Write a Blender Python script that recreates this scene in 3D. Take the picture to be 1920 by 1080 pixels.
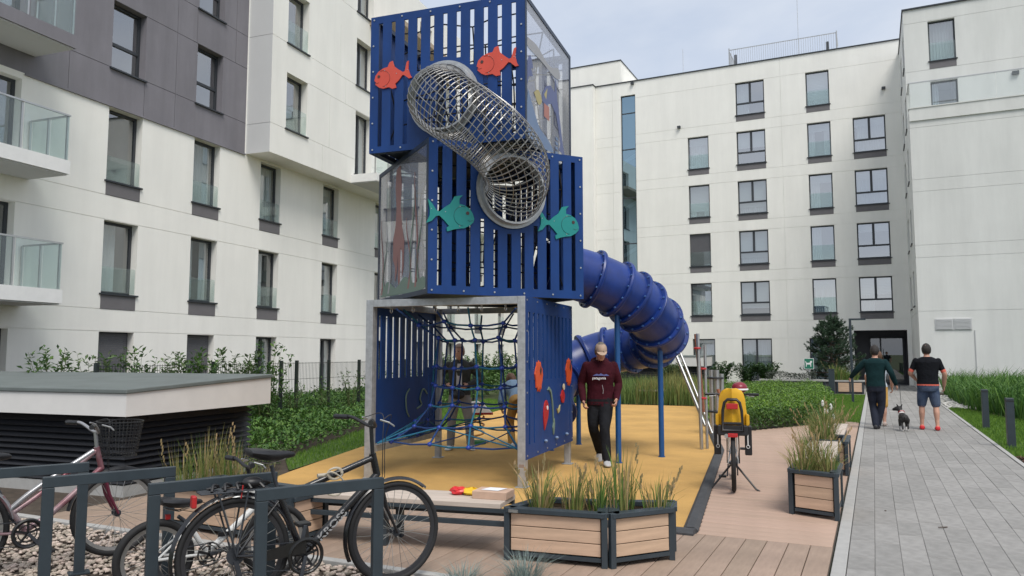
import bpy, bmesh, math, random
import numpy as np
from mathutils import Vector, Matrix, noise as mnoise
from mathutils.kdtree import KDTree

for o in list(bpy.data.objects):
    bpy.data.objects.remove(o)
SC = bpy.context.scene
COL = SC.collection
RND = random.Random(11)
PI = math.pi
R = math.radians

# ------------------------------------------------------------------ camera
cam_d = bpy.data.cameras.new('camera')
cam_d.sensor_width = 36.0
cam_d.lens = 36.0 * 1425.0 / 1920.0
cam_d.clip_start = 0.05
cam_d.clip_end = 3000.0
cam = bpy.data.objects.new('camera', cam_d)
COL.objects.link(cam)
cam.location = (0.0, 0.0, 1.6)
cam.rotation_euler = (R(90 + 4.973), 0.0, R(25.36))
SC.camera = cam

# ------------------------------------------------------------------ sky, sun, exposure
SUN_AZ, SUN_EL = 134.0, 57.0        # degrees clockwise from +Y, above the horizon
world = bpy.data.worlds.new('World')
SC.world = world
world.use_nodes = True
wn, wl = world.node_tree.nodes, world.node_tree.links
wn.clear()
w_out = wn.new('ShaderNodeOutputWorld')
w_sky = wn.new('ShaderNodeTexSky')
w_sky.sky_type = 'NISHITA'
w_sky.sun_disc = False
w_sky.sun_elevation = R(SUN_EL)
w_sky.sun_rotation = R(SUN_AZ)
w_sky.dust_density = 1.5
w_bg1 = wn.new('ShaderNodeBackground')
w_bg1.inputs['Strength'].default_value = 0.08
wl.new(w_sky.outputs['Color'], w_bg1.inputs['Color'])
w_tc = wn.new('ShaderNodeTexCoord')
w_map = wn.new('ShaderNodeMapping')
w_map.inputs['Scale'].default_value = (1.0, 1.0, 2.6)
w_map.inputs['Location'].default_value = (0.35, 0.2, 0.1)
wl.new(w_tc.outputs['Generated'], w_map.inputs['Vector'])
w_n1 = wn.new('ShaderNodeTexNoise')
w_n1.inputs['Scale'].default_value = 2.6
w_n1.inputs['Detail'].default_value = 6.0
w_n1.inputs['Roughness'].default_value = 0.52
w_n1.inputs['Distortion'].default_value = 0.35
wl.new(w_map.outputs['Vector'], w_n1.inputs['Vector'])
w_r1 = wn.new('ShaderNodeValToRGB')
w_r1.color_ramp.elements[0].position = 0.34
w_r1.color_ramp.elements[0].color = (0.30, 0.34, 0.412, 1)
w_r1.color_ramp.elements[1].position = 0.66
w_r1.color_ramp.elements[1].color = (0.435, 0.455, 0.485, 1)
wl.new(w_n1.outputs['Fac'], w_r1.inputs['Fac'])
w_bg2 = wn.new('ShaderNodeBackground')
w_bg2.inputs['Strength'].default_value = 1.0
wl.new(w_r1.outputs['Color'], w_bg2.inputs['Color'])
w_mix = wn.new('ShaderNodeMixShader')
w_mix.inputs['Fac'].default_value = 0.9         # nearly closed cloud cover
wl.new(w_bg1.outputs['Background'], w_mix.inputs[1])
wl.new(w_bg2.outputs['Background'], w_mix.inputs[2])
wl.new(w_mix.outputs['Shader'], w_out.inputs['Surface'])

sun_d = bpy.data.lights.new('sun', 'SUN')
sun_d.energy = 1.5
sun_d.angle = R(28)
sun_d.color = (1.0, 0.955, 0.89)
sun = bpy.data.objects.new('sun', sun_d)
COL.objects.link(sun)
_sd = Vector((math.sin(R(SUN_AZ)) * math.cos(R(SUN_EL)), math.cos(R(SUN_AZ)) * math.cos(R(SUN_EL)), math.sin(R(SUN_EL))))
sun.rotation_euler = _sd.to_track_quat('Z', 'Y').to_euler()
sun.location = (10, -10, 30)

SC.view_settings.view_transform = 'Standard'
SC.view_settings.look = 'None'
SC.view_settings.exposure = 1.0
SC.view_settings.gamma = 1.0
SC.view_settings.use_curve_mapping = False
SC.cycles.max_bounces = 8
SC.cycles.transparent_max_bounces = 24

# ------------------------------------------------------------------ materials
MATS = {}
def mat(name, col, rough=0.6, metal=0.0, var=0.0, vscale=6.0, bump=0.0, bscale=40.0, spec=None,
        island=0.0, col2=None, transl=0.0, coat=0.0, objvar=0.0, streak=None, detail=5.0, stain=None):
    """procedural Principled material; var = noise colour variation, island = per-piece colour variation"""
    if name in MATS:
        return MATS[name]
    m = bpy.data.materials.new(name)
    m.use_nodes = True
    nt = m.node_tree
    n, l = nt.nodes, nt.links
    n.clear()
    out = n.new('ShaderNodeOutputMaterial')
    b = n.new('ShaderNodeBsdfPrincipled')
    b.inputs['Roughness'].default_value = rough
    b.inputs['Metallic'].default_value = metal
    if spec is not None:
        b.inputs['Specular IOR Level'].default_value = spec
    if coat:
        b.inputs['Coat Weight'].default_value = coat
        b.inputs['Coat Roughness'].default_value = 0.12
    c4 = (col[0], col[1], col[2], 1)
    src = None
    tc = n.new('ShaderNodeTexCoord')
    if var > 0 or col2 is not None:
        no = n.new('ShaderNodeTexNoise')
        no.inputs['Scale'].default_value = vscale
        no.inputs['Detail'].default_value = detail
        no.inputs['Roughness'].default_value = 0.6
        if streak:
            mp = n.new('ShaderNodeMapping')
            mp.inputs['Scale'].default_value = streak
            l.new(tc.outputs['Object'], mp.inputs['Vector'])
            l.new(mp.outputs['Vector'], no.inputs['Vector'])
        else:
            l.new(tc.outputs['Object'], no.inputs['Vector'])
        rp = n.new('ShaderNodeValToRGB')
        rp.color_ramp.elements[0].position = 0.3
        rp.color_ramp.elements[1].position = 0.7
        lo = col2 if col2 is not None else tuple(c * (1 - var) for c in col)
        hi = col if col2 is not None else tuple(min(1, c * (1 + var)) for c in col)
        rp.color_ramp.elements[0].color = (lo[0], lo[1], lo[2], 1)
        rp.color_ramp.elements[1].color = (hi[0], hi[1], hi[2], 1)
        l.new(no.outputs['Fac'], rp.inputs['Fac'])
        src = rp.outputs['Color']
    if island > 0 or objvar > 0:
        if island > 0:
            ge = n.new('ShaderNodeNewGeometry')
            rsock = ge.outputs['Random Per Island']
            amt = island
        else:
            oi = n.new('ShaderNodeObjectInfo')
            rsock = oi.outputs['Random']
            amt = objvar
        mr = n.new('ShaderNodeMapRange')
        mr.inputs['To Min'].default_value = 1 - amt
        mr.inputs['To Max'].default_value = 1 + amt
        l.new(rsock, mr.inputs['Value'])
        hs = n.new('ShaderNodeHueSaturation')
        l.new(mr.outputs['Result'], hs.inputs['Value'])
        mr2 = n.new('ShaderNodeMapRange')
        mr2.inputs['To Min'].default_value = 0.5 + amt * 0.05
        mr2.inputs['To Max'].default_value = 0.5 - amt * 0.05
        l.new(rsock, mr2.inputs['Value'])
        l.new(mr2.outputs['Result'], hs.inputs['Hue'])
        if src is not None:
            l.new(src, hs.inputs['Color'])
        else:
            hs.inputs['Color'].default_value = c4
        src = hs.outputs['Color']
    if stain:
        amt, sc3, sscale = stain
        sm_ = n.new('ShaderNodeMapping')
        sm_.inputs['Scale'].default_value = sc3
        l.new(tc.outputs['Object'], sm_.inputs['Vector'])
        sn_ = n.new('ShaderNodeTexNoise')
        sn_.inputs['Scale'].default_value = sscale
        sn_.inputs['Detail'].default_value = 7
        sn_.inputs['Roughness'].default_value = 0.65
        l.new(sm_.outputs['Vector'], sn_.inputs['Vector'])
        sr_ = n.new('ShaderNodeMapRange')
        sr_.inputs['From Min'].default_value = 0.38
        sr_.inputs['From Max'].default_value = 0.62
        sr_.inputs['To Min'].default_value = 1 - amt
        sr_.inputs['To Max'].default_value = 1 + amt * 0.4
        l.new(sn_.outputs['Fac'], sr_.inputs['Value'])
        mm_ = n.new('ShaderNodeVectorMath')
        mm_.operation = 'SCALE'
        if src is not None:
            l.new(src, mm_.inputs[0])
        else:
            mm_.inputs[0].default_value = col
        l.new(sr_.outputs['Result'], mm_.inputs['Scale'])
        src = mm_.outputs['Vector']
    if src is not None:
        l.new(src, b.inputs['Base Color'])
    else:
        b.inputs['Base Color'].default_value = c4
    if bump > 0:
        nb = n.new('ShaderNodeTexNoise')
        nb.inputs['Scale'].default_value = bscale
        nb.inputs['Detail'].default_value = 4
        l.new(tc.outputs['Object'], nb.inputs['Vector'])
        bp = n.new('ShaderNodeBump')
        bp.inputs['Strength'].default_value = bump
        bp.inputs['Distance'].default_value = 0.02
        l.new(nb.outputs['Fac'], bp.inputs['Height'])
        l.new(bp.outputs['Normal'], b.inputs['Normal'])
    if transl > 0:
        t = n.new('ShaderNodeBsdfTranslucent')
        if src is not None:
            l.new(src, t.inputs['Color'])
        else:
            t.inputs['Color'].default_value = c4
        mx = n.new('ShaderNodeMixShader')
        mx.inputs['Fac'].default_value = transl
        l.new(b.outputs['BSDF'], mx.inputs[1])
        l.new(t.outputs['BSDF'], mx.inputs[2])
        l.new(mx.outputs['Shader'], out.inputs['Surface'])
    else:
        l.new(b.outputs['BSDF'], out.inputs['Surface'])
    MATS[name] = m
    return m

def glass_mat(name, tint, refl=0.12, ior=1.6, gcol=(1, 1, 1), rough=0.0, milk=0.0, milkcol=(.7, .7, .72)):
    if name in MATS:
        return MATS[name]
    m = bpy.data.materials.new(name)
    m.use_nodes = True
    n, l = m.node_tree.nodes, m.node_tree.links
    n.clear()
    out = n.new('ShaderNodeOutputMaterial')
    tr = n.new('ShaderNodeBsdfTransparent')
    tr.inputs['Color'].default_value = (*tint, 1)
    gl = n.new('ShaderNodeBsdfGlossy')
    gl.inputs['Color'].default_value = (*gcol, 1)
    gl.inputs['Roughness'].default_value = rough
    f0 = min(.9, refl + ((ior - 1) / (ior + 1)) ** 2)
    lw = n.new('ShaderNodeLayerWeight')
    lw.inputs['Blend'].default_value = 0.5
    pw = n.new('ShaderNodeMath')
    pw.operation = 'POWER'
    pw.inputs[1].default_value = 5.0
    l.new(lw.outputs['Facing'], pw.inputs[0])
    ad = n.new('ShaderNodeMath')
    ad.operation = 'MULTIPLY_ADD'
    ad.use_clamp = True
    ad.inputs[1].default_value = (1 - f0) * 0.8
    ad.inputs[2].default_value = f0
    l.new(pw.outputs['Value'], ad.inputs[0])
    mx = n.new('ShaderNodeMixShader')
    l.new(ad.outputs['Value'], mx.inputs['Fac'])
    last = tr.outputs['BSDF']
    if milk > 0:
        df = n.new('ShaderNodeBsdfDiffuse')
        df.inputs['Color'].default_value = (*milkcol, 1)
        m2 = n.new('ShaderNodeMixShader')
        m2.inputs['Fac'].default_value = milk
        l.new(tr.outputs['BSDF'], m2.inputs[1])
        l.new(df.outputs['BSDF'], m2.inputs[2])
        last = m2.outputs['Shader']
    l.new(last, mx.inputs[1])
    l.new(gl.outputs['BSDF'], mx.inputs[2])
    l.new(mx.outputs['Shader'], out.inputs['Surface'])
    MATS[name] = m
    return m

M_white = mat('facade_white_render', (0.83, 0.82, 0.775), 0.85, var=0.03, vscale=0.55, bump=0.12, bscale=120, detail=8, stain=(.04, (1.3, 1.3, .16), 1.2))
M_grey = mat('facade_grey_render', (0.198, 0.19, 0.212), 0.85, var=0.07, vscale=0.8, bump=0.12, bscale=120, detail=8, stain=(.10, (1.2, 1.2, .2), 1.5))
M_lgrey = mat('facade_light_grey', (0.56, 0.565, 0.57), 0.85, var=0.03, vscale=0.7, bump=0.1, bscale=120)
M_wing = mat('wing_offwhite_render', (0.68, 0.685, 0.665), 0.85, var=0.035, vscale=0.5, bump=0.12, bscale=120, detail=8, stain=(.06, (1.2, 1.2, .15), 1.2))
M_spandrel = mat('spandrel_grey', (0.15, 0.143, 0.15), 0.7, var=0.06, vscale=3)
M_wframe = mat('window_frame_anthracite', (0.035, 0.04, 0.047), 0.45, var=0.1)
M_sill = mat('sill_dark_metal', (0.025, 0.03, 0.037), 0.4)
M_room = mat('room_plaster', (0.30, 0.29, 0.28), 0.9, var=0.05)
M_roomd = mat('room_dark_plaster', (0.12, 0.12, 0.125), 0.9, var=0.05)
M_curtain = mat('curtain_white', (0.72, 0.73, 0.75), 0.9, transl=0.25)
M_blind = mat('roller_shutter_grey', (0.105, 0.105, 0.115), 0.6, var=0.06)
M_dkalu = mat('dark_aluminium', (0.05, 0.055, 0.065), 0.4, metal=0.3)
M_glass = glass_mat('window_glass', (0.66, 0.74, 0.76), 0.24, 1.7)
M_glassl = glass_mat('window_glass_side', (0.78, 0.85, 0.85), 0.25, 1.28)
M_glassu = glass_mat('window_glass_upper', (0.66, 0.74, 0.76), 0.34, 1.3)
M_glasss = glass_mat('window_glass_sky', (0.66, 0.74, 0.76), 0.42, 1.5)
M_glassd = glass_mat('window_glass_dark', (0.42, 0.5, 0.52), 0.12, 1.5)
M_guard = glass_mat('guard_glass_green', (0.90, 0.945, 0.935), 0.03, 1.2, milk=0.04, milkcol=(.68, .75, .73))
M_guardc = glass_mat('balustrade_glass_clear', (0.95, 0.968, 0.964), 0.03, 1.2, milk=0.04, milkcol=(.7, .74, .73))
M_stairglass = glass_mat('stair_glass', (0.3, 0.4, 0.46), 0.34, 1.9, gcol=(0.6, 0.85, 1.0))
M_steel = mat('galvanised_steel', (0.42, 0.43, 0.44), 0.5, metal=0.65, var=0.18, vscale=14, bump=0.05, bscale=60)
M_inox = mat('stainless_steel', (0.50, 0.50, 0.49), 0.36, metal=0.9, var=0.06)
M_blue = mat('blue_hpl_panel', (0.005, 0.042, 0.185), 0.5, var=0.10, vscale=2.2, bump=0.03, bscale=200, spec=.35, stain=(.15, (1, 1, .3), 2.5))
M_slide = mat('blue_slide_plastic', (0.010, 0.036, 0.20), 0.36, var=0.14, vscale=3.0, bump=0.03, bscale=20, stain=(.22, (1, 1, .6), 3.5))
M_bluepost = mat('blue_powder_coat', (0.010, 0.075, 0.24), 0.4, var=0.06)
M_black = mat('black_rubber', (0.012, 0.012, 0.013), 0.75, var=0.2, vscale=10)
M_blackp = mat('black_plastic', (0.014, 0.014, 0.016), 0.45)
M_blackgl = mat('black_gloss_paint', (0.010, 0.010, 0.012), 0.25, coat=0.4)
M_anth = mat('anthracite_steel', (0.030, 0.042, 0.052), 0.45, var=0.12, vscale=8, bump=0.04, bscale=150)
M_deckb = mat('deck_composite_back', (0.42, 0.295, 0.225), 0.75, var=0.06, vscale=5, objvar=0.04, streak=(1.0, 6.0, 1.0), bump=0.05, bscale=90, stain=(.10, (1, 1, 1), 1.2))
M_deck = mat('deck_composite', (0.315, 0.23, 0.175), 0.75, var=0.09, vscale=5, objvar=0.07, streak=(1.0, 6.0, 1.0), bump=0.05, bscale=90, stain=(.12, (1, 1, 1), 1.6))
M_plank = mat('larch_plank', (0.52, 0.36, 0.25), 0.65, var=0.16, vscale=3.0, streak=(0.8, 9.0, 9.0), objvar=0.06, bump=0.06, bscale=60)
M_seat = mat('bench_plank_grey', (0.47, 0.40, 0.34), 0.7, var=0.14, vscale=3.0, streak=(0.8, 9.0, 9.0), objvar=0.05, bump=0.06, bscale=60)
M_paver = mat('paver_concrete', (0.272, 0.264, 0.251), 0.85, var=0.10, vscale=5, objvar=0.10, bump=0.2, bscale=140, stain=(.14, (1, 1, 1), 9))
M_paverfar = mat('paver_concrete_far', (0.272, 0.264, 0.251), 0.85, var=0.10, vscale=2, island=0.10, bump=0.2, bscale=140, stain=(.12, (1, 1, 1), 3))
M_joint = mat('joint_sand', (0.085, 0.08, 0.075), 0.95, var=0.2, vscale=30)
M_kerb = mat('kerb_concrete', (0.36, 0.355, 0.34), 0.85, var=0.08, vscale=9, bump=0.12, bscale=120)
M_rubber = mat('yellow_rubber_granulate', (0.54, 0.32, 0.098), 0.95, var=0.16, vscale=90.0, bump=0.35, bscale=260, detail=3, stain=(.16, (1, 1, 1), .9))
M_rkerb = mat('dark_rubber_kerb', (0.05, 0.052, 0.056), 0.85, var=0.2, vscale=12, bump=0.2, bscale=150)
M_soil = mat('soil', (0.060, 0.045, 0.033), 0.95, var=0.35, vscale=9, bump=0.5, bscale=40)
M_mulch = mat('bark_mulch', (0.085, 0.042, 0.028), 0.9, island=0.45)
M_lawnbase = mat('lawn_soil_green', (0.06, 0.11, 0.02), 0.95, var=0.3, vscale=5, bump=0.3, bscale=60)
M_grass = mat('lawn_blade', (0.125, 0.245, 0.03), 0.7, island=0.35, transl=0.3)
M_pebble = mat('pebble', (0.42, 0.35, 0.29), 0.75, island=0.38, var=0.12, vscale=30)
M_pebbleo = mat('pebble_single', (0.42, 0.35, 0.29), 0.75, objvar=0.38, var=0.12, vscale=30)
M_ground = mat('ground_earth', (0.075, 0.10, 0.035), 0.95, var=0.3, vscale=0.7)
M_skin = mat('skin', (0.50, 0.275, 0.195), 0.55, var=0.06, vscale=20)
M_hair = mat('dark_hair', (0.018, 0.013, 0.011), 0.6, var=0.4, vscale=60, bump=0.6, bscale=160)
M_mesh_black = mat('louvre_black', (0.014, 0.015, 0.019), 0.5)
M_roofmet = mat('roof_membrane_grey', (0.13, 0.15, 0.145), 0.7, var=0.12, vscale=2.5)
M_reds = mat('red_plastic', (0.42, 0.018, 0.02), 0.4)
M_white_paint = mat('white_paint', (0.75, 0.75, 0.74), 0.4, var=0.04)

# ------------------------------------------------------------------ mesh builder
class MB:
    def __init__(self):
        self.v, self.f, self.mi = [], [], []
        self.cm = 0
    def face(self, idx):
        self.f.append(tuple(idx)); self.mi.append(self.cm)
    def add(self, vs, fs):
        b = len(self.v)
        self.v.extend([tuple(p) for p in vs])
        for q in fs:
            self.face([b + i for i in q])
    def quad(self, a, b, c, d):
        self.add([a, b, c, d], [(0, 1, 2, 3)])
    def box(self, x0, y0, z0, x1, y1, z1):
        self.add([(x0, y0, z0), (x1, y0, z0), (x1, y1, z0), (x0, y1, z0), (x0, y0, z1), (x1, y0, z1), (x1, y1, z1), (x0, y1, z1)],
                 [(3, 2, 1, 0), (4, 5, 6, 7), (0, 1, 5, 4), (1, 2, 6, 5), (2, 3, 7, 6), (3, 0, 4, 7)])
    def obox(self, c, ax, ay, az):
        c, ax, ay, az = Vector(c), Vector(ax), Vector(ay), Vector(az)
        p = []
        for k in (-1, 1):
            for (i, j) in ((-1, -1), (1, -1), (1, 1), (-1, 1)):
                p.append(c + ax * i + ay * j + az * k)
        self.add(p, [(3, 2, 1, 0), (4, 5, 6, 7), (0, 1, 5, 4), (1, 2, 6, 5), (2, 3, 7, 6), (3, 0, 4, 7)])
    def bar(self, p0, p1, w, h=None, up=(0, 0, 1)):
        p0, p1 = Vector(p0), Vector(p1)
        h = w if h is None else h
        d = (p1 - p0)
        L = d.length
        d.normalize()
        up = Vector(up)
        if abs(d.dot(up)) > 0.99:
            up = Vector((1, 0, 0))
        s = d.cross(up).normalized()
        u = s.cross(d)
        self.obox((p0 + p1) / 2, s * (w / 2), d * (L / 2), u * (h / 2))
    def tube(self, pts, r, n=8, closed=False, cap=True):
        pts = [Vector(p) for p in pts]
        m = len(pts)
        rr = r if isinstance(r, (list, tuple)) else [r] * m
        tg = []
        for i in range(m):
            if closed:
                t = pts[(i + 1) % m] - pts[(i - 1) % m]
            else:
                t = pts[min(i + 1, m - 1)] - pts[max(i - 1, 0)]
            tg.append(t.normalized() if t.length > 1e-9 else Vector((0, 0, 1)))
        t0 = tg[0]
        nn = t0.orthogonal().normalized()
        rings = []
        for i in range(m):
            if i > 0:
                q = tg[i - 1].rotation_difference(tg[i])
                nn = q @ nn
                nn = (nn - tg[i] * nn.dot(tg[i])).normalized()
            bb = tg[i].cross(nn)
            rings.append([pts[i] + (nn * math.cos(2 * PI * k / n) + bb * math.sin(2 * PI * k / n)) * rr[i] for k in range(n)])
        b = len(self.v)
        for rg in rings:
            self.v.extend([tuple(p) for p in rg])
        for i in range(m if closed else m - 1):
            i2 = (i + 1) % m
            for k in range(n):
                k2 = (k + 1) % n
                self.face((b + i * n + k, b + i * n + k2, b + i2 * n + k2, b + i2 * n + k))
        if cap and not closed:
            self.face([b + k for k in range(n)][::-1])
            self.face([b + (m - 1) * n + k for k in range(n)])
    def ring(self, c, axis, rad, r, n=32, k=6):
        c, axis = Vector(c), Vector(axis).normalized()
        a = axis.orthogonal().normalized()
        b = axis.cross(a)
        self.tube([c + (a * math.cos(2 * PI * i / n) + b * math.sin(2 * PI * i / n)) * rad for i in range(n)], r, k, closed=True)
    def disc(self, c, axis, r, h, n=16):
        c, axis = Vector(c), Vector(axis).normalized()
        self.tube([c - axis * h / 2, c + axis * h / 2], r, n)
    def ball(self, c, rx, ry=None, rz=None, nu=10, nv=7):
        ry = rx if ry is None else ry
        rz = rx if rz is None else rz
        vs = [(c[0], c[1], c[2] - rz)]
        for j in range(1, nv):
            th = -PI / 2 + PI * j / nv
            for i in range(nu):
                ph = 2 * PI * i / nu
                vs.append((c[0] + rx * math.cos(th) * math.cos(ph), c[1] + ry * math.cos(th) * math.sin(ph), c[2] + rz * math.sin(th)))
        vs.append((c[0], c[1], c[2] + rz))
        fs = []
        for i in range(nu):
            fs.append((0, 1 + (i + 1) % nu, 1 + i))
            fs.append((len(vs) - 1, 1 + (nv - 2) * nu + i, 1 + (nv - 2) * nu + (i + 1) % nu))
        for j in range(nv - 2):
            for i in range(nu):
                a = 1 + j * nu
                fs.append((a + i, a + (i + 1) % nu, a + nu + (i + 1) % nu, a + nu + i))
        self.add(vs, fs)
    def loft(self, rings, cap=True):
        n = len(rings[0])
        b = len(self.v)
        for rg in rings:
            self.v.extend([tuple(p) for p in rg])
        for i in range(len(rings) - 1):
            for k in range(n):
                k2 = (k + 1) % n
                self.face((b + i * n + k, b + i * n + k2, b + (i + 1) * n + k2, b + (i + 1) * n + k))
        if cap:
            self.face([b + k for k in range(n)][::-1])
            self.face([b + (len(rings) - 1) * n + k for k in range(n)])
    def prism(self, poly, O, U, V, W):
        """polygon (u, v) in the plane O + u*U + v*V, extruded by the vector W"""
        O, U, V, W = Vector(O), Vector(U), Vector(V), Vector(W)
        n = len(poly)
        a = [O + U * p[0] + V * p[1] for p in poly]
        vs = a + [p + W for p in a]
        fs = [tuple(range(n))[::-1], tuple(range(n, 2 * n))]
        for i in range(n):
            j = (i + 1) % n
            fs.append((i, j, n + j, n + i))
        self.add(vs, fs)
    def mesh(self, name, mats, smooth=None):
        me = bpy.data.meshes.new(name)
        me.from_pydata(self.v, [], self.f)
        for m in (mats if isinstance(mats, (list, tuple)) else [mats]):
            me.materials.append(m)
        if any(self.mi):
            me.polygons.foreach_set('material_index', self.mi)
        if smooth is not None:
            me.polygons.foreach_set('use_smooth', [True] * len(self.f))
            me.set_sharp_from_angle(angle=R(smooth))
        me.update()
        return me
    def build(self, name, mats, parent=None, smooth=None, bevel=0.0, loc=None):
        o = bpy.data.objects.new(name, self.mesh(name, mats, smooth))
        COL.objects.link(o)
        if parent is not None:
            o.parent = parent
        if loc is not None:
            o.location = loc
        if bevel:
            bm = o.modifiers.new('bevel', 'BEVEL')
            bm.width = bevel
            bm.segments = 2
            bm.limit_method = 'ANGLE'
        return o

def tag(o, label=None, cat=None, group=None, kind=None):
    if label: o['label'] = label
    if cat: o['category'] = cat
    if group: o['group'] = group
    if kind: o['kind'] = kind
    return o

def empty(name, loc=(0, 0, 0), rz=0.0, label=None, cat=None, group=None):
    o = bpy.data.objects.new(name, None)
    COL.objects.link(o)
    o.location = loc
    o.rotation_euler = (0, 0, rz)
    o.empty_display_size = 0.2
    return tag(o, label, cat, group)

def link_mesh(name, me, parent=None, loc=(0, 0, 0), rot=(0, 0, 0), scale=(1, 1, 1)):
    o = bpy.data.objects.new(name, me)
    COL.objects.link(o)
    o.location, o.rotation_euler, o.scale = loc, rot, scale
    if parent is not None:
        o.parent = parent
    return o

def copy_tree(o, parent=None):
    c = o.copy()
    COL.objects.link(c)
    c.parent = parent
    for ch in o.children:
        copy_tree(ch, c)
    return c

def inside(poly, x, y):
    r = False
    j = len(poly) - 1
    for i in range(len(poly)):
        xi, yi = poly[i][:2]
        xj, yj = poly[j][:2]
        if (yi > y) != (yj > y) and x < (xj - xi) * (y - yi) / (yj - yi) + xi:
            r = not r
        j = i
    return r

def bez(p, t):
    p = [Vector(q) for q in p]
    while len(p) > 1:
        p = [p[i].lerp(p[i + 1], t) for i in range(len(p) - 1)]
    return p[0]

def catmull(P, n=8):
    P = [Vector(p) for p in P]
    Q = [P[0] * 2 - P[1]] + P + [P[-1] * 2 - P[-2]]
    out = []
    for i in range(1, len(Q) - 2):
        for k in range(n):
            t = k / n
            a, b, c, d = Q[i - 1], Q[i], Q[i + 1], Q[i + 2]
            out.append(0.5 * ((2 * b) + (c - a) * t + (2 * a - 5 * b + 4 * c - d) * t * t + (3 * b - a - 3 * c + d) * t ** 3))
    out.append(P[-1])
    return out

def text_mesh(s, size, extrude=0.0008, bold=0.0):
    cu = bpy.data.curves.new('lettering', 'FONT')
    cu.body = s
    cu.size = size
    cu.extrude = extrude
    cu.offset = bold
    cu.align_x = 'LEFT'
    cu.resolution_u = 3
    ob = bpy.data.objects.new('lettering', cu)
    COL.objects.link(ob)
    dg = bpy.context.evaluated_depsgraph_get()
    me = bpy.data.meshes.new_from_object(ob.evaluated_get(dg))
    bpy.data.objects.remove(ob)
    return me
# ------------------------------------------------------------------ ground and paving
def sheet(name, poly, z, m, kind='structure', parent=None):
    b = MB()
    b.add([(p[0], p[1], z) for p in poly], [tuple(range(len(poly)))])
    o = b.build(name, m, parent)
    if parent is None:
        o['kind'] = kind
    return o

g = MB()
g.add([(-1500, -1500, -0.08), (1500, -1500, -0.08), (1500, 1500, -0.08), (-1500, 1500, -0.08)], [(0, 1, 2, 3)])
tag(g.build('ground', M_ground), kind='structure')

YEL = [(-1.62, 7.02), (-2.44, 13.1), (-3.1, 15.9), (-4.95, 23.8), (-10.9, 23.4), (-10.1, 21.3), (-9.29, 17.67), (-8.47, 14.83), (-8.08, 10.95), (-7.30, 8.33), (-6.85, 7.02)]
b = MB()
b.add([(p[0], p[1], -0.06) for p in YEL] + [(p[0], p[1], 0.0) for p in YEL],
      [tuple(range(len(YEL), 2 * len(YEL)))] + [(i, (i + 1) % len(YEL), len(YEL) + (i + 1) % len(YEL), len(YEL) + i) for i in range(len(YEL))])
tag(b.build('rubber_safety_surface', M_rubber), kind='structure')

# dark rubber kerb along the yellow surface
kb = MB()
kp = [(-2.6, 7.03), (-1.62, 7.03), (-2.44, 13.1), (-3.1, 15.9), (-4.95, 23.8)]
for i in range(len(kp) - 1):
    a, c = Vector((*kp[i], 0)), Vector((*kp[i + 1], 0))
    d = (c - a).normalized()
    s = Vector((d.y, -d.x, 0))
    prof = [(-0.005, -0.05), (0.135, -0.05), (0.135, 0.018), (0.10, 0.045), (0.03, 0.045), (-0.005, 0.012)]
    a2 = a - d * (0.0 if i else 0.0)
    c2 = c + d * 0.12 if i == 0 else c
    kb.loft([[a2 + s * u + Vector((0, 0, w)) for u, w in prof], [c2 + s * u + Vector((0, 0, w)) for u, w in prof]])
tag(kb.build('rubber_kerb', M_rkerb), kind='structure')

# deck: boards running along the path in front, across it further back
deck = tag(sheet('deck', [(-7.6, 4.93), (-0.36, 4.93), (-0.36, 21), (-3.4, 17.4), (-2.45, 13.1), (-1.62, 7.02), (-7.6, 7.02)], -0.035, M_joint), kind='structure')
def board_mesh(L, W, H=0.025, m=None):
    bb = MB()
    c = 0.003
    pr = [(-W / 2, -H), (W / 2, -H), (W / 2, -c), (W / 2 - c, 0), (-W / 2 + c, 0), (-W / 2, -c)]
    bb.loft([[Vector((0, u, w)) for u, w in pr], [Vector((L, u, w)) for u, w in pr]])
    return bb.mesh('deck_board', m or M_deck)
PITCH = 0.175
x = -0.45
bm_long = board_mesh(2.05, PITCH - 0.007)
while x > -7.5:
    link_mesh('deck_board', bm_long, deck, (x, 4.94 + RND.uniform(0, .006), 0.0), (0, 0, PI / 2))
    x -= PITCH
def yel_x(y):
    pts = [(7.0, -1.48), (13.1, -2.30), (15.9, -2.96), (16.6, -2.45), (20.2, -0.62)]
    for (y0, x0), (y1, x1) in zip(pts, pts[1:]):
        if y0 <= y <= y1:
            return x0 + (x1 - x0) * (y - y0) / (y1 - y0)
    return -0.6
y = 7.1
while y < 20.0:
    xl = yel_x(y)
    L = -0.37 - xl
    if L > 0.1:
        link_mesh('deck_board', board_mesh(L, PITCH - 0.003, m=M_deckb), deck, (xl, y, RND.uniform(-.0015, .0015)))
    y += PITCH

# concrete edging between deck and path, and between deck and gravel
kb = MB()
kb.box(-0.345, 2.0, -0.06, -0.245, 36.0, 0.006)
tag(kb.build('path_edging', M_kerb, bevel=0.006), kind='structure')
kb = MB()
for i in range(9):
    kb.box(-9.6 + i * 0.9, 4.85, -0.06, -9.6 + i * 0.9 + 0.895, 4.93, 0.012)
tag(kb.build('gravel_edging', M_kerb, bevel=0.006), kind='structure')

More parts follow.
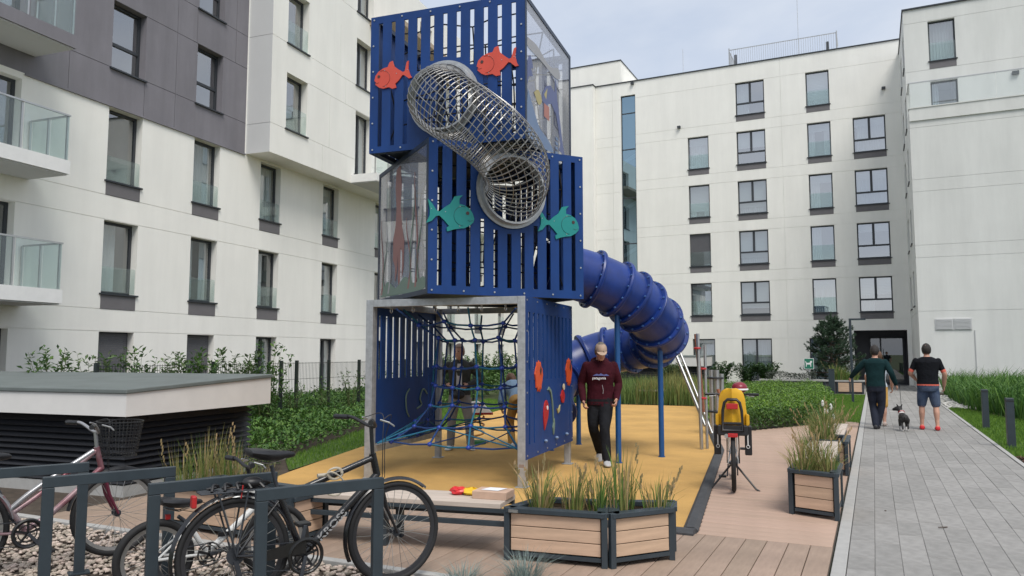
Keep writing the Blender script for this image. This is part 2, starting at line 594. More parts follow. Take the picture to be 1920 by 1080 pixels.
# path of concrete pavers
path = sheet('path', [(-0.245, 1.0), (1.86, 1.0), (1.86, 44.0), (-0.245, 44.0)], -0.03, M_joint)
pav_cache = {}
def paver(L, W=0.195 - 0.006):
    k = round(L, 2)
    if k not in pav_cache:
        bb = MB()
        c = 0.004
        x0, x1, y0, y1 = 0, W, 0, L - 0.005
        bb.add([(x0, y0, -.05), (x1, y0, -.05), (x1, y1, -.05), (x0, y1, -.05), (x0, y0, -c), (x1, y0, -c), (x1, y1, -c), (x0, y1, -c),
                (x0 + c, y0 + c, 0), (x1 - c, y0 + c, 0), (x1 - c, y1 - c, 0), (x0 + c, y1 - c, 0)],
               [(0, 1, 5, 4), (1, 2, 6, 5), (2, 3, 7, 6), (3, 0, 4, 7), (4, 5, 9, 8), (5, 6, 10, 9), (6, 7, 11, 10), (7, 4, 8, 11), (8, 9, 10, 11)])
        pav_cache[k] = bb
    return pav_cache[k]
allp = []
for c in range(11):
    xx = -0.24 + c * 0.1905
    yy = 3.2 + RND.uniform(-.6, 0)
    while yy < 43.8:
        L = RND.choice((0.4, 0.6, 0.6, 0.8))
        allp.append((yy, xx, L))
        yy += L
allp.sort()
far = MB()
pm = {}
cnt = 0
for yy, xx, L in allp:
    dz = RND.uniform(-.002, .002)
    vis = xx > -0.5 and yy + L > 5.6 and (xx < (yy - 3.5) * 0.24 + .25)
    if cnt < 298 and vis:
        k = round(L, 2)
        if k not in pm:
            pm[k] = paver(L).mesh('paver', M_paver)
        link_mesh('paver', pm[k], path, (xx, yy, dz), (RND.uniform(-.002, .002), RND.uniform(-.003, .003), 0))
        cnt += 1
    else:
        pv = paver(L)
        far.add([(p[0] + xx, p[1] + yy, p[2] + dz) for p in pv.v], pv.f)
tag(far.build('paver_field', M_paverfar, path), kind='stuff')
kb = MB()
kb.box(1.862, 2.0, -0.06, 1.93, 36.0, 0.012)
tag(kb.build('lawn_edging', M_kerb, bevel=0.006), kind='structure')

# soil and lawn sheets
sheet('planting_bed_soil', [(-7.60, 4.93), (-6.85, 7.02), (-7.30, 8.33), (-8.08, 10.95), (-8.47, 14.83), (-9.29, 17.67), (-10.1, 21.3), (-11.5, 24), (-19, 30), (-17, 10), (-16.4, 2), (-9.4, 2.0), (-9.4, 4.93)], -0.03, M_soil)
LAWN_B = [(-8.08, 10.95), (-8.47, 14.83), (-9.29, 17.67), (-10.1, 21.3), (-10.9, 23.4), (-12.6, 24.5), (-11.2, 17), (-9.6, 12.6), (-8.3, 9.3), (-7.42, 8.4)]
lb = sheet('lawn', LAWN_B, -0.015, M_lawnbase)
LAWN_R = [(1.94, 14.2), (3.2, 14.2), (4.4, 20.0), (3.0, 22.5), (2.3, 26.2), (1.94, 26.2)]
sheet('lawn', LAWN_R, -0.015, M_lawnbase)
LAWN_L = [(-0.36, 19.5), (-0.36, 33.2), (-3.0, 33.4), (-1.9, 25), (-0.95, 20.3)]
sheet('lawn', LAWN_L, -0.015, M_lawnbase)
sheet('planting_bed_soil', [(-2.55, 16.4), (-0.6, 20.2), (-0.9, 33), (-6, 34), (-5.0, 23.8), (-3.15, 15.9)], -0.022, M_soil)
sheet('planting_bed_soil', [(-5.0, 23.85), (-11, 23.45), (-13, 36), (-5.2, 36)], -0.024, M_soil)
MULCH = [(1.94, 2.0), (7.0, 2.0), (7.0, 14.2), (1.94, 14.2)]
sheet('mulch_bed', MULCH, -0.02, M_soil)
sheet('planting_bed_soil', [(1.94, 26.2), (2.3, 26.2), (3.0, 22.5), (4.4, 20), (3.2, 14.21), (12, 14.21), (12, 36.8), (1.94, 36.8)], -0.021, M_soil)

# forecourt in front of the entrance
sheet('forecourt', [(-4.5, 33.45), (-0.36, 33.45), (-0.36, 44), (-4.5, 44)], -0.01, M_paverfar)

# grass blades
def blades(name, poly, dens, h=(.03, .06), w=.006, m=None, z=-0.015, lean=.5, label=None, hfun=None, parent=None):
    m = m or M_grass
    xs = [p[0] for p in poly]; ys = [p[1] for p in poly]
    A = (max(xs) - min(xs)) * (max(ys) - min(ys))
    bb = MB()
    for i in range(int(A * dens)):
        px, py = RND.uniform(min(xs), max(xs)), RND.uniform(min(ys), max(ys))
        if not inside(poly, px, py):
            continue
        hh = RND.uniform(*h)
        if hfun:
            hh *= hfun(px, py)
        a = RND.uniform(0, 2 * PI)
        dx, dy = math.cos(a) * w * .5, math.sin(a) * w * .5
        lx, ly = RND.uniform(-lean, lean) * hh, RND.uniform(-lean, lean) * hh
        v = len(bb.v)
        bb.v += [(px - dx, py - dy, z), (px + dx, py + dy, z), (px + lx * .4 + dx * .8, py + ly * .4 + dy * .8, z + hh * .6), (px + lx, py + ly, z + hh), (px + lx * .4 - dx * .8, py + ly * .4 - dy * .8, z + hh * .6)]
        bb.face((v, v + 1, v + 2, v + 3, v + 4))
    o = bb.build(name, m, parent)
    return tag(o, label, 'grass', kind='stuff') if parent is None else tag(o, kind='stuff')
blades('lawn_grass', LAWN_R, 1100, (.035, .085), .009, label='mown lawn along the right side of the grey path')
blades('lawn_grass', LAWN_L, 900, (.03, .07), .009, label='mown lawn strip left of the path near the lamp post')
blades('lawn_grass', LAWN_B, 700, (.03, .075), .009, label='mown lawn curving along the left edge of the yellow rubber surface')

# pebbles under the bike racks
GR = [(-9.6, 2.2), (-1.6, 2.2), (-1.6, 4.85), (-9.6, 4.85)]
gravel = sheet('gravel_bed', GR, -0.03, M_soil)
def pebble_mb(r):
    bmx = bmesh.new()
    bmesh.ops.create_icosphere(bmx, subdivisions=1, radius=1.0)
    sx, sy, sz = r.uniform(.8, 1.3), r.uniform(.7, 1.1), r.uniform(.45, .75)
    vs = []
    for v in bmx.verts:
        k = 1 + r.uniform(-.14, .14)
        vs.append((v.co.x * sx * k, v.co.y * sy * k, v.co.z * sz * k))
    bmx.verts.ensure_lookup_table()
    fs = [tuple(v.index for v in f.verts) for f in bmx.faces]
    bmx.free()
    return vs, fs
pk = [pebble_mb(RND) for _ in range(7)]
pkm = []
for vs, fs in pk:
    bb = MB(); bb.add(vs, fs)
    pkm.append(bb.mesh('pebble', M_pebbleo, smooth=60))
peb = []
for i in range(7600):
    px, py = RND.uniform(-8.3, -1.9), RND.uniform(3.0, 4.84)
    dd = -px * .428 + py * .9036
    lat = px * .9036 + py * .428
    if lat / dd < -0.74 or lat / dd > 0.05:
        continue
    peb.append((dd, px, py, RND.uniform(.014, .027)))
peb.sort()
# nearest pebbles inside the picture are single stones, the rest is one mass
one = MB()
n1 = 0
for dd, px, py, s in peb:
    k = RND.randrange(7)
    rz = RND.uniform(0, 2 * PI)
    tx, ty = RND.uniform(-.4, .4), RND.uniform(-.4, .4)
    z = RND.uniform(-.022, .0)
    if n1 < 297 and dd > 5.2 and s > .019:
        link_mesh('pebble', pkm[k], gravel, (px, py, z + .005), (tx, ty, rz), (s * 1.1, s * 1.1, s * 1.1))
        n1 += 1
    else:
        M = Matrix.Translation((px, py, z)) @ Matrix.Rotation(rz, 4, 'Z') @ Matrix.Rotation(tx, 4, 'X') @ Matrix.Scale(s, 4)
        one.add([M @ Vector(p) for p in pk[k][0]], pk[k][1])
tag(one.build('pebble_mass', M_pebble, gravel, smooth=60), kind='stuff')

# bark mulch chips beside the path
mc = MB()
for i in range(2600):
    px, py = RND.uniform(1.95, 3.6), RND.uniform(10.5, 14.3)
    a, t = RND.uniform(0, PI), RND.uniform(-.5, .5)
    L, W = RND.uniform(.015, .04), RND.uniform(.006, .014)
    ax = Vector((math.cos(a), math.sin(a), t)) * L
    ay = Vector((-math.sin(a), math.cos(a), RND.uniform(-.5, .5))) * W
    mc.obox((px, py, RND.uniform(-.01, .015)), ax, ay, ax.cross(ay).normalized() * .003)
tag(mc.build('bark_mulch', M_mulch), 'brown bark mulch beside the right edge of the path', 'mulch', kind='stuff')
# pale stones by the tall grass
st = MB()
for i in range(420):
    px, py = RND.uniform(1.98, 2.75), RND.uniform(26.0, 33.5)
    vs, fs = pk[RND.randrange(7)]
    s = RND.uniform(.04, .09)
    rz = RND.uniform(0, 6.28)
    M = Matrix.Translation((px, py, RND.uniform(-.02, .02))) @ Matrix.Rotation(rz, 4, 'Z') @ Matrix.Scale(s, 4)
    st.add([M @ Vector(p) for p in vs], fs)
tag(st.build('pale_cobbles', mat('pale_stone', (.5, .49, .46), .8, island=.3), smooth=60), 'pale loose cobbles at the far end of the right lawn', 'stones', kind='stuff')
# ------------------------------------------------------------------ buildings
def facade(mb, O, X, N, x0, x1, z0, z1, opens=(), gh=(), gv=(), reg=None, gd=0.018, gw=0.014, rd=0.24, revmat=None):
    """wall sheet with recessed openings and grooves; X along the wall, N outward. reg(x, z) -> material index"""
    O, X, N = Vector(O), Vector(X), Vector(N)
    xs, zs = {x0, x1}, {z0, z1}
    for o in opens:
        xs |= {o[0], o[1]}; zs |= {o[2], o[3]}
    for g_ in gh:
        zs |= {g_[0] - gw / 2, g_[0] + gw / 2}
        if len(g_) > 1:
            xs |= {g_[1], g_[2]}
    for g_ in gv:
        xs |= {g_[0] - gw / 2, g_[0] + gw / 2}
        if len(g_) > 1:
            zs |= {g_[1], g_[2]}
    xs = sorted(v for v in xs if x0 - 1e-6 <= v <= x1 + 1e-6)
    zs = sorted(v for v in zs if z0 - 1e-6 <= v <= z1 + 1e-6)
    nx, nz = len(xs) - 1, len(zs) - 1
    dep = {}
    for i in range(nx):
        cx = (xs[i] + xs[i + 1]) / 2
        for j in range(nz):
            cz = (zs[j] + zs[j + 1]) / 2
            d = 0.0
            for g_ in gh:
                if abs(cz - g_[0]) < gw / 2 and (len(g_) == 1 or g_[1] < cx < g_[2]):
                    d = gd
            for g_ in gv:
                if abs(cx - g_[0]) < gw / 2 and (len(g_) == 1 or g_[1] < cz < g_[2]):
                    d = gd
            for o in opens:
                if o[0] < cx < o[1] and o[2] < cz < o[3]:
                    d = -1.0
            dep[i, j] = d
    def P(x, z, d):
        return O + X * x + Vector((0, 0, z)) - N * d
    for i in range(nx):
        for j in range(nz):
            d = dep[i, j]
            cx, cz = (xs[i] + xs[i + 1]) / 2, (zs[j] + zs[j + 1]) / 2
            mb.cm = reg(cx, cz) if reg else 0
            if d >= 0:
                mb.quad(P(xs[i], zs[j], d), P(xs[i + 1], zs[j], d), P(xs[i + 1], zs[j + 1], d), P(xs[i], zs[j + 1], d))
            for (i2, j2, e) in ((i + 1, j, 'r'), (i, j + 1, 't')):
                if (i2, j2) not in dep:
                    continue
                d2 = dep[i2, j2]
                if d == d2:
                    continue
                da = rd if d < 0 else d
                db = rd if d2 < 0 else d2
                if e == 'r':
                    xx = xs[i + 1]
                    mb.quad(P(xx, zs[j], da), P(xx, zs[j], db), P(xx, zs[j + 1], db), P(xx, zs[j + 1], da))
                else:
                    zz = zs[j + 1]
                    mb.quad(P(xs[i], zz, da), P(xs[i], zz, db), P(xs[i + 1], zz, db), P(xs[i + 1], zz, da))
    mb.cm = 0

def window(root, O, X, N, x0, x1, z0, z1, style='single', rd=0.24, guard=None, spandrel=0.0, curtain=None, blind=0.0,
           glass=None, sill=True, dark=False, tilt=False, room=True, fw=0.065, shade=0.0):
    """one window: the frame mesh is the part, pane / sill / curtain / guard / spandrel are its sub-parts"""
    O, X, N = Vector(O), Vector(X), Vector(N)
    Z = Vector((0, 0, 1))
    def P(x, z, d):
        return O + X * x + Z * z - N * d
    def bx(mb, a, b_, c, d, e, f_):      # x0 x1 z0 z1 depth0 depth1 (depth into the wall)
        mb.obox(P((a + b_) / 2, (c + d) / 2, (e + f_) / 2), X * ((b_ - a) / 2), N * (abs(f_ - e) / 2), Z * ((d - c) / 2))
    fr = MB()
    d0, d1 = rd - 0.01, rd + 0.06
    e = 0.002
    panes = []
    bx(fr, x0 - .03, x0 + fw, z0 - .02, z1 + .02, d0, d1)
    bx(fr, x1 - fw, x1 + .03, z0 - .02, z1 + .02, d0, d1)
    bx(fr, x0 + fw, x1 - fw, z1 - fw, z1 + .02, d0 + e, d1)
    bx(fr, x0 + fw, x1 - fw, z0 - .02, z0 + fw, d0 + e, d1)
    if style == 'double':
        zm = z0 + (z1 - z0) * 0.36
        xm = (x0 + x1) / 2
        bx(fr, x0 + fw, x1 - fw, zm - .045, zm + .045, d0 - .008, d1)
        bx(fr, xm - .06, xm + .06, zm + .045, z1 - fw, d0 - .006, d1)
        panes = [(x0 + fw, x1 - fw, z0 + fw, zm - .045), (x0 + fw, xm - .06, zm + .045, z1 - fw), (xm + .06, x1 - fw, zm + .045, z1 - fw)]
    elif style == 'transom':
        zm = z0 + (z1 - z0) * 0.40
        bx(fr, x0 + fw, x1 - fw, zm - .04, zm + .04, d0 - .008, d1)
        panes = [(x0 + fw, x1 - fw, z0 + fw, zm - .04), (x0 + fw, x1 - fw, zm + .04, z1 - fw)]
    elif style == 'two':
        xm = (x0 + x1) / 2
        bx(fr, xm - .05, xm + .05, z0 + fw, z1 - fw, d0 - .006, d1)
        panes = [(x0 + fw, xm - .05, z0 + fw, z1 - fw), (xm + .05, x1 - fw, z0 + fw, z1 - fw)]
    else:
        panes = [(x0 + fw, x1 - fw, z0 + fw, z1 - fw)]
    if tilt:       # an inward tilted sash frame in the upper light
        a, b_, c, d = panes[-1]
        for (u0, u1) in ((a + .01, a + .07), (b_ - .07, b_ - .01)):
            fr.bar(P((u0 + u1) / 2, c, rd + .05), P((u0 + u1) / 2, d - .02, rd + .26), .05, .05, up=N)
        fr.bar(P(a, d - .02, rd + .26), P(b_, d - .02, rd + .26), .05, .05)
    w = fr.build('window', M_wframe, root)
    gm = glass or (M_glassd if dark else M_glass)
    for (a, b_, c, d) in panes:
        pb = MB()
        pb.quad(P(a - .01, c - .01, rd + .02), P(b_ + .01, c - .01, rd + .02), P(b_ + .01, d + .01, rd + .02), P(a - .01, d + .01, rd + .02))
        pb.build('pane', gm, w)
    if sill:
        sb = MB()
        bx(sb, x0 - .05, x1 + .05, z0 - .045, z0 - .003, -.055, rd - .012)
        sb.build('sill', M_sill, w)
    if spandrel:
        sb = MB()
        bx(sb, x0 + .004, x1 - .004, z0 - spandrel + .004, z0 - .047, -.012, .1)
        sb.build('spandrel_panel', M_spandrel, w)
    if guard:
        gb = MB()
        bx(gb, x0 + .015, x1 - .015, z0 + .03, z0 + guard, .03, .046)
        gb.build('glass_guard', M_guard, w)
    if blind > 0:
        bb = MB()
        n = max(3, int((z1 - z0) * blind / 0.05))
        for k in range(n):
            zt = z1 - fw * .5 - k * 0.05
            bx(bb, x0 + .04, x1 - .04, zt - .046, zt, rd - .035, rd - .022)
        bb.build('roller_shutter', M_blind, w)
    if shade > 0:
        hb2 = MB()
        zt, zb = z1 - .04, z1 - (z1 - z0) * shade
        nn_ = max(2, int((zt - zb) / .04))
        rows = [(zt - (zt - zb) * q / nn_, rd + .10 + (.012 if q % 2 else 0)) for q in range(nn_ + 1)]
        for (za, da), (zc, dc) in zip(rows, rows[1:]):
            hb2.quad(P(x0 + .05, za, da), P(x1 - .05, za, da), P(x1 - .05, zc, dc), P(x0 + .05, zc, dc))
        hb2.build('pleated_shade', M_curtain, w)
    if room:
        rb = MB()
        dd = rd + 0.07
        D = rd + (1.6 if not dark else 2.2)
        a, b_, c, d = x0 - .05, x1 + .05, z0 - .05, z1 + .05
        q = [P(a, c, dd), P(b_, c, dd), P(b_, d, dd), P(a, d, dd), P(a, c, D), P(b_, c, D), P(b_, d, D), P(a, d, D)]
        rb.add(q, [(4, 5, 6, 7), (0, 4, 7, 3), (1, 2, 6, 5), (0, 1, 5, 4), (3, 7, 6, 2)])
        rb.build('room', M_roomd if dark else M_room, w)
    if curtain:
        for (ca, cb) in curtain:
            a, b_ = x0 + (x1 - x0) * ca, x0 + (x1 - x0) * cb
            n = max(8, int((b_ - a) / .02))
            ph = RND.uniform(0, 6)
            cb_ = MB()
            rows = []
            for zz in (z0 + .05, z1 - .05):
                rows.append([P(a + (b_ - a) * i / n, zz, rd + .16 + .028 * math.sin(i * 1.05 + ph) + .012 * math.sin(i * .37 + ph * 2)) for i in range(n + 1)])
            vv = rows[0] + rows[1]
            cb_.add(vv, [(i, i + 1, n + 2 + i, n + 1 + i) for i in range(n)])
            cb_.build('curtain', M_curtain, w, smooth=80)
    return w

# ---- far building across the courtyard end
FY = 44.0
far_b = empty('apartment_building', (-8, FY, 0), label='long white five storey apartment block at the far end with entrance door and roof railing', cat='building')
O, X, N = Vector((8, 0, 0)), Vector((1, 0, 0)), Vector((0, -1, 0))     # local to the empty, so world x = local + (-8 + 8)
opens, wins = [], []
SP = 0.36
# (x0, x1, style, rows): row = (sill, top)
FROWS = [(3.80, 5.66), (6.64, 8.54), (9.50, 11.40), (12.37, 14.27), (15.24, 17.15)]
cur = {0: None, 1: [(0, .45)], 2: [(.05, .95)], 3: [(0, .3), (.7, 1)], 4: [(.1, 1)]}
def col(x0, x1, style, rows):
    for r in rows:
        z0, z1 = FROWS[r]
        opens.append((x0, x1, z0 - SP, z1))
        wins.append((x0, x1, z0, z1, style, SP))
col(-9.42, -8.22, 'single', (0, 1, 2, 3))
col(-6.64, -5.06, 'double', (0, 1, 2, 3, 4))
col(-2.86, -1.66, 'single', (0, 1, 2, 3, 4))
col(-0.56, 1.02, 'double', (0, 1, 2, 3))
# ground floor windows
for (a, c_, st) in ((-9.36, -8.1, 'single'), (-6.65, -5.03, 'two'), (-3.1, -1.6, 'two')):
    opens.append((a, c_, 0.15, 2.46)); wins.append((a, c_, 0.15, 2.46, st, 0))
# windows left of the stair glazing that only show through the tower
for (a, c_) in ((-18.6, -17.2),):
    opens.append((a, c_, 0.15, 2.46)); wins.append((a, c_, 0.15, 2.46, 'two', 0))
    for r in (0, 1, 2, 3):
        z0, z1 = FROWS[r]
        opens.append((a, c_, z0 - SP, z1)); wins.append((a, c_, z0, z1, 'single', SP))
opens.append((-13.47, -12.55, 3.2, 17.39))
opens.append((-0.90, 1.60, 0.0, 2.84))
gh = []
for r in range(5):
    z0, z1 = FROWS[r]
    gh += [(z1 + .012,), (z0 - SP - .008,)]
gh.append((2.47,))
wb = MB()
facade(wb, O, X, N, -20.6, 1.9, 0.0, 18.2, opens, gh, [(-4.18,), (-14.0, 0, 18.2)])
# return wall, roof and parapet
for (xa, xb, za, zb, ya, yb) in ((-20.6, 1.9, 17.9, 18.19, 0.02, 12.0), (-20.6, 8.0, 0, 17.9, 11.9, 12.0)):
    wb.box(8 + xa, ya, za, 8 + xb, yb, zb)
wb.build('wall', [M_white], far_b)
cp = MB()
cp.box(8 - 20.6, -.05, 18.2, 8 + 1.9, .35, 18.26)
cp.build('parapet_coping', M_sill, far_b)
for i, (x0, x1, z0, z1, st, sp) in enumerate(wins):
    k = RND.randrange(5) if z0 < 2 or RND.random() < .85 else 0
    bl = 0
    if x0 < -9 and abs(z0 - 6.64) < .1:
        bl = 0.93
    if z0 < 1:
        k = 2
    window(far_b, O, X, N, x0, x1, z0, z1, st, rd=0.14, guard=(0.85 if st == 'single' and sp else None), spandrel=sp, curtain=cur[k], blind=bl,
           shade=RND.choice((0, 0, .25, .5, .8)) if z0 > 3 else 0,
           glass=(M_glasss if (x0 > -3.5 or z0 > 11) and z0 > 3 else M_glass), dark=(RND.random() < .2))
# tall stair glazing
sg = MB()
for zz in (3.2, 5.4, 8.2, 11.0, 14.0, 16.25, 17.33):
    sg.box(8 - 13.47, .10, zz, 8 - 12.55, .17, zz + .06)
sg.box(8 - 13.47, .095, 3.2, 8 - 13.42, .175, 17.39)
sg.box(8 - 12.60, .095, 3.2, 8 - 12.55, .175, 17.39)
sgo = sg.build('stair_window', M_wframe, far_b)
pz = [3.26, 5.4, 8.2, 11.0, 14.0, 16.25, 17.33]
for a, c_ in zip(pz, pz[1:]):
    pb = MB(); pb.quad((8 - 13.42, .13, a + .06), (8 - 12.60, .13, a + .06), (8 - 12.60, .13, c_), (8 - 13.42, .13, c_))
    pb.build('pane', M_stairglass, sgo)
rb = MB(); rb.box(8 - 13.6, .3, 3.0, 8 - 12.4, 2.2, 17.6); rb.build('stairwell', M_roomd, sgo)
sb = MB()
for zz in (4.6, 7.5, 10.3, 13.2):
    sb.bar((8 - 13.5, .25, zz), (8 - 12.5, .25, zz + .55), .08, .2)
sb.build('stair_flight', M_lgrey, sgo)
# projecting stair head on the roof and the stepped wall left of it
tw = MB()
tw.box(8 - 20.6, .0 - .0, 18.26, 8 - 13.45, 4.0, 19.65)
tw.build('roof_stair_head', M_white, far_b)
tc = MB(); tc.box(8 - 20.65, -.04, 19.65, 8 - 13.41, 4.04, 19.71); tc.build('stair_head_coping', M_sill, far_b)
tw = MB(); tw.box(8 - 20.6, -.45, 0, 8 - 15.1, -.02, 18.2); tw.build('stepped_wall', M_white, far_b)
tc = MB(); tc.box(8 - 20.6, -.5, 18.2, 8 - 15.06, -.055, 18.26); tc.build('step_coping', M_sill, far_b)
# roof railing
rr = MB()
xa, xb = -7.0, -1.2
for zz in (18.42, 19.35):
    rr.bar((8 + xa, .5, zz), (8 + xb, .5, zz), .04)
k = xa
while k < xb:
    rr.bar((8 + k, .5, 18.40), (8 + k, .5, 19.35), .016)
    k += .12
for (px_, yy) in ((xa, .5), (xb, .5)):
    rr.bar((8 + px_, .48, 18.26), (8 + px_, .48, 19.45), .06)
    rr.bar((8 + px_, .5, 19.30), (8 + px_, 2.4, 19.30), .04)
for kk in range(12):
    rr.bar((8 + xa, .6 + kk * .16, 18.4), (8 + xa, .6 + kk * .16, 19.3), .016)
rr.build('roof_railing', M_steel, far_b)
for (xx, h) in ((-6.7, .9), (-1.7, .8), (-10.3, .3)):
    vb = MB(); vb.tube([(8 + xx, .9, 18.2), (8 + xx, .9, 18.26 + h)], .08, 10); vb.build('vent_pipe', M_dkalu, far_b)
for (xx, h) in ((-3.25, 3.8), (-9.9, 2.0)):
    vb = MB(); vb.tube([(8 + xx, 1.4, 18.2), (8 + xx, 1.4, 18.26 + h)], .014, 5); vb.build('lightning_rod', M_steel, far_b)
for (xx, zz) in ((-9.9, 14.9), (1.0, 15.6), (-12.7, 18.0)):
    vb = MB(); vb.box(8 + xx - .09, -.16, zz, 8 + xx + .09, 0, zz + .13); vb.build('wall_lamp', M_wframe, far_b)
# entrance recess with door
en = MB()
a, c_ = 8 - .9, 8 + 1.6
en.add([(a, 0.02, 0), (c_, 0.02, 0), (c_, 2.2, 0), (a, 2.2, 0), (a, 0.02, 2.84), (c_, 0.02, 2.84), (c_, 2.2, 2.84), (a, 2.2, 2.84)],
       [(0, 1, 2, 3), (7, 6, 5, 4), (3, 2, 6, 7), (0, 3, 7, 4), (1, 5, 6, 2)])
en.build('entrance_recess', [mat('entrance_panel', (.12, .12, .135), .6, var=.06)], far_b)
db = MB()
for (u0, u1, w0, w1) in ((.0, 1.7, 2.45, 2.53), (.0, .08, 0, 2.45), (.52, .60, 0, 2.45), (1.62, 1.7, 0, 2.45), (.60, 1.62, 0, .1), (.08, .52, 0, .1)):
    db.box(8 + u0 - .2, 1.95, w0, 8 + u1 - .2, 2.05, w1)
dr = db.build('entrance_door', M_wframe, far_b)
for (u0, u1) in ((.08, .52), (.60, 1.62)):
    pb = MB(); pb.quad((8 + u0 - .2, 2.0, .1), (8 + u1 - .2, 2.0, .1), (8 + u1 - .2, 2.0, 2.45), (8 + u0 - .2, 2.0, 2.45)); pb.build('pane', M_glassd, dr)
hb = MB(); hb.tube([(8 + .48, 1.9, .7), (8 + .48, 1.9, 1.9)], .018, 8); hb.build('door_handle', M_inox, dr)

# ---- right wing standing forward of the far block
WY = 36.9
wing = empty('apartment_wing', (1.8, WY, 0), label='tall off white wing at the right with roof terrace and glass balustrade', cat='building')
O, X, N = Vector((0, 0, 0)), Vector((1, 0, 0)), Vector((0, -1, 0))
wb = MB()
gh = [(3.43,), (5.74,), (6.28,), (8.62,), (9.16,), (11.45,)]
facade(wb, O, X, N, 0, 9, 0, 11.75, [], gh, [])
# side wall facing the path, with small windows that show only as slits
so = []
for r in range(5):
    z0 = [3.8, 6.66, 9.53, 12.0, 14.9][r]
    so += [(1.0, 2.2, z0, z0 + 1.6), (4.0, 5.0, z0, z0 + 1.6)]
facade(wb, (0, 7.1, 0), Vector((0, -1, 0)), Vector((-1, 0, 0)), 0, 7.1, 0, 11.75, [q for q in so if q[3] < 11.7], [(z[0],) for z in gh], [])
facade(wb, (0, 7.1, 0), Vector((0, -1, 0)), Vector((-1, 0, 0)), 0, 5.6, 11.75, 17.4, [q for q in so if q[2] > 11.8 and q[1] < 5.5], [(14.47,), (16.75,)], [])
wb.build('wall', [M_wing], wing)
for q in so:
    window(wing, (0, 7.1, 0), Vector((0, -1, 0)), Vector((-1, 0, 0)), *q, 'single', rd=.14, dark=True, room=False)
# upper storeys set back behind the terrace
wb = MB()
UY = 1.5
uo = []
for (a, c_) in ((0.98, 2.05), (5.0, 6.1)):
    uo += [(a, c_, 14.85 - .36, 16.72), (a, c_, 11.6, 13.9)]
facade(wb, (0, UY, 0), X, N, 0, 9, 11.5, 17.4, uo, [(14.47,), (13.93,), (16.75,)], [], rd=.16)
wb.build('upper_wall', [M_wing], wing)
for (a, c_) in ((0.98, 2.05), (5.0, 6.1)):
    window(wing, (0, UY, 0), X, N, a, c_, 14.85, 16.72, 'single', rd=.16, guard=.85, spandrel=.36, curtain=[(0, 1)])
    window(wing, (0, UY, 0), X, N, a, c_, 11.6, 13.9, 'single', rd=.16, sill=False, curtain=[(0, .3)])
tb = MB()
tb.box(0, -.06, 11.75, 9, .25, 12.30)
tb.box(0, .25, 11.75, .25, UY, 12.30)
tb.box(.25, .25, 11.4, 9, UY, 11.5)
tb.box(-.03, -.09, 12.30, 9, .28, 12.34)
tb.build('terrace_parapet', M_wing, wing)
for i in range(5):
    gb = MB(); gb.box(.06 + i * 1.62, .02, 12.34, .06 + i * 1.62 + 1.6, .035, 13.45); gb.build('balustrade_glass', M_guardc, wing)
gb = MB(); gb.box(.05, .06, 12.34, .065, UY, 13.45); gb.build('balustrade_glass', M_guardc, wing)
hb = MB(); hb.box(.0, .0, 13.45, 9, .05, 13.49); hb.box(0, .05, 13.45, .05, UY, 13.49); hb.build('handrail', M_inox, wing)
vb = MB(); vb.box(4.1, UY - .12, 13.7, 4.35, UY, 13.85); vb.build('wall_lamp', M_wframe, wing)
cp = MB(); cp.box(-.05, UY - .06, 17.4, 9, UY + .3, 17.47); cp.box(-.05, UY + .3, 17.4, .3, 7.1, 17.47); cp.build('parapet_coping', M_sill, wing)
rp = MB(); rp.box(.02, UY + .05, 17.1, 9, 7.1, 17.39); rp.box(8.9, .02, 0, 9, 7.1, 11.5); rp.build('roof_slab', M_wing, wing)
# louvred vent and pipe on the wing wall
for k in range(2):
    vb = MB()
    u0 = .62 + k * .68
    vb.box(u0, -.035, 2.62, u0 + .66, -.001, 3.10)
    for j in range(8):
        vb.bar((u0 + .04, -.045, 2.67 + j * .055), (u0 + .62, -.045, 2.67 + j * .055), .02, .03)
    vb.build('wall_vent', M_lgrey, wing)
vb = MB(); vb.box(2.04, -.03, .6, 2.07, -.001, 2.6); vb.build('downpipe', M_lgrey, wing)

# ---- left building
AZ = R(5.13)
LO = 16.17
left_b = empty('apartment_building', (-LO * math.cos(AZ), -LO * math.sin(AZ), 0), AZ,
               label='white and dark grey apartment building along the left side with balconies and projecting upper block', cat='building')
# local: y along the facade (s), x outward
O, X, N = Vector((0, 0, 0)), Vector((0, 1, 0)), Vector((1, 0, 0))
S0, S1 = 5.0, 46.0
CO = [(14.19, 15.26), (17.14, 18.21), (20.10, 21.14), (23.64, 24.66)]
CX = [(27.4, 28.4), (31.0, 32.0), (34.5, 35.5), (38, 39), (41.5, 42.5)]
opens, wins = [], []
for i, (a, c_) in enumerate(CO + CX):
    opens.append((a, c_, .1, 2.16)); wins.append((a, c_, .1, 2.16, 'single' if i in (0, 1) else 'two', 0, None))
    opens.append((a, c_, 3.13 - .40, 4.98)); wins.append((a, c_, 3.13, 4.98, 'single', .40, .68))
    opens.append((a, c_, 6.00 - .38, 7.89)); wins.append((a, c_, 6.00, 7.89, 'single', .38, .64))
for (a, c_) in CO[:2]:
    opens.append((a, c_, 8.93, 10.72)); wins.append((a, c_, 8.93, 10.72, 'transom', 0, None))
    opens.append((a, c_, 11.80, 13.6)); wins.append((a, c_, 11.80, 13.6, 'transom', 0, None))
for r in range(5):      # balcony doors at the left edge
    z0 = [.1, 3.13, 6.0, 8.9, 11.8][r]
    opens.append((8.4, 11.85, z0 - .05, [2.16, 4.98, 7.80, 10.7, 13.6][r]))
    wins.append((8.4, 11.85, z0 - .05, [2.16, 4.98, 7.80, 10.7, 13.6][r], 'two', 0, None))
gh = [(2.175,), (2.73,), (4.995,), (5.615,), (8.93, 12.6, 19.3), (10.72, 12.6, 19.3), (11.78, 12.6, 19.3)]
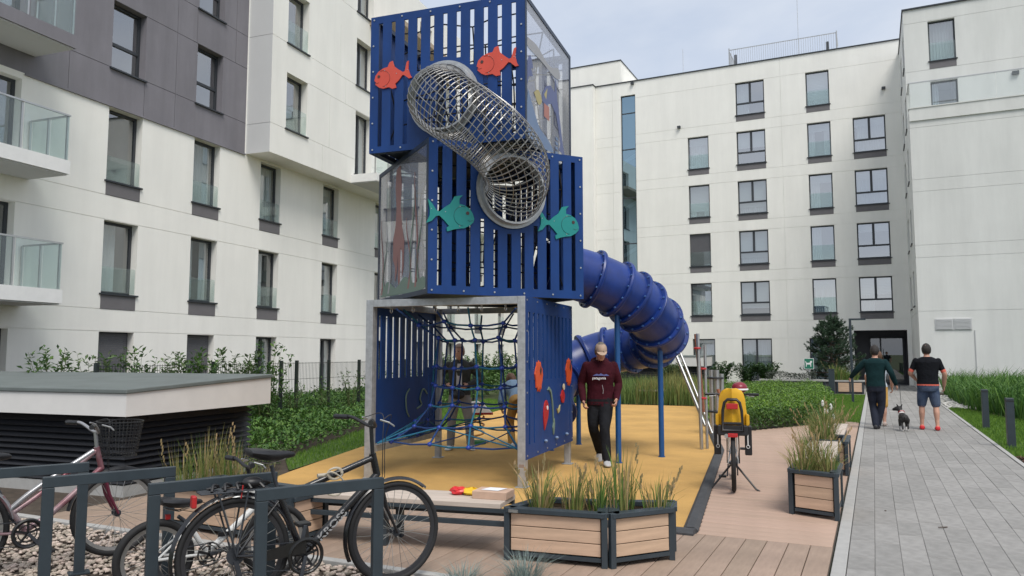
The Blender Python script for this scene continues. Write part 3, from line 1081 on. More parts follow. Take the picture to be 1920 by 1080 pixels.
gv = [(15.27, 7.95, 8.93), (16.35, 7.95, 13.5), (17.10, 10.72, 11.8), (13.0, 7.95, 8.93), (18.75, 10.72, 13.5)]
reg = lambda x, z: 1 if (z > 7.93 and x < 19.35) else 0
wb = MB()
facade(wb, O, X, N, S0, S1, 0, 15.0, opens, gh, gv, reg, rd=.22)
wb.build('wall', [M_white, M_grey], left_b)
eb = MB(); eb.box(-.05, 11.9, 7.90, .045, 19.3, 7.945); eb.build('band_trim', M_grey, left_b)
eb = MB(); eb.box(-9, S0, 14.8, -.3, S1, 15.05); eb.box(-9, S0, 0, -8.9, S1, 14.8); eb.build('roof_slab', M_grey, left_b)
for i, (a, c_, z0, z1, st, sp, gd_) in enumerate(wins):
    cu = None
    bl = 0
    if z0 > 2 and st == 'single':
        cu = [(0.02, .62)] if i % 2 else [(.02, .45), (.7, .98)]
        if z0 > 5.5:
            cu = None if a < 17 else [(.3, .98)]
    if z0 < 1 and st == 'single':
        bl = .98
    if z0 < 1 and st == 'two' and a > 14:
        cu = [(.25, 1)]
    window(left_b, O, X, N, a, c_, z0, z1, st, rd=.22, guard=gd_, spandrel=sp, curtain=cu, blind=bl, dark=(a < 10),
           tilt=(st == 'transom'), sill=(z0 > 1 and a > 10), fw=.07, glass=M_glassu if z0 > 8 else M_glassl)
# projecting white block
BP = 0.91
opens, wins = [], []
BC = [(20.13, 21.27), (24.3, 25.5), (29.5, 30.7), (34, 35.2), (38.5, 39.7)]
for i, (a, c_) in enumerate(BC):
    for (z0, z1) in ((8.93, 10.80), (11.80, 13.65)):
        if i == 1 and z0 < 10:
            z0 = 8.35
        opens.append((a, c_, z0, z1)); wins.append((a, c_, z0, z1, 'two' if i else 'single', i == 0))
# third level
    opens.append((a, c_, 14.7, 16.5)); wins.append((a, c_, 14.7, 16.5, 'two' if i else 'single', i == 0))
Ob = Vector((BP, 0, 0))
gh = [(8.90, 19.3, 46), (11.78, 19.3, 46), (10.82, 21.3, 30), (14.65, 19.3, 46)]
gv = [(22.6, 8.90, 10.8), (23.6, 10.8, 11.78), (22.2, 7.9, 8.9), (23.2, 11.78, 13.7)]
wb = MB()
facade(wb, Ob, X, N, 19.35, S1, 7.95, 17.4, opens, gh, gv, rd=.27)
wb.quad((0, 19.35, 7.95), (BP, 19.35, 7.95), (BP, S1, 7.95), (0, S1, 7.95))
wb.build('projecting_block', [M_white], left_b)
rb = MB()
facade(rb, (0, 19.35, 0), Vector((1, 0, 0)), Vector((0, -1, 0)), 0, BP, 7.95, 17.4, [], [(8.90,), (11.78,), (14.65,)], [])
rb.build('block_return', M_lgrey, left_b)  # side face in a greyer tone than the block front
rb = MB(); rb.box(-8, 19.36, 17.0, BP - .3, S1, 17.38); rb.build('block_roof', M_lgrey, left_b)
# roof overhang further along, seen above the tower
rb = MB(); rb.box(BP, 25.2, 14.5, BP + 1.3, 33, 14.7); rb.build('roof_overhang', mat('soffit_tan', (.42, .33, .24), .7), left_b)
for (a, c_, z0, z1, st, gu) in wins:
    window(left_b, Ob, X, N, a, c_, z0, z1, st, rd=.27, guard=(.8 if gu else None), curtain=[(0, .35)] if gu else [(.4, 1)], tilt=gu, fw=.07, glass=M_glassu)

def balcony(root, off, s0, s1, zs, out, soff=M_lgrey, face=M_white_paint, side_rail=True):
    """slab with fascia; posts, glass panes and hand rail are sub-parts"""
    sb = MB()
    sb.box(off + .001, s0, zs - .02, off + out, s1, zs + .28)
    b_ = sb.build('balcony', face, root)
    s2 = MB(); s2.box(off + .02, s0 + .03, zs - .05, off + out - .04, s1 - .04, zs - .021); s2.build('soffit', soff, b_)
    ztop = zs + 1.28
    hb = MB()
    hb.box(off + out - .06, s0, ztop, off + out - .02, s1 - .02, ztop + .035)
    hb.box(off + .02, s1 - .06, ztop, off + out - .06, s1 - .02, ztop + .035)
    hb.build('handrail', M_inox, b_)
    n = max(2, int(round((s1 - s0) / 1.05)))
    for i in range(n):
        a, c_ = s0 + (s1 - s0) * i / n, s0 + (s1 - s0) * (i + 1) / n
        gb = MB(); gb.box(off + out - .045, a + .04, zs + .24, off + out - .03, c_ - .04, ztop); gb.build('glass_panel', M_guard, b_)
        pb = MB(); pb.box(off + out - .09, a - .02, zs + .28, off + out - .05, a + .02, ztop); pb.build('post', M_inox, b_)
    pb = MB(); pb.box(off + out - .09, s1 - .08, zs + .28, off + out - .05, s1 - .04, ztop); pb.build('post', M_inox, b_)
    for i in range(2):
        u0, u1 = off + .05 + (out - .1) * i / 2, off + .05 + (out - .1) * (i + 1) / 2
        gb = MB(); gb.box(u0 + .03, s1 - .04, zs + .24, u1 - .03, s1 - .025, ztop); gb.build('glass_panel', M_guard, b_)
        pb = MB(); pb.box(u0 - .02, s1 - .10, zs + .28, u0 + .02, s1 - .06, ztop); pb.build('post', M_inox, b_)
    return b_
balcony(left_b, 0, 6.5, 12.12, 2.72, 1.25)
balcony(left_b, 0, 6.5, 12.15, 5.59, 1.25)
b3 = balcony(left_b, 0, 6.5, 12.15, 8.46, 1.25, face=M_grey)
balcony(left_b, BP, 24.05, 26.9, 7.98, 1.1)
# ------------------------------------------------------------------ play tower: three stacked cubes, net tunnel, tube slide
TC = Vector((-5.03, 9.42, 0))
tower = empty('play_tower', TC, 0.0, label='blue three storey playground tower of twisted cubes with net tunnel and tube slide', cat='play tower')
HS = 1.1
class Fr:
    """a cube's frame, in tower-local coordinates"""
    def __init__(self, deg):
        r = R(deg)
        self.X = Vector((math.cos(r), math.sin(r), 0)); self.Y = Vector((-math.sin(r), math.cos(r), 0))
    def p(self, x, y, z):
        return self.X * x + self.Y * y + Vector((0, 0, z))
    def face(self, k, out=0.0):
        """origin, u axis and outward normal of a face; u runs left to right seen from outside"""
        X, Y = self.X, self.Y
        return {'f': (-Y * (HS + out), X, -Y), 'r': (X * (HS + out), Y, X), 'b': (Y * (HS + out), -X, Y), 'l': (-X * (HS + out), -Y, -X)}[k]
FA, FB, FC = Fr(6), Fr(51), Fr(6)
Zv = Vector((0, 0, 1))

def slot_panel(fr, face, z0, z1, u0, u1, slots, hole=None, th=0.022, name='slatted_panel', m=M_blue, out=0.0):
    O, U, N = fr.face(face, out)
    us, zs = {u0, u1}, {z0, z1}
    for s in slots:
        us |= {s[0], s[1]}; zs |= {s[2], s[3]}
    if hole:
        hu, hz, hr = hole
        for k in range(-11, 12):
            us.add(round(hu + hr * k / 11, 4)); zs.add(round(hz + hr * k / 11, 4))
    us = sorted(u for u in us if u0 <= u <= u1); zs = sorted(z for z in zs if z0 <= z <= z1)
    us = [u for i, u in enumerate(us) if i == 0 or u - us[i - 1] > 1e-5]
    zs = [z for i, z in enumerate(zs) if i == 0 or z - zs[i - 1] > 1e-5]
    solid = {}
    for i in range(len(us) - 1):
        for j in range(len(zs) - 1):
            cu, cz = (us[i] + us[i + 1]) / 2, (zs[j] + zs[j + 1]) / 2
            k = not any(s[0] < cu < s[1] and s[2] < cz < s[3] for s in slots)
            if hole and (cu - hole[0]) ** 2 + (cz - hole[1]) ** 2 < hole[2] ** 2:
                k = False
            solid[i, j] = k
    mb = MB()
    def P(u, z, d):
        return O + U * u + Zv * z - N * d
    for (i, j), k in solid.items():
        if not k:
            continue
        a, b_, c, d = us[i], us[i + 1], zs[j], zs[j + 1]
        mb.quad(P(a, c, 0), P(b_, c, 0), P(b_, d, 0), P(a, d, 0))
        mb.quad(P(a, d, th), P(b_, d, th), P(b_, c, th), P(a, c, th))
        if not solid.get((i - 1, j)): mb.quad(P(a, c, th), P(a, c, 0), P(a, d, 0), P(a, d, th))
        if not solid.get((i + 1, j)): mb.quad(P(b_, c, 0), P(b_, c, th), P(b_, d, th), P(b_, d, 0))
        if not solid.get((i, j - 1)): mb.quad(P(a, c, th), P(b_, c, th), P(b_, c, 0), P(a, c, 0))
        if not solid.get((i, j + 1)): mb.quad(P(a, d, 0), P(b_, d, 0), P(b_, d, th), P(a, d, th))
    po = mb.build(name, m, tower)
    # bolts round the rim
    bb = MB()
    for k in range(6):
        uu = u0 + .05 + (u1 - u0 - .1) * k / 5
        for zz in (z0 + .045, z1 - .045):
            bb.disc(P(uu, zz, -.004), N, .012, .01, 7)
    for k in range(1, 5):
        zz = z0 + .05 + (z1 - z0 - .1) * k / 5
        for uu in (u0 + .045, u1 - .045):
            bb.disc(P(uu, zz, -.004), N, .012, .01, 7)
    tag(bb.build('bolts', M_inox, po), kind='stuff')
    return po
SW = 0.062
SX = [-0.95 + 0.19 * i for i in range(11)]
def slots_std(z0, z1, ring=None, cut=None):
    out = []
    for x in SX:
        if ring and abs(x - ring[0]) < ring[2] + .03:
            dz = math.sqrt(max(0, (ring[2] + .09) ** 2 - (x - ring[0]) ** 2))
            if z1 > ring[1] + dz + .15: out.append((x - SW / 2, x + SW / 2, ring[1] + dz, z1))
            if ring[1] - dz - .15 > z0: out.append((x - SW / 2, x + SW / 2, z0, ring[1] - dz))
        else:
            out.append((x - SW / 2, x + SW / 2, z0, z1))
    return out
ZA, ZB, ZC = (0.33, 2.31), (2.335, 4.27), (4.275, 6.16)

# steel frame of each cube: posts and rails
def frame(fr, z0, z1, posts=True, foot=0.0, m=M_steel, w=0.085, rails=True):
    for (sx, sy) in ((-1, -1), (1, -1), (1, 1), (-1, 1)):
        if posts:
            pb = MB()
            c = fr.p(sx * (HS - .06), sy * (HS - .06), 0)
            pb.obox(c + Zv * ((z0 - foot + z1) / 2), fr.X * (w / 2), fr.Y * (w / 2), Zv * ((z1 - z0 + foot) / 2))
            if foot:
                pb.obox(c + Zv * .006, fr.X * .075, fr.Y * .075, Zv * .006)
            pb.build('post', m, tower, bevel=.006)
    if rails:
        for zz in (z0 + w / 2, z1 - w / 2):
            for k in range(4):
                q = [(-1, -1), (1, -1), (1, 1), (-1, 1)]
                a, c = q[k], q[(k + 1) % 4]
                if zz < 1 and k in (0, 2):
                    continue
                rb = MB()
                A = fr.p(a[0] * (HS - .06), a[1] * (HS - .06), zz); B = fr.p(c[0] * (HS - .06), c[1] * (HS - .06), zz)
                d = (B - A).normalized() * (w / 2 + .002)
                rb.bar(A + d, B - d, w - .004, w - .002)
                rb.build('rail', m, tower)
frame(FA, ZA[0], ZA[1], foot=ZA[0])
M_fr2 = mat('dark_blue_frame', (.02, .035, .07), .45, metal=.2)
frame(FB, ZB[0], ZB[1], m=M_fr2, w=.06)
frame(FC, ZC[0], ZC[1], m=M_fr2, w=.06)
# wide galvanised portal on the open front of the lower cube
O, U, N = FA.face('f', .004)
for (a, c_, za, zb) in ((-1.1, -1.0, 0.0, 2.31), (1.0, 1.1, 0.0, 2.31), (-1.0, 1.0, 2.215, 2.31)):
    pb = MB()
    pb.obox(O + U * ((a + c_) / 2) + Zv * ((za + zb) / 2) - N * .045, U * ((c_ - a) / 2), N * .05, Zv * ((zb - za) / 2))
    pb.build('portal_frame', M_steel, tower, bevel=.005)
pb = MB()
pb.obox(O + U * 1.05 + Zv * .26 + N * .003, U * .035, N * .003, Zv * .02)
pb.build('maker_plate', mat('plate_brown', (.25, .19, .16), .5), tower)

# lower cube side panels (slots above, solid below), floor of each cube, upper panels
def slots_low():
    s = []
    for k in range(11):
        x = -0.95 + .19 * k
        if k in (0, 1):
            s.append((x - .022, x + .022, .50, 1.28)); s.append((x - .036, x + .036, 1.40, 2.12))
        elif k == 10:
            s.append((x - .022, x + .022, .50, 2.12))
        else:
            s.append((x - .036, x + .036, 1.27, 2.12))
    return s
slot_panel(FA, 'r', .33, 2.31, -1.1, 1.1, slots_low(), out=.004)
slot_panel(FA, 'l', .42, 2.31, -1.1, 1.1, slots_low(), out=.004)
RC = (0.0, 4.91, 0.47)
RB_ = (0.02, 3.70, 0.47)
slot_panel(FC, 'f', ZC[0], ZC[1], -1.1, 1.1, slots_std(4.36, 6.06, RC), hole=(RC[0], RC[1], .45), out=.004)
slot_panel(FC, 'l', ZC[0], ZC[1], -1.1, 1.1, slots_std(4.36, 6.06), out=.004)
slot_panel(FC, 'b', ZC[0], ZC[1], -1.1, 1.1, slots_std(4.36, 6.06), out=.004)
slot_panel(FB, 'f', ZB[0], ZB[1], -1.1, 1.1, slots_std(2.44, 4.18, RB_), hole=(RB_[0], RB_[1], .45), out=.004)
slot_panel(FB, 'r', ZB[0], ZB[1], -1.1, 1.1, slots_std(2.44, 4.18, (0, 2.86, .47)), hole=(0, 2.86, .44), out=.004)
slot_panel(FB, 'b', ZB[0], ZB[1], -1.1, 1.1, slots_std(2.44, 4.18), out=.004)
for (fr, z) in ((FB, ZB[0] + .07), (FC, ZC[0] + .07)):
    fb = MB(); fb.obox(Zv * z, fr.X * (HS - .1), fr.Y * (HS - .1), Zv * .012); fb.build('floor_plate', M_fr2, tower)

# clear panels with printed sea life
M_poly = glass_mat('clear_polycarbonate', (.86, .87, .90), .06, 1.45, milk=.17, milkcol=(.58, .58, .64))
def clear_panel(fr, face, z0, z1):
    O, U, N = fr.face(face, .004)
    mb = MB()
    for (a, c_) in ((-1.04, -.005), (.005, 1.04)):
        mb.obox(O + U * ((a + c_) / 2) + Zv * ((z0 + z1) / 2) - N * .006, U * ((c_ - a) / 2), N * .004, Zv * ((z1 - z0) / 2 - .055))
    p = mb.build('clear_panel', M_poly, tower)
    fb = MB()
    fb.obox(O + Zv * (z0 + .03) - N * .01, U * 1.1, N * .015, Zv * .03)
    fb.obox(O + Zv * (z1 - .03) - N * .01, U * 1.1, N * .015, Zv * .03)
    for s in (-1.07, 1.07):
        fb.obox(O + U * s + Zv * ((z0 + z1) / 2) - N * .01, U * .03, N * .0148, Zv * ((z1 - z0) / 2 - .06))
    fb.build('panel_trim', M_fr2, p)
    return p, O, U, N
def print_shape(par, O, U, N, poly, m, name, d=.0016, off=.0):
    mb = MB(); mb.prism(poly, O + N * (.001 + off), U, Zv, N * d); mb.build(name, m, par)
def blob(pts, n=5):
    c = catmull([(p[0], p[1], 0) for p in pts] + [(pts[0][0], pts[0][1], 0)], n)
    return [(q.x, q.y) for q in c[:-1]]
M_pblue = mat('print_blue', (.10, .125, .27), .5)  # print colours greyed, the panel's reflected haze is mixed into them
M_plblue = mat('print_light_blue', (.15, .22, .36), .5)
M_pgrey = mat('print_grey', (.34, .34, .36), .5)
M_pyel = mat('print_yellow', (.42, .36, .16), .5)
M_pred = mat('print_red', (.42, .17, .14), .5)
M_pmar = mat('print_maroon', (.27, .12, .115), .5)
M_pgreen = mat('print_green', (.15, .22, .18), .5)
p, O, U, N = clear_panel(FC, 'r', ZC[0], ZC[1])
dolphin = [(-.40, 4.98), (-.36, 5.10), (-.20, 5.25), (0, 5.33), (.22, 5.30), (.28, 5.52), (.36, 5.22), (.48, 4.98), (.60, 4.72), (.66, 4.62), (.80, 4.42), (.72, 4.40), (.62, 4.50), (.44, 4.52), (.50, 4.62), (.42, 4.80), (.28, 5.0), (.05, 5.08), (-.10, 5.03), (-.18, 4.80), (-.26, 4.78), (-.22, 4.98)]
print_shape(p, O, U, N, dolphin, M_pblue, 'dolphin_print')
print_shape(p, O, U, N, blob([(-1.0, 4.95), (-.75, 4.75), (-.5, 4.58), (-.1, 4.52), (.1, 4.40), (-1.0, 4.36)], 4), M_plblue, 'wave_print')
print_shape(p, O, U, N, blob([(-1.0, 5.62), (-.6, 5.66), (-.2, 5.60), (.1, 5.62), (.42, 5.72), (.5, 5.6), (.2, 5.52), (-.4, 5.52), (-1.0, 5.5)], 4), M_pgrey, 'cloud_print')
print_shape(p, O, U, N, blob([(-1.02, 5.30), (-.9, 5.42), (-.78, 5.30), (-.86, 5.26), (-.8, 5.18), (-.96, 5.12), (-1.02, 5.0)], 3), M_pblue, 'fin_print')
print_shape(p, O, U, N, [(-.30, 5.10), (-.14, 5.24), (-.20, 5.06)], M_pyel, 'sail_print', off=.001)
print_shape(p, O, U, N, blob([(-.75, 4.98), (-.55, 5.08), (-.40, 4.98), (-.55, 4.88)], 3), M_pyel, 'boat_print', off=.001)
print_shape(p, O, U, N, [(-.30, 4.98), (-.06, 5.0), (-.06, 4.80), (-.30, 4.80)], M_pred, 'hull_print', off=.001)
for k in range(4):
    print_shape(p, O, U, N, [(.24 + .01 * k, 4.42 + k * .07), (.36 + .01 * k, 4.43 + k * .07), (.36, 4.47 + k * .07), (.24, 4.46 + k * .07)], M_plblue, 'bubble_print', off=.001)
p, O, U, N = clear_panel(FB, 'l', ZB[0], ZB[1])
octo = [(-.22, 4.15), (-.05, 4.18), (.02, 3.9), (-.02, 3.6), (.06, 3.3), (.16, 3.1), (.14, 2.75), (.06, 2.60), (.08, 2.95), (.0, 3.05), (.0, 2.62), (-.05, 2.42), (-.10, 2.62), (-.10, 3.0), (-.16, 2.7), (-.24, 2.58), (-.24, 2.8), (-.34, 2.9), (-.34, 3.2), (-.24, 3.35), (-.20, 3.6), (-.26, 3.9)]
print_shape(p, O, U, N, octo, M_pmar, 'octopus_print')
for k, (x0_, h, s) in enumerate(((.35, .95, .1), (.5, 1.25, -.08), (.65, 1.5, .07), (.8, 1.0, -.1), (-.55, 1.0, .1), (-.72, .8, -.1), (-.88, 1.1, .06))):
    a = [(x0_ + s * math.sin(t * 5) + .03 * (1 - t), 2.45 + h * t) for t in [i / 8 for i in range(9)]]
    b_ = [(q[0] - .06 * (1 - i / 8) - .01, q[1]) for i, q in enumerate(a)]
    print_shape(p, O, U, N, a + b_[::-1], [M_pmar, M_pgreen, M_pmar, M_pgreen, M_pgrey, M_pgreen, M_pmar][k], 'seaweed_print', off=.001)
print_shape(p, O, U, N, blob([(-.95, 2.42), (-.6, 2.62), (-.2, 2.50), (.2, 2.62), (.6, 2.50), (.95, 2.56), (.95, 2.40)], 4), M_pgreen, 'seabed_print', off=.0005)

# fish plaques
def fish_poly(s=1.0, kind=0):
    body = [(-.27, -.02), (-.25, .05), (-.20, .10), (-.12, .135), (-.05, .14), (-.02, .20), (.03, .215), (.05, .13), (.11, .075), (.18, .02), (.21, .03), (.245, .15), (.275, .165), (.262, .05), (.285, -.045), (.31, -.085), (.265, -.09), (.20, -.03), (.17, -.02), (.10, -.09), (.05, -.12), (.06, -.18), (.0, -.185), (-.05, -.15), (-.14, -.155), (-.20, -.13), (-.26, -.075), (-.245, -.045)]
    if kind:
        body = [(-.28, -.03), (-.26, .03), (-.22, .085), (-.15, .12), (-.09, .13), (-.09, .19), (-.13, .235), (-.03, .21), (.02, .12), (.09, .07), (.15, .015), (.19, .03), (.24, .10), (.295, .15), (.265, .03), (.265, -.04), (.305, -.13), (.24, -.10), (.19, -.04), (.15, -.03), (.09, -.08), (.03, -.14), (.06, -.165), (.05, -.205), (-.03, -.175), (-.09, -.16), (-.16, -.15), (-.23, -.11), (-.27, -.07)]
    return [(a * s, b_ * s) for a, b_ in body]
M_fred = mat('red_hpl', (.62, .075, .045), .45, var=.06)
M_fgill = mat('red_hpl_line', (.30, .03, .02), .5)
M_fteal = mat('teal_hpl', (.008, .23, .22), .45, var=.06)
M_ftgill = mat('teal_hpl_line', (.003, .10, .11), .5)
M_eye = mat('plaque_eye', (.06, .03, .03), .4)
def fish(fr, face, u, z, s, kind, m, ml, flip=1, rot=0.0):
    O, U, N = fr.face(face, .004)
    c, sn = math.cos(rot), math.sin(rot)
    U2 = (U * c + Zv * sn) * flip; V2 = Zv * c - U * sn
    O2 = O + U * u + Zv * z + N * .003
    mb = MB(); mb.prism(fish_poly(s, kind), O2, U2, V2, N * .016)
    f = mb.build('fish_plaque', m, tower)
    gb = MB()
    pts = [O2 + N * .017 + U2 * ((-.14 + .115 * math.cos(t)) * s) + V2 * ((-.01 + .115 * math.sin(t)) * s) for t in [-1.6 + 3.4 * i / 14 for i in range(15)]]
    gb.tube(pts, .0035, 5)
    gb.tube([O2 + N * .017 + U2 * (-.262 * s) + V2 * (-.05 * s), O2 + N * .017 + U2 * (-.23 * s) + V2 * (-.062 * s), O2 + N * .017 + U2 * (-.20 * s) + V2 * (-.055 * s)], .003, 5)
    gb.build('gill_line', ml, f)
    eb = MB(); eb.disc(O2 + N * .017 + U2 * (-.195 * s) + V2 * (.03 * s), N, .021 * s, .008, 10); eb.build('eye', M_eye, f)
    bb = MB()
    for (a, b_) in ((-.1, .1), (-.1, -.13), (.08, .02), (.25, .04)):
        bb.disc(O2 + N * .017 + U2 * a * s + V2 * b_ * s, N, .006, .006, 6)
    tag(bb.build('bolts', M_inox, f), kind='stuff')
fish(FC, 'f', -.77, 5.30, .96, 0, M_fred, M_fgill, 1, .08)
fish(FC, 'f', .72, 5.295, .98, 0, M_fred, M_fgill, 1, .0)
fish(FB, 'f', -.80, 3.33, 1.08, 1, M_fteal, M_ftgill, -1, -.02)
fish(FB, 'f', .73, 3.33, 1.06, 1, M_fteal, M_ftgill, -1, -.02)

# plaques on the lower right panel: orange fish, red fish, seahorse-like bits and handles
M_for = mat('orange_hpl', (.62, .085, .02), .45, var=.06)
O, U, N = FA.face('r', .004)
def plaque(poly, m, name, th=.014, off=.003):
    mb = MB(); mb.prism(poly, O + N * off, U, Zv, N * th); return mb.build(name, m, tower)
def clown(u, z, s=1.0):
    po = [(-.17, .02), (-.13, .10), (-.10, .12), (-.08, .17), (-.04, .13), (-.01, .19), (.03, .14), (.06, .17), (.08, .12), (.14, .08), (.16, .0), (.13, -.08), (.10, -.12), (.09, -.18), (.05, -.14), (.03, -.21), (-.01, -.15), (-.05, -.20), (-.07, -.14), (-.12, -.15), (-.13, -.07)]
    f = plaque([(u + a * s, z + b_ * s) for a, b_ in po], M_for, 'fish_plaque')
    eb = MB(); eb.prism([(u + .02 * s, z + .06 * s), (u + .05 * s, z + .12 * s), (u + .10 * s, z + .07 * s), (u + .06 * s, z + .0 * s)], O + N * .018, U, Zv, N * .003); eb.build('fin_line', M_eye, f)
clown(-.60, 1.33); clown(.86, 1.35)
rf = plaque(blob([(-.36, .62), (-.28, .70), (-.20, .80), (-.19, .92), (-.27, 1.0), (-.36, .95), (-.40, .80)], 3), M_reds, 'fish_plaque')
eb = MB(); eb.disc(O + U * -.25 + Zv * .9 + N * .019, N, .03, .006, 9); eb.build('eye', M_white_paint, rf)
sw = plaque([(-.22, 1.13), (-.15, 1.17), (-.05, 1.12), (.02, .98), (.06, .80), (.05, .68), (.03, .80), (-.01, .96), (-.07, 1.08), (-.15, 1.13)], M_pgreen, 'seaweed_plaque')
plaque(blob([(.02, .62), (.08, .74), (.11, .66), (.06, .52)], 3), M_pgreen, 'leaf_plaque')
cr = plaque(blob([(.42, 1.02), (.52, 1.10), (.62, 1.02), (.56, .92), (.46, .94)], 3), M_reds, 'crab_plaque')
eb = MB(); eb.disc(O + U * .55 + Zv * 1.14 + N * .02, N, .045, .012, 10); eb.build('face', mat('print_cream', (.6, .5, .35), .5), cr)
plaque([(.22, .86), (.30, .84), (.38, .90), (.36, .82), (.28, .79)], M_pyel, 'tail_plaque')
for (u, z) in ((-.33, .48), (.18, .47), (.70, .47)):
    hb = MB(); hb.ball(O + U * u + Zv * z + N * .02, .028, .028, .022, 8, 6); hb.build('peg', M_plblue, tower, smooth=60)
# curved grooves on the inside of the left panel
O2, U2, N2 = FA.face('l', -.022)
for (us_, zs_) in (((.7, .55, .45, .5, .35), (1.0, 1.08, .95, .85, .80)), ((.1, .0, .02, .1), (1.1, 1.0, .8, .7))):
    gb = MB(); gb.tube(catmull([O2 - U2 * a * 1.0 - N2 * .006 + Zv * c_ for a, c_ in zip(us_, zs_)], 5), .012, 6); gb.build('wave_relief', M_pgreen, tower)

# net tunnel of steel wire from the top cube into the middle one
P0 = FC.p(RC[0], -HS - .02, RC[1]); d0 = -FC.Y
P3 = FB.p(RB_[0], -HS - .02, RB_[1]); d3 = -FB.Y
ctl = [P0, P0 + d0 * .74 - Zv * .22, P3 + d3 * .88 + Zv * .40, P3]
NS = 60
path_t = [bez(ctl, i / NS) for i in range(NS + 1)]
tg = [(path_t[min(i + 1, NS)] - path_t[max(i - 1, 0)]).normalized() for i in range(NS + 1)]
nn = Zv - tg[0] * Zv.dot(tg[0]); nn.normalize()
frames = []
for i in range(NS + 1):
    if i:
        nn = tg[i - 1].rotation_difference(tg[i]) @ nn
        nn = (nn - tg[i] * nn.dot(tg[i])).normalized()
    frames.append((nn.copy(), tg[i].cross(nn)))
def tp(i, a, r):
    i = max(0, min(NS, i))
    k = int(i); t = i - k
    k2 = min(NS, k + 1)
    A = path_t[k].lerp(path_t[k2], t); n_ = frames[k][0].lerp(frames[k2][0], t); b_ = frames[k][1].lerp(frames[k2][1], t)
    return A + (n_ * math.cos(a) + b_ * math.sin(a)) * r
TR = .415
nt = MB()
for q in range(41):
    i = .6 + q * (NS - 1.2) / 40
    nt.tube([tp(i, 2 * PI * k / 30, TR) for k in range(30)], .0075, 5, closed=True)
M_wire = mat('weathered_wire', (.33, .325, .315), .42, metal=.75, var=.2, vscale=9)
net = nt.build('net_tunnel', M_wire, tower, smooth=60)
nt = MB()
for q in range(30):
    a0 = 2 * PI * q / 30
    nt.tube([tp(i, a0 + i * .016, TR + .008) for i in range(0, NS + 1, 2)], .0048, 5)
nt.build('lengthwise_wire', M_wire, net, smooth=60)
# flat steel collars on the two panels and a short inner sleeve
for (c, ax) in ((P0, d0), (P3, d3)):
    cb = MB()
    a = ax.orthogonal().normalized(); b_ = ax.cross(a)
    prof = [(.41, .0), (.495, .0), (.495, .02), (.455, .02), (.445, .10), (.42, .10)]
    rings = [[c + ax * w + (a * math.cos(2 * PI * k / 40) + b_ * math.sin(2 * PI * k / 40)) * r for k in range(40)] for r, w in prof + prof[:1]]
    cb.loft(rings, cap=False)
    cb.build('tunnel_collar', M_steel, tower, smooth=40)

# rope net inside the lower cube
M_rope = mat('blue_rope', (.010, .045, .17), .8, var=.3, vscale=40, bump=.4, bscale=300)
M_teal = mat('teal_rope', (.012, .12, .21), .8, var=.25, vscale=40, bump=.4, bscale=300)
M_knot = mat('blue_knot_plastic', (.012, .045, .30), .4)
lev = [(2.2, .98, 4), (2.0, .74, 3), (1.80, .56, 2.6), (1.42, .60, 2.4), (1.16, .62, 2.4), (.90, .66, 2.6), (.66, .80, 3.2), (.46, 1.0, 5)]
NR = 12
def sq(a, h, e):
    c, s = math.cos(a), math.sin(a)
    k = (abs(c) ** e + abs(s) ** e) ** (-1 / e)
    return c * k * h, s * k * h
grid = []
for (z, h, e) in lev:
    row = []
    for k in range(NR):
        u, v = sq(2 * PI * (k + .5) / NR + .05, h, e)
        row.append(FA.p(u + RND.uniform(-.02, .02) + (.06 if .8 < z < 2 else 0), v + RND.uniform(-.02, .02), z + RND.uniform(-.03, .03)))
    grid.append(row)
nets = []
ra, rb_, kn = MB(), MB(), MB()
for j, row in enumerate(grid):
    if j == 0:
        continue
    for k in range(NR):
        A, B = row[k], row[(k + 1) % NR]
        mid = (A + B) / 2 - Zv * .02
        (ra if (j + k) % 3 else rb_).tube([A, mid, B], .0125, 6, cap=False)
for k in range(NR):
    pts = [grid[j][k] for j in range(len(lev))]
    (rb_ if k % 3 == 0 else ra).tube(pts, .013, 6)
for j in range(1, len(lev)):
    for k in range(NR):
        P = grid[j][k]
        kn.ball(P, .036, .036, .030, 8, 6)
# fans of rope to the frame corners near the floor
for (sx, sy) in ((-1, -1), (1, -1), (1, 1), (-1, 1)):
    c = FA.p(sx * .98, sy * .98, .44)
    near = sorted(grid[-2], key=lambda q: (q - c).length)[:4]
    for q in near:
        rb_.tube([c, q], .0095, 6)
# inner floor net
for k in range(0, NR // 2):
    A, B = grid[-1][k], grid[-1][(NR - 1 - k)]
    ra.tube([A, (A + B) / 2 + Zv * (-.03), B], .009, 6)
net2 = ra.build('climbing_net', M_rope, tower, smooth=60)
rb_.build('teal_rope', M_teal, net2, smooth=60)
tag(kn.build('rope_knots', M_knot, net2, smooth=60), kind='stuff')
# black rope webs inside the upper cubes, seen through the slots
M_brope = mat('black_rope', (.012, .012, .014), .8)
wb_ = MB()
for (fr, z0, z1) in ((FB, 2.45, 4.2), (FC, 4.4, 6.05)):
    for q in range(3):
        off = -.75 + .7 * q
        g1 = [[fr.p(-.95 + .38 * i + RND.uniform(-.06, .06), off + RND.uniform(-.12, .12), z0 + (z1 - z0) * j / 5 + RND.uniform(-.06, .06)) for i in range(6)] for j in range(6)]
        for j in range(6):
            wb_.tube(g1[j], .011, 5)
        for i in range(6):
            wb_.tube([g1[j][i] for j in range(6)], .011, 5)
wb_.build('rope_web', M_brope, tower, smooth=60)
# a few steel shackles hanging from the lower cube's top rail
for k in range(6):
    u = -.8 + k * .32
    sb = MB()
    c = FA.p(u, -.98, 2.17)
    sb.ring(c, FA.X, .03, .006, 12, 5); sb.bar(c + Zv * .03, c + Zv * .07, .02)
    sb.build('shackle', M_inox, tower)

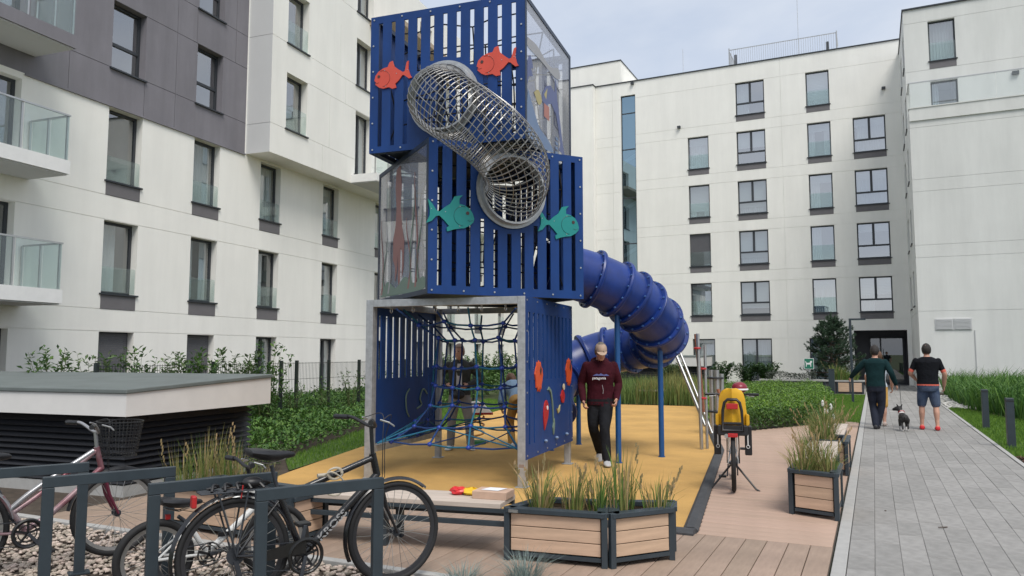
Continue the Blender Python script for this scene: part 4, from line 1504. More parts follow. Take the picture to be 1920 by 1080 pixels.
# tube slide
SP_W = [(-4.36, 10.24, 2.86), (-3.92, 10.66, 2.78), (-3.48, 11.04, 2.58), (-3.20, 11.42, 2.33), (-3.09, 11.88, 2.07), (-3.18, 12.42, 1.88), (-3.50, 12.86, 1.77), (-4.02, 13.06, 1.69), (-4.52, 13.0, 1.57), (-4.92, 12.7, 1.36), (-5.02, 12.22, 1.02), (-4.92, 11.85, .66)]
sp = catmull([Vector(q) - TC for q in SP_W], 6)
SL_R = .395
ns = len(sp)
stg = [(sp[min(i + 1, ns - 1)] - sp[max(i - 1, 0)]).normalized() for i in range(ns)]
sn = [None] * ns
v = Zv - stg[0] * Zv.dot(stg[0]); v.normalize(); sn[0] = v
for i in range(1, ns):
    v = stg[i - 1].rotation_difference(stg[i]) @ sn[i - 1]
    sn[i] = (v - stg[i] * v.dot(stg[i])).normalized()
def s_ring(i, r, n=36):
    b_ = stg[i].cross(sn[i])
    return [sp[i] + (sn[i] * math.cos(2 * PI * k / n) + b_ * math.sin(2 * PI * k / n)) * r for k in range(n)]
breaks = [0, 8, 12, 15, 18, 23, 28, 34, 40, 45, 50, 57, ns - 1]
for q in range(len(breaks) - 1):
    a, c_ = breaks[q], breaks[q + 1]
    mb = MB()
    outer = [s_ring(i, SL_R) for i in range(a, c_ + 1)]
    inner = [s_ring(i, SL_R - .012) for i in range(c_, a - 1, -1)]
    mb.loft(outer + inner + outer[:1], cap=False)
    sec = mb.build('slide_section', M_slide, tower, smooth=50)
    # flange pair at the far end, with bolts
    fb = MB()
    T = stg[c_]
    b_ = T.cross(sn[c_])
    dirs = [sn[c_] * math.cos(2 * PI * k / 40) + b_ * math.sin(2 * PI * k / 40) for k in range(40)]
    prof = [(SL_R + .001, -.035), (SL_R + .055, -.032), (SL_R + .062, -.006), (SL_R + .056, -.001), (SL_R + .056, .001), (SL_R + .062, .006), (SL_R + .055, .032), (SL_R + .001, .035)]
    fb.loft([[sp[c_] + T * w + d * r for d in dirs] for r, w in prof], cap=False)
    fb.build('flange', M_slide, sec, smooth=35)
    bb = MB()
    for k in range(14):
        a_ = 2 * PI * (k + .5) / 14
        d = sn[c_] * math.cos(a_) + b_ * math.sin(a_)
        bb.disc(sp[c_] + d * (SL_R + .034) - T * .038, T, .017, .024, 7)
    tag(bb.build('bolts', mat('bolt_blue_light', (.05, .12, .32), .35), sec), kind='stuff')
# blue support posts under the slide, feet bolted to the surface
for (bx_, by, zt) in ((-3.46, 10.98, 2.22), (-3.05, 11.90, 1.72), (-4.80, 12.9, 1.0), (-4.92, 11.9, .3)):
    pb = MB()
    q = Vector((bx_, by, 0)) - TC
    pb.tube([q, q + Zv * zt], .042, 14)
    po = pb.build('slide_post', M_bluepost, tower, smooth=40)
    fb = MB(); fb.disc(q + Zv * .006, Zv, .055, .012, 16); fb.build('post_foot', M_bluepost, po)
# ------------------------------------------------------------------ bike racks
def rack(p0, p1, label, h=0.8):
    p0, p1 = Vector((*p0, 0)), Vector((*p1, 0))
    d = (p1 - p0); L = d.length
    e = empty('bike_rack', p0, math.atan2(d.y, d.x), label, 'bike rack', 'flat bar bike racks on the gravel')
    w, t = .07, .045
    tb = MB(); tb.obox((L / 2, 0, h - w / 2), (L / 2, 0, 0), (0, t / 2, 0), (0, 0, w / 2)); tb.build('top_bar', M_anth, e, bevel=.004)
    for x in (w / 2, L - w / 2):
        lb_ = MB(); lb_.obox((x, 0, (h - w) / 2), (w / 2, 0, 0), (0, t / 2 - .001, 0), (0, 0, (h - w) / 2 - .001)); lb_.build('leg', M_anth, e, bevel=.004)
        fb = MB(); fb.obox((x, 0, .004), (.07, 0, 0), (0, .055, 0), (0, 0, .005)); fb.build('foot_plate', M_anth, e)
    return e
rack((-5.72, 3.13), (-5.31, 3.85), 'leftmost anthracite bike rack beside the pink bicycle, cut by the picture edge')
rack((-4.93, 3.25), (-4.55, 3.97), 'anthracite bike rack between the pink bicycle and the small white bicycle')
rack((-4.09, 3.37), (-3.72, 4.09), 'anthracite bike rack between the small white bicycle and the big black one')
rack((-3.34, 3.50), (-2.93, 4.21), 'rightmost anthracite bike rack, crossing the frame of the big black bicycle')

# ------------------------------------------------------------------ bicycles
def wheel(parent, c, Rw, tyre=.02, rim_m=None, spokes=28, tyre_m=None, stripe=False):
    wb_ = MB()
    wb_.ring(c, (0, 1, 0), Rw - tyre, tyre, 44, 9)
    w = wb_.build('wheel', tyre_m or M_black, parent, smooth=60)
    rb = MB()
    c = Vector(c)
    prof = [(Rw - 2 * tyre + .004, -.011), (Rw - 2 * tyre + .004, .011), (Rw - 2 * tyre - .022, .008), (Rw - 2 * tyre - .022, -.008)]
    rg = [[c + Vector((math.cos(2 * PI * k / 44) * r, y, math.sin(2 * PI * k / 44) * r)) for k in range(44)] for r, y in prof + prof[:1]]
    rb.loft(rg, cap=False)
    rb.build('rim', rim_m or M_inox, w, smooth=40)
    sb = MB()
    for k in range(spokes):
        a = 2 * PI * k / spokes
        s = 1 if k % 2 else -1
        b_ = a + (.55 if (k // 2) % 2 else -.55)
        sb.bar(c + Vector((math.cos(b_) * .022, s * .028, math.sin(b_) * .022)), c + Vector((math.cos(a) * (Rw - 2 * tyre - .02), 0, math.sin(a) * (Rw - 2 * tyre - .02))), .0026)
    sb.build('spokes', M_inox, w)
    hb = MB(); hb.tube([c + Vector((0, -.05, 0)), c + Vector((0, .05, 0))], .016, 12)
    hb.disc(c + Vector((0, -.03, 0)), (0, 1, 0), .028, .006, 14); hb.disc(c + Vector((0, .03, 0)), (0, 1, 0), .028, .006, 14)
    hb.build('hub', M_dkalu, w, smooth=40)
    if stripe:
        st = MB(); st.ring(c + Vector((0, -tyre * .72, 0)), (0, 1, 0), Rw - tyre * 1.25, .0025, 44, 5); st.ring(c + Vector((0, tyre * .72, 0)), (0, 1, 0), Rw - tyre * 1.25, .0025, 44, 5)
        st.build('reflective_stripe', M_white_paint, w)
    return w

def mudguard(parent, c, Rw, a0, a1, m, w=.05):
    mb = MB()
    c = Vector(c)
    n = 26
    rows = []
    for i in range(n + 1):
        a = a0 + (a1 - a0) * i / n
        d = Vector((math.cos(a), 0, math.sin(a)))
        rows.append([c + d * (Rw + .012) + Vector((0, -w / 2, 0)), c + d * (Rw + .028) + Vector((0, -w / 4, 0)), c + d * (Rw + .033), c + d * (Rw + .028) + Vector((0, w / 4, 0)), c + d * (Rw + .012) + Vector((0, w / 2, 0)),
                     c + d * (Rw + .024) + Vector((0, w / 4 - .002, 0)), c + d * (Rw + .029), c + d * (Rw + .024) + Vector((0, -w / 4 + .002, 0))])
    mb.loft(rows)
    return mb.build('mudguard', m, parent, smooth=50)

def saddle(parent, c, s=1.0, m=None):
    mb = MB()
    rings = []
    for (x, w, h, z) in ((-.13, .05, .015, .03), (-.125, .10, .03, .03), (-.07, .115, .045, .02), (0.0, .085, .045, .008), (.06, .045, .04, .0), (.12, .028, .03, .0), (.155, .02, .02, -.004), (.165, .008, .01, -.01)):
        rings.append([Vector(c) + Vector((x * s, math.cos(t) * w * s, (z + math.sin(t) * h * (.55 if math.sin(t) > 0 else 1.0)) * s)) for t in [2 * PI * k / 14 for k in range(14)]])
    mb.loft(rings)
    sd = mb.build('saddle', m or M_blackp, parent, smooth=50)
    rb = MB()
    for y in (-.02, .02):
        rb.tube([Vector(c) + Vector((-.09 * s, y, -.03)), Vector(c) + Vector((0, y, -.055)), Vector(c) + Vector((.1 * s, y, -.03))], .004, 6)
    rb.build('saddle_rail', M_inox, sd)
    return sd

def crank(parent, bb, m=None, rr=.09, ang=.9, guard=None, clen=.17, ring_m=None, spider=True):
    mb = MB()
    c = Vector(bb)
    y = -.045
    mb.ring(c + Vector((0, y, 0)), (0, 1, 0), rr, .006, 30, 6)
    mb.ring(c + Vector((0, y + .008, 0)), (0, 1, 0), rr * .72, .005, 24, 6)
    for k in range(5):
        a = 2 * PI * k / 5 + .3
        mb.bar(c + Vector((0, y, 0)), c + Vector((math.cos(a) * rr, y, math.sin(a) * rr)), .016, .006, up=(0, 1, 0))
    cr = mb.build('crankset', ring_m or M_blackp, parent, smooth=40)
    for s in (-1, 1):
        a = ang + (PI if s > 0 else 0)
        e = c + Vector((math.cos(a) * clen, s * .075, math.sin(a) * clen))
        ab = MB(); ab.bar(c + Vector((0, s * .06, 0)), e, .024, .016, up=(0, 1, 0)); ab.build('crank_arm', m or M_dkalu, cr, bevel=.003)
        pb = MB()
        pb.box(e.x - .045, e.y + (0.01 if s > 0 else -.10), e.z - .012, e.x + .045, e.y + (.10 if s > 0 else -.01), e.z + .012)
        pb.build('pedal', M_blackp, cr, bevel=.004)
    return cr

def chain(parent, bb, c, rr=.09, rc=.045, m=None):
    mb = MB()
    y = -.045
    b_, c = Vector(bb) + Vector((0, y, 0)), Vector(c) + Vector((0, y, 0))
    mb.tube([b_ + Vector((0, 0, rr)), c + Vector((0, 0, rc))], .004, 5)
    mb.tube([b_ - Vector((0, 0, rr)), c + Vector((.05, 0, -.11)), c + Vector((.0, 0, -.12)), c + Vector((-.02, 0, -rc))], .004, 5)
    for k in range(5):
        mb.disc(c + Vector((0, .004 + k * .005, 0)), (0, 1, 0), rc - .006 * k + .012, .002, 20)
    mb.bar(c + Vector((.0, 0, -.03)), c + Vector((.03, 0, -.14)), .03, .015, up=(0, 1, 0))
    return mb.build('chain_drive', m or M_dkalu, parent, smooth=40)

def carrier(parent, c, Rw, zt, x0, x1, m):
    mb = MB()
    for y in (-.06, -.02, .02, .06):
        mb.tube([(x0, y, zt), (x1, y, zt)], .005, 6)
    for x in np.linspace(x0, x1, 5):
        mb.tube([(x, -.062, zt), (x, .062, zt)], .005, 6)
    for s in (-1, 1):
        for dx in (-.12, .06):
            mb.tube([(c[0], s * .07, c[2]), (c[0] + dx, s * .065, zt)], .006, 6)
    return mb.build('luggage_rack', m, parent, smooth=40)

def bike(name, rear, az, label, Rw=.35, wb_=1.10, tyre=.02, bbx=.44, bbz=.29, seat=(.24, .84), st_top=(.28, .62), head=((.84, .90), (.87, .72)), bar=(.80, 1.05), frame_m=None, tube_r=.016,
         fork_m=None, rim_m=None, step=False, stripe=False, steer=0.0):
    """empty at the rear wheel's ground contact, x runs forward"""
    e = empty(name, (rear[0], rear[1], 0.0), PI / 2 - az, label, 'bicycle')
    fm = frame_m or M_blackgl
    rc, fc, bb = Vector((0, 0, Rw)), Vector((wb_, 0, Rw)), Vector((bbx, 0, bbz))
    stt = Vector((st_top[0], 0, st_top[1]))
    h1, h0 = Vector((head[0][0], 0, head[0][1])), Vector((head[1][0], 0, head[1][1]))
    wheel(e, rc, Rw, tyre, rim_m, stripe=stripe)
    wheel(e, fc, Rw, tyre, rim_m, stripe=stripe)
    fb = MB()
    fb.tube([bb, stt], tube_r, 10)
    fb.tube([h0 - (h1 - h0) * .05, h1 + (h1 - h0) * .05], tube_r * 1.15, 10)
    if step:
        fb.tube(catmull([bb + Vector((.0, 0, .02)), bb.lerp(h0, .35) + Vector((0, 0, -.02)), h0], 6), tube_r * 1.25, 10)
        fb.tube(catmull([bb.lerp(stt, .55), bb.lerp(stt, .6).lerp(h1, .35) + Vector((0, 0, -.03)), h1 - (h1 - h0) * .1], 6), tube_r, 10)
    else:
        fb.tube([bb, h0], tube_r * 1.3, 10)
        fb.tube([stt - Vector((0, 0, .04)), h1 - (h1 - h0) * .15], tube_r, 10)
    for s in (-1, 1):
        fb.tube([bb + Vector((0, s * .03, 0)), rc + Vector((0, s * .06, 0))], .010, 8)
        fb.tube([stt + Vector((0, s * .012, -.05)), rc + Vector((0, s * .06, 0))], .008, 8)
    fb.tube([bb + Vector((0, -.04, 0)), bb + Vector((0, .04, 0))], .022, 12)
    fr = fb.build('frame', fm, e, smooth=40)
    kb = MB()
    ax = (h0 - h1).normalized()
    cr = h0 + ax * .05
    for s in (-1, 1):
        kb.tube([cr + Vector((0, s * .045, 0)), cr + ax * (Rw * .5) + Vector((.0, s * .05, 0)), fc + Vector((0, s * .055, 0))], [.015, .014, .009], 9)
    kb.tube([cr + Vector((0, -.055, 0)), cr + Vector((0, .055, 0))], .017, 8)
    kb.tube([cr, h1], .013, 8)
    kb.build('fork', fork_m or fm, e, smooth=40)
    pb = MB(); pb.tube([stt, Vector((seat[0], 0, seat[1] - .05))], .013, 10); pb.build('seat_post', M_dkalu, e, smooth=40)
    return dict(e=e, rc=rc, fc=fc, bb=bb, stt=stt, h1=h1, h0=h0, frame=fr, ax=ax)

def handlebar(B, bar, w=.30, sweep=.09, rise=.03, stem_m=None, grip_m=None, lever_m=None, bar_m=None, yaw=0.0):
    e, h1 = B['e'], B['h1']
    c = Vector((bar[0], 0, bar[1]))
    cy, sy = math.cos(yaw), math.sin(yaw)
    def rot(x, y, z):
        return c + Vector((x * cy - y * sy, x * sy + y * cy, z))
    mb = MB()
    mb.tube([h1, h1.lerp(c, .6), c], .015, 8)
    mb.tube(catmull([rot(-sweep, -w, rise), rot(-sweep * .5, -w * .6, rise), rot(0, -.07, 0), rot(0, .07, 0), rot(-sweep * .5, w * .6, rise), rot(-sweep, w, rise)], 6), .0125, 8)
    hb = mb.build('handlebar', bar_m or M_blackp, e, smooth=40)
    for s in (-1, 1):
        gb = MB(); gb.tube([rot(-sweep * .62, s * w * .68, rise), rot(-sweep * 1.02, s * (w + .02), rise)], .018, 10); gb.build('grip', grip_m or M_blackp, hb, smooth=40)
        lb_ = MB(); lb_.tube([rot(.0, s * w * .5, rise), rot(.055, s * w * .62, rise - .02), rot(.05, s * w * .9, rise - .035)], .006, 6); lb_.build('brake_lever', lever_m or M_inox, hb)
        cb = MB(); cb.tube(catmull([rot(.02, s * w * .5, rise), rot(.12, s * w * .25, rise + .02), rot(.10, s * .02, -.10), Vector((B['h0'].x + .05, s * .02, B['h0'].z - .02))], 5), .003, 5); cb.build('brake_cable', M_blackp, hb)
    return hb, rot

# black trekking bike in front
B = bike('bicycle', (-3.67, 3.673), .532, 'big black trekking bicycle with luggage rack locked to the rightmost bike rack', seat=(.22, .93), st_top=(.27, .70), head=((.925, .90), (.96, .755)), stripe=True, tube_r=.022, rim_m=mat('rim_dark', (.05, .05, .055), .4, metal=.5))
e = B['e']
saddle(e, (.20, 0, .95), 1.05)
hb, rot = handlebar(B, (.91, 1.10), w=.30, sweep=.14, rise=.05)
mudguard(e, B['rc'], .35, R(15), R(200), M_blackgl)
mudguard(e, B['fc'], .35, R(50), R(205), M_blackgl)
crank(e, B['bb'], ang=R(-104), rr=.088)
cg = MB()
c0, c1 = B['bb'] + Vector((0, -.065, 0)), B['rc'] + Vector((.1, -.065, 0))
cg.ring(c0, (0, 1, 0), .108, .012, 30, 8)
cg.prism([(-.30, .06), (0.0, .115), (0.0, .02), (-.30, .0)], c0 + Vector((0, -.002, 0)), (1, 0, 0), (0, 0, 1), (0, .004, 0))
cg.build('chain_guard', mat('smoked_plastic', (.018, .018, .018), .25, var=.2, vscale=8), e)
chain(e, B['bb'], B['rc'])
carrier(e, B['rc'], .35, .745, -.22, .20, M_dkalu)
bg = MB()
for q_ in range(5):
    bg.tube(catmull([Vector((-.16 + .08 * q_, -.06, .755)), Vector((-.14 + .07 * q_, -.02, .79)), Vector((-.10 + .08 * q_, .03, .77)), Vector((-.16 + .09 * q_, .065, .755))], 5), .009, 6)
bg.ball((.10, 0, .785), .07, .05, .035, 10, 7)
bg.build('luggage_straps', M_blackp, e, smooth=50)
rl = MB(); rl.box(-.265, -.03, .66, -.235, .03, .735); rl.build('rear_light', M_reds, e, bevel=.008)
st = MB(); st.tube([(.02, -.05, .70), (.03, -.05, .78)], .004, 5); st.build('red_strap', M_reds, e)
# lettering on the down tube
me = text_mesh('KROSS', .066, .001, .0012)
me.materials.append(mat('decal_silver', (.36, .36, .36), .4))
bbv, h0v = B['bb'], B['h0']
dn = (h0v - bbv).normalized()
ang = math.atan2(dn.z, dn.x)
lt = link_mesh('lettering', me, B['frame'], bbv + dn * .13 + Vector((math.sin(ang) * .024, -.0262, -math.cos(ang) * .024)), (PI / 2, 0, 0), (1.25, 1, 1))
lt.rotation_euler = (PI / 2, -ang, 0)
# coiled cable lock over the rack bar
lk = MB()
c = Vector((.62, -.06, .80))
lk.tube([c + Vector((.05 * math.cos(t) + .004 * t * .2, -.012 + .004 * math.sin(3 * t) + .003 * t * .4, .038 * math.sin(t))) for t in [i * .45 for i in range(70)]], .006, 6)
lk.tube(catmull([c + Vector((-.09, -.02, -.01)), c + Vector((-.03, -.05, .02)), c + Vector((.05, -.06, -.05)), c + Vector((.02, -.05, -.13)), c + Vector((-.05, -.03, -.12)), c + Vector((-.02, -.03, -.06))], 6), .006, 6)
lk.tube([c + Vector((-.12, -.02, .0)), c + Vector((-.06, -.02, .0))], .013, 10)
lko = lk.build('cable_lock', mat('lock_beige', (.38, .34, .27), .45), e, smooth=50)

# pink and silver city bike with basket at the left edge
M_pink = mat('pink_metallic', (.20, .032, .055), .38, metal=.35, col2=(.40, .33, .34), vscale=4)
M_silv = mat('silver_paint', (.36, .36, .37), .3, metal=.6)
B = bike('bicycle', (-5.891, 3.268), .346, 'pink and silver city bicycle with black front basket, cut by the left edge', Rw=.335, wb_=1.06, tyre=.024, bbz=.28, seat=(.16, .86), st_top=(.27, .56), head=((.895, .86), (.935, .70)), frame_m=M_pink, fork_m=mat('dark_red_fork', (.10, .012, .03), .35), step=True, tube_r=.019)
e = B['e']
saddle(e, (.12, 0, .86), 1.2)
handlebar(B, (.88, .99), w=.30, sweep=.12, rise=.06, bar_m=M_silv, lever_m=M_silv)
sl = MB(); sl.tube(catmull([B['stt'].lerp(B['bb'], .35), Vector((.5, .0, .60)), B['h1'] + Vector((-.02, 0, -.02))], 6), .0205, 10); sl.build('top_tube_sleeve', M_silv, e, smooth=50)
mudguard(e, B['rc'], .335, R(10), R(190), M_silv)
mudguard(e, B['fc'], .335, R(60), R(170), M_blackp)
crank(e, B['bb'], ang=R(-50), rr=.085)
dg = MB(); dg.ring(B['bb'] + Vector((0, -.052, 0)), (0, 1, 0), .098, .012, 28, 6); dg.build('chain_disc', M_blackp, e, smooth=40)
chain(e, B['bb'], B['rc'])
bk = MB()
bc = Vector((1.06, 0, .79))
def brect(z, sx, sy):
    return [bc + Vector((sx * math.cos(t) * (abs(math.cos(t)) ** 2.5 + abs(math.sin(t)) ** 2.5) ** -.4, sy * math.sin(t) * (abs(math.cos(t)) ** 2.5 + abs(math.sin(t)) ** 2.5) ** -.4, z)) for t in [2 * PI * k / 36 for k in range(36)]]
r0, r1 = brect(0, .12, .15), brect(.27, .16, .19)
for k in range(36):
    bk.bar(r0[k], r1[k], .003)
for q in range(12):
    t = q / 11
    bk.tube([r0[k].lerp(r1[k], t) for k in range(36)], .0015 if 0 < q < 11 else .005, 4, closed=True)
for q in range(8):
    bk.bar(r0[q + 1], r0[35 - q], .0025)
bk.build('basket', M_blackp, e)

# small white children's bicycle
B = bike('bicycle', (-4.345, 3.648), .459, 'small white bicycle with low black saddle between two racks', Rw=.255, wb_=.82, tyre=.026, bbx=.34, bbz=.24, seat=(.14, .56), st_top=(.20, .46), head=((.63, .66), (.675, .52)), frame_m=mat('white_gloss', (.72, .72, .70), .3, coat=.3), fork_m=M_blackgl, tube_r=.018)
e = B['e']
saddle(e, (.14, 0, .60), .95)
handlebar(B, (.60, .80), w=.25, sweep=.06, rise=.04)
crank(e, B['bb'], ang=R(15), rr=.075, clen=.12, ring_m=M_blackp)
chain(e, B['bb'], B['rc'], .075, .035)
rl = MB(); rl.box(.06, -.015, .50, .09, .015, .53); rl.build('rear_reflector', M_reds, e)
dc = MB(); dc.box(.40, -.031, .34, .50, -.024, .37); dcz = dc.build('frame_decal', M_blackp, e)

# bicycle with yellow child seat on the deck
B = bike('bicycle', (-1.53, 9.28), R(-9.5), 'bicycle with yellow child seat standing on the deck by the rubber kerb', Rw=.33, wb_=1.06, tyre=.027, bbz=.28, seat=(.22, .82), st_top=(.27, .60), head=((.83, .86), (.88, .72)), frame_m=mat('white_gloss', (.72, .72, .70), .3), tube_r=.018)
e = B['e']
handlebar(B, (.82, 1.06), w=.31, sweep=.08, rise=.03)
saddle(e, (.20, 0, .86))
crank(e, B['bb'], ang=R(75))
chain(e, B['bb'], B['rc'])
carrier(e, B['rc'], .33, .70, -.16, .18, M_blackp)
rl = MB(); rl.box(-.20, -.055, .645, -.165, .055, .69); rl.build('rear_light', M_reds, e, bevel=.006)
rl = MB(); rl.disc((-.18, .07, .66), (1, 0, 0), .025, .03, 12); rl.build('lamp_chrome', M_inox, e)
ks = MB()
for s in (-1, 1):
    ks.tube([(.22, s * .03, .28), (.12, s * .25, .02), (.10, s * .29, .0)], .012, 7)
ks.build('kickstand', M_blackp, e, smooth=40)
M_seaty = mat('child_seat_yellow', (.62, .34, .012), .45, var=.05)
sh = MB()
prof = [(.155, .76), (.172, .84), (.165, .92), (.155, 1.0), (.15, 1.08), (.135, 1.15), (.105, 1.185), (.05, 1.20), (-.05, 1.20), (-.105, 1.185), (-.135, 1.15), (-.15, 1.08), (-.155, 1.0), (-.165, .92), (-.172, .84), (-.155, .76)]
# back shell, curved, thick
rows = []
for (w, z) in [(.165, .76), (.175, .82), (.165, .90), (.155, .98), (.150, 1.06), (.135, 1.13), (.11, 1.175), (.06, 1.20)]:
    rows.append([Vector((-.13 + .09 * (1 - abs(u)) * -1 + .09, u * w, z)) for u in (-1, -.75, -.4, 0, .4, .75, 1)] + [Vector((-.10 + .09 * (1 - abs(u)) * -1 + .09, u * (w - .015), z)) for u in (1, .75, .4, 0, -.4, -.75, -1)])
sh.loft(rows)
seat = sh.build('child_seat', M_seaty, e, smooth=50)
sb = MB()
for s in (-1, 1):
    sb.loft([[Vector((x, s * y, z)) for x, y, z in ((-.10, .15, .76), (-.10, .19, .78), (-.10, .19, .90), (-.10, .15, .92))], [Vector((x, s * y, z)) for x, y, z in ((.12, .14, .76), (.12, .18, .77), (.12, .18, .84), (.12, .14, .85))]])
sb.build('seat_wing', M_seaty, seat, bevel=.01)
bs = MB()
bs.loft([[Vector((x, u * w, z)) for u, w in ((-1, .17), (-.5, .17), (.5, .17), (1, .17))] + [Vector((x + .26, u * .15, z)) for u in (1, -1)] for x, z, in ((-.15, .66), (-.15, .78))])
bs.build('seat_base', M_blackp, seat, bevel=.012)
cf = MB()
# black carrying frame on the back of the seat with red reflector
fr_o = [(-.115, .72), (.115, .72), (.105, .95), (.085, 1.04), (.05, 1.075), (-.05, 1.075), (-.085, 1.04), (-.105, .95)]
cf.tube([Vector((-.152, a, b_)) for a, b_ in fr_o], .018, 7, closed=True)
cf.tube([Vector((-.15, -.1, .80)), Vector((-.15, .1, .80))], .016, 7)
cf.build('seat_frame', M_blackp, seat, smooth=50)
rf = MB(); rf.box(-.168, -.065, .965, -.15, .065, 1.03); rf.build('reflector', M_reds, seat, bevel=.006)
for s in (-1, 1):
    lg = MB()
    lg.loft([[Vector((.02, s * .135, z)), Vector((.14, s * .135, z)), Vector((.14, s * .215, z)), Vector((.02, s * .215, z))] for z in (.76, .62, .50, .42)])
    lg.build('leg_guard', M_blackp, seat, bevel=.012)
    bu = MB(); bu.ring((.012, s * .17, .52), (1, 0, 0), .018, .004, 12, 5); bu.bar((.012, s * .17, .54), (.012, s * .17, .66), .012, .004, up=(1, 0, 0)); bu.build('buckle', M_white_paint, seat)
# helmet hanging over the handlebar
hm = MB()
hc = Vector((.86, -.10, 1.17))
hm.ball(hc, .12, .10, .075, 14, 8)
hmo = hm.build('helmet', mat('helmet_maroon', (.22, .015, .03), .35, var=.2, vscale=15), e, smooth=60)
hb_ = MB(); hb_.tube([hc + Vector((.115 * math.cos(t), .098 * math.sin(t), -.02)) for t in [2 * PI * k / 24 for k in range(24)]], .014, 6, closed=True); hb_.build('helmet_rim', M_white_paint, hmo, smooth=50)
fbk = MB(); fbk.loft([[Vector((.9, s_ * .11 + dy, z)) for s_, dy in ((-1, -.02), (1, -.02))] + [Vector((1.1, s_ * .11, z)) for s_ in (1, -1)] for z in (.88, 1.08)]); fbk.build('front_bag', M_white_paint, e, bevel=.02)

# ------------------------------------------------------------------ benches and planters
def planter_unit(e, P, z0=.075, H=.405, planks=3, faces=None, soil=True):
    """P: four corner points (local, counter-clockwise). Dark steel edge frame, timber plank sides"""
    P = [Vector((*p, 0)) for p in P]
    n = len(P)
    w = .045
    cen = sum(P, Vector()) / n
    for i in range(n):
        a, b_ = P[i], P[(i + 1) % n]
        d = (b_ - a).normalized()
        nrm = Vector((d.y, -d.x, 0))
        pb = MB(); pb.obox(a + (cen - a).normalized() * .03 + Vector((0, 0, H / 2)), d * w / 2, nrm * w / 2, Vector((0, 0, H / 2))); pb.build('corner_post', M_anth, e, bevel=.003)
        rb = MB(); rb.bar(a + d * .02 - nrm * .03 + Vector((0, 0, H - .02)), b_ - d * .02 - nrm * .03 + Vector((0, 0, H - .02)), .09, .036); rb.build('top_rail', M_anth, e, bevel=.003)
        if faces is None or i in faces:
            ph = (H - .045 - z0) / planks
            L = (b_ - a).length - .11
            for k in range(planks):
                zz = z0 + ph * (k + .5)
                pl = MB(); pl.box(-L / 2, -.011, -ph / 2 + .003, L / 2, .011, ph / 2 - .003)
                o = pl.build('plank', M_plank, e, bevel=.003)
                o.location = (a + b_) / 2 - nrm * .026 + Vector((0, 0, zz)) ; o.rotation_euler = (0, 0, math.atan2(d.y, d.x))
            bb_ = MB(); bb_.bar(a + d * .05 - nrm * .026 + Vector((0, 0, z0 - .022)), b_ - d * .05 - nrm * .026 + Vector((0, 0, z0 - .022)), .03, .03); bb_.build('bottom_rail', M_anth, e)
    if soil:
        sb = MB()
        Q = [p + (cen - p).normalized() * .06 for p in P]
        sb.add([(q.x, q.y, H - .07) for q in Q] + [(q.x, q.y, z0) for q in Q], [tuple(range(n)), tuple(range(n, 2 * n))[::-1]] + [(i, n + i, n + (i + 1) % n, (i + 1) % n) for i in range(n)])
        sb.build('soil', M_soil, e)

M_reed = mat('reed_blade', (.24, .24, .075), .7, island=.45, transl=.3)
M_reedg = mat('reed_blade_green', (.10, .19, .035), .7, island=.4, transl=.3)
M_straw = mat('reed_straw', (.36, .27, .13), .8, island=.3, transl=.2)
M_fesc = mat('blue_fescue', (.21, .27, .25), .8, island=.3, transl=.2)
def grass_tuft(name, loc, n, h, spread, label, group, mats=None, base=.06, w=.006, droop=.25, heads=0, seed=0, lean=(0, 0)):
    r = random.Random(seed)
    mats = mats or [M_reed, M_reedg, M_straw]
    e = empty(name, loc, 0, label, 'grass tuft', group)
    mbs = [MB() for _ in mats]
    hd = MB()
    for i in range(n):
        mb = mbs[r.choices(range(len(mats)), [5, 3, 2][:len(mats)])[0]]
        a = r.uniform(0, 2 * PI)
        b0 = Vector((math.cos(a), math.sin(a), 0)) * base * math.sqrt(r.random())
        hh = h * r.uniform(.45, 1.0)
        out = Vector((math.cos(a) + r.uniform(-.6, .6), math.sin(a) + r.uniform(-.6, .6), 0)) * spread * r.uniform(.2, 1) + Vector((lean[0], lean[1], 0)) * hh
        p1 = b0 + out * .35 + Vector((0, 0, hh * .55))
        p2 = b0 + out + Vector((0, 0, hh * (1 - droop * r.random())))
        t = a + PI / 2 + r.uniform(-.8, .8)
        s = Vector((math.cos(t), math.sin(t), 0)) * w / 2
        v = len(mb.v)
        mb.v += [tuple(b0 - s), tuple(b0 + s), tuple(p1 + s * .9), tuple(p1 - s * .9), tuple(p2)]
        mb.face((v, v + 1, v + 2, v + 3)); mb.face((v + 3, v + 2, v + 4))
        if heads and i < heads:
            for q in range(7):
                c = p1.lerp(p2, .7 + .07 * q) + Vector((r.uniform(-.01, .01), r.uniform(-.01, .01), 0)) + Vector((0, 0, h * .12 * q / 7))
                hd.obox(c, Vector((.006, 0, .004)), Vector((0, .004, 0)), Vector((0, 0, .016)))
    for k, mb in enumerate(mbs):
        if mb.f:
            tag(mb.build('blades', mats[k], e), kind='stuff')
    if heads:
        tag(hd.build('seed_heads', M_straw, e), kind='stuff')
    return e

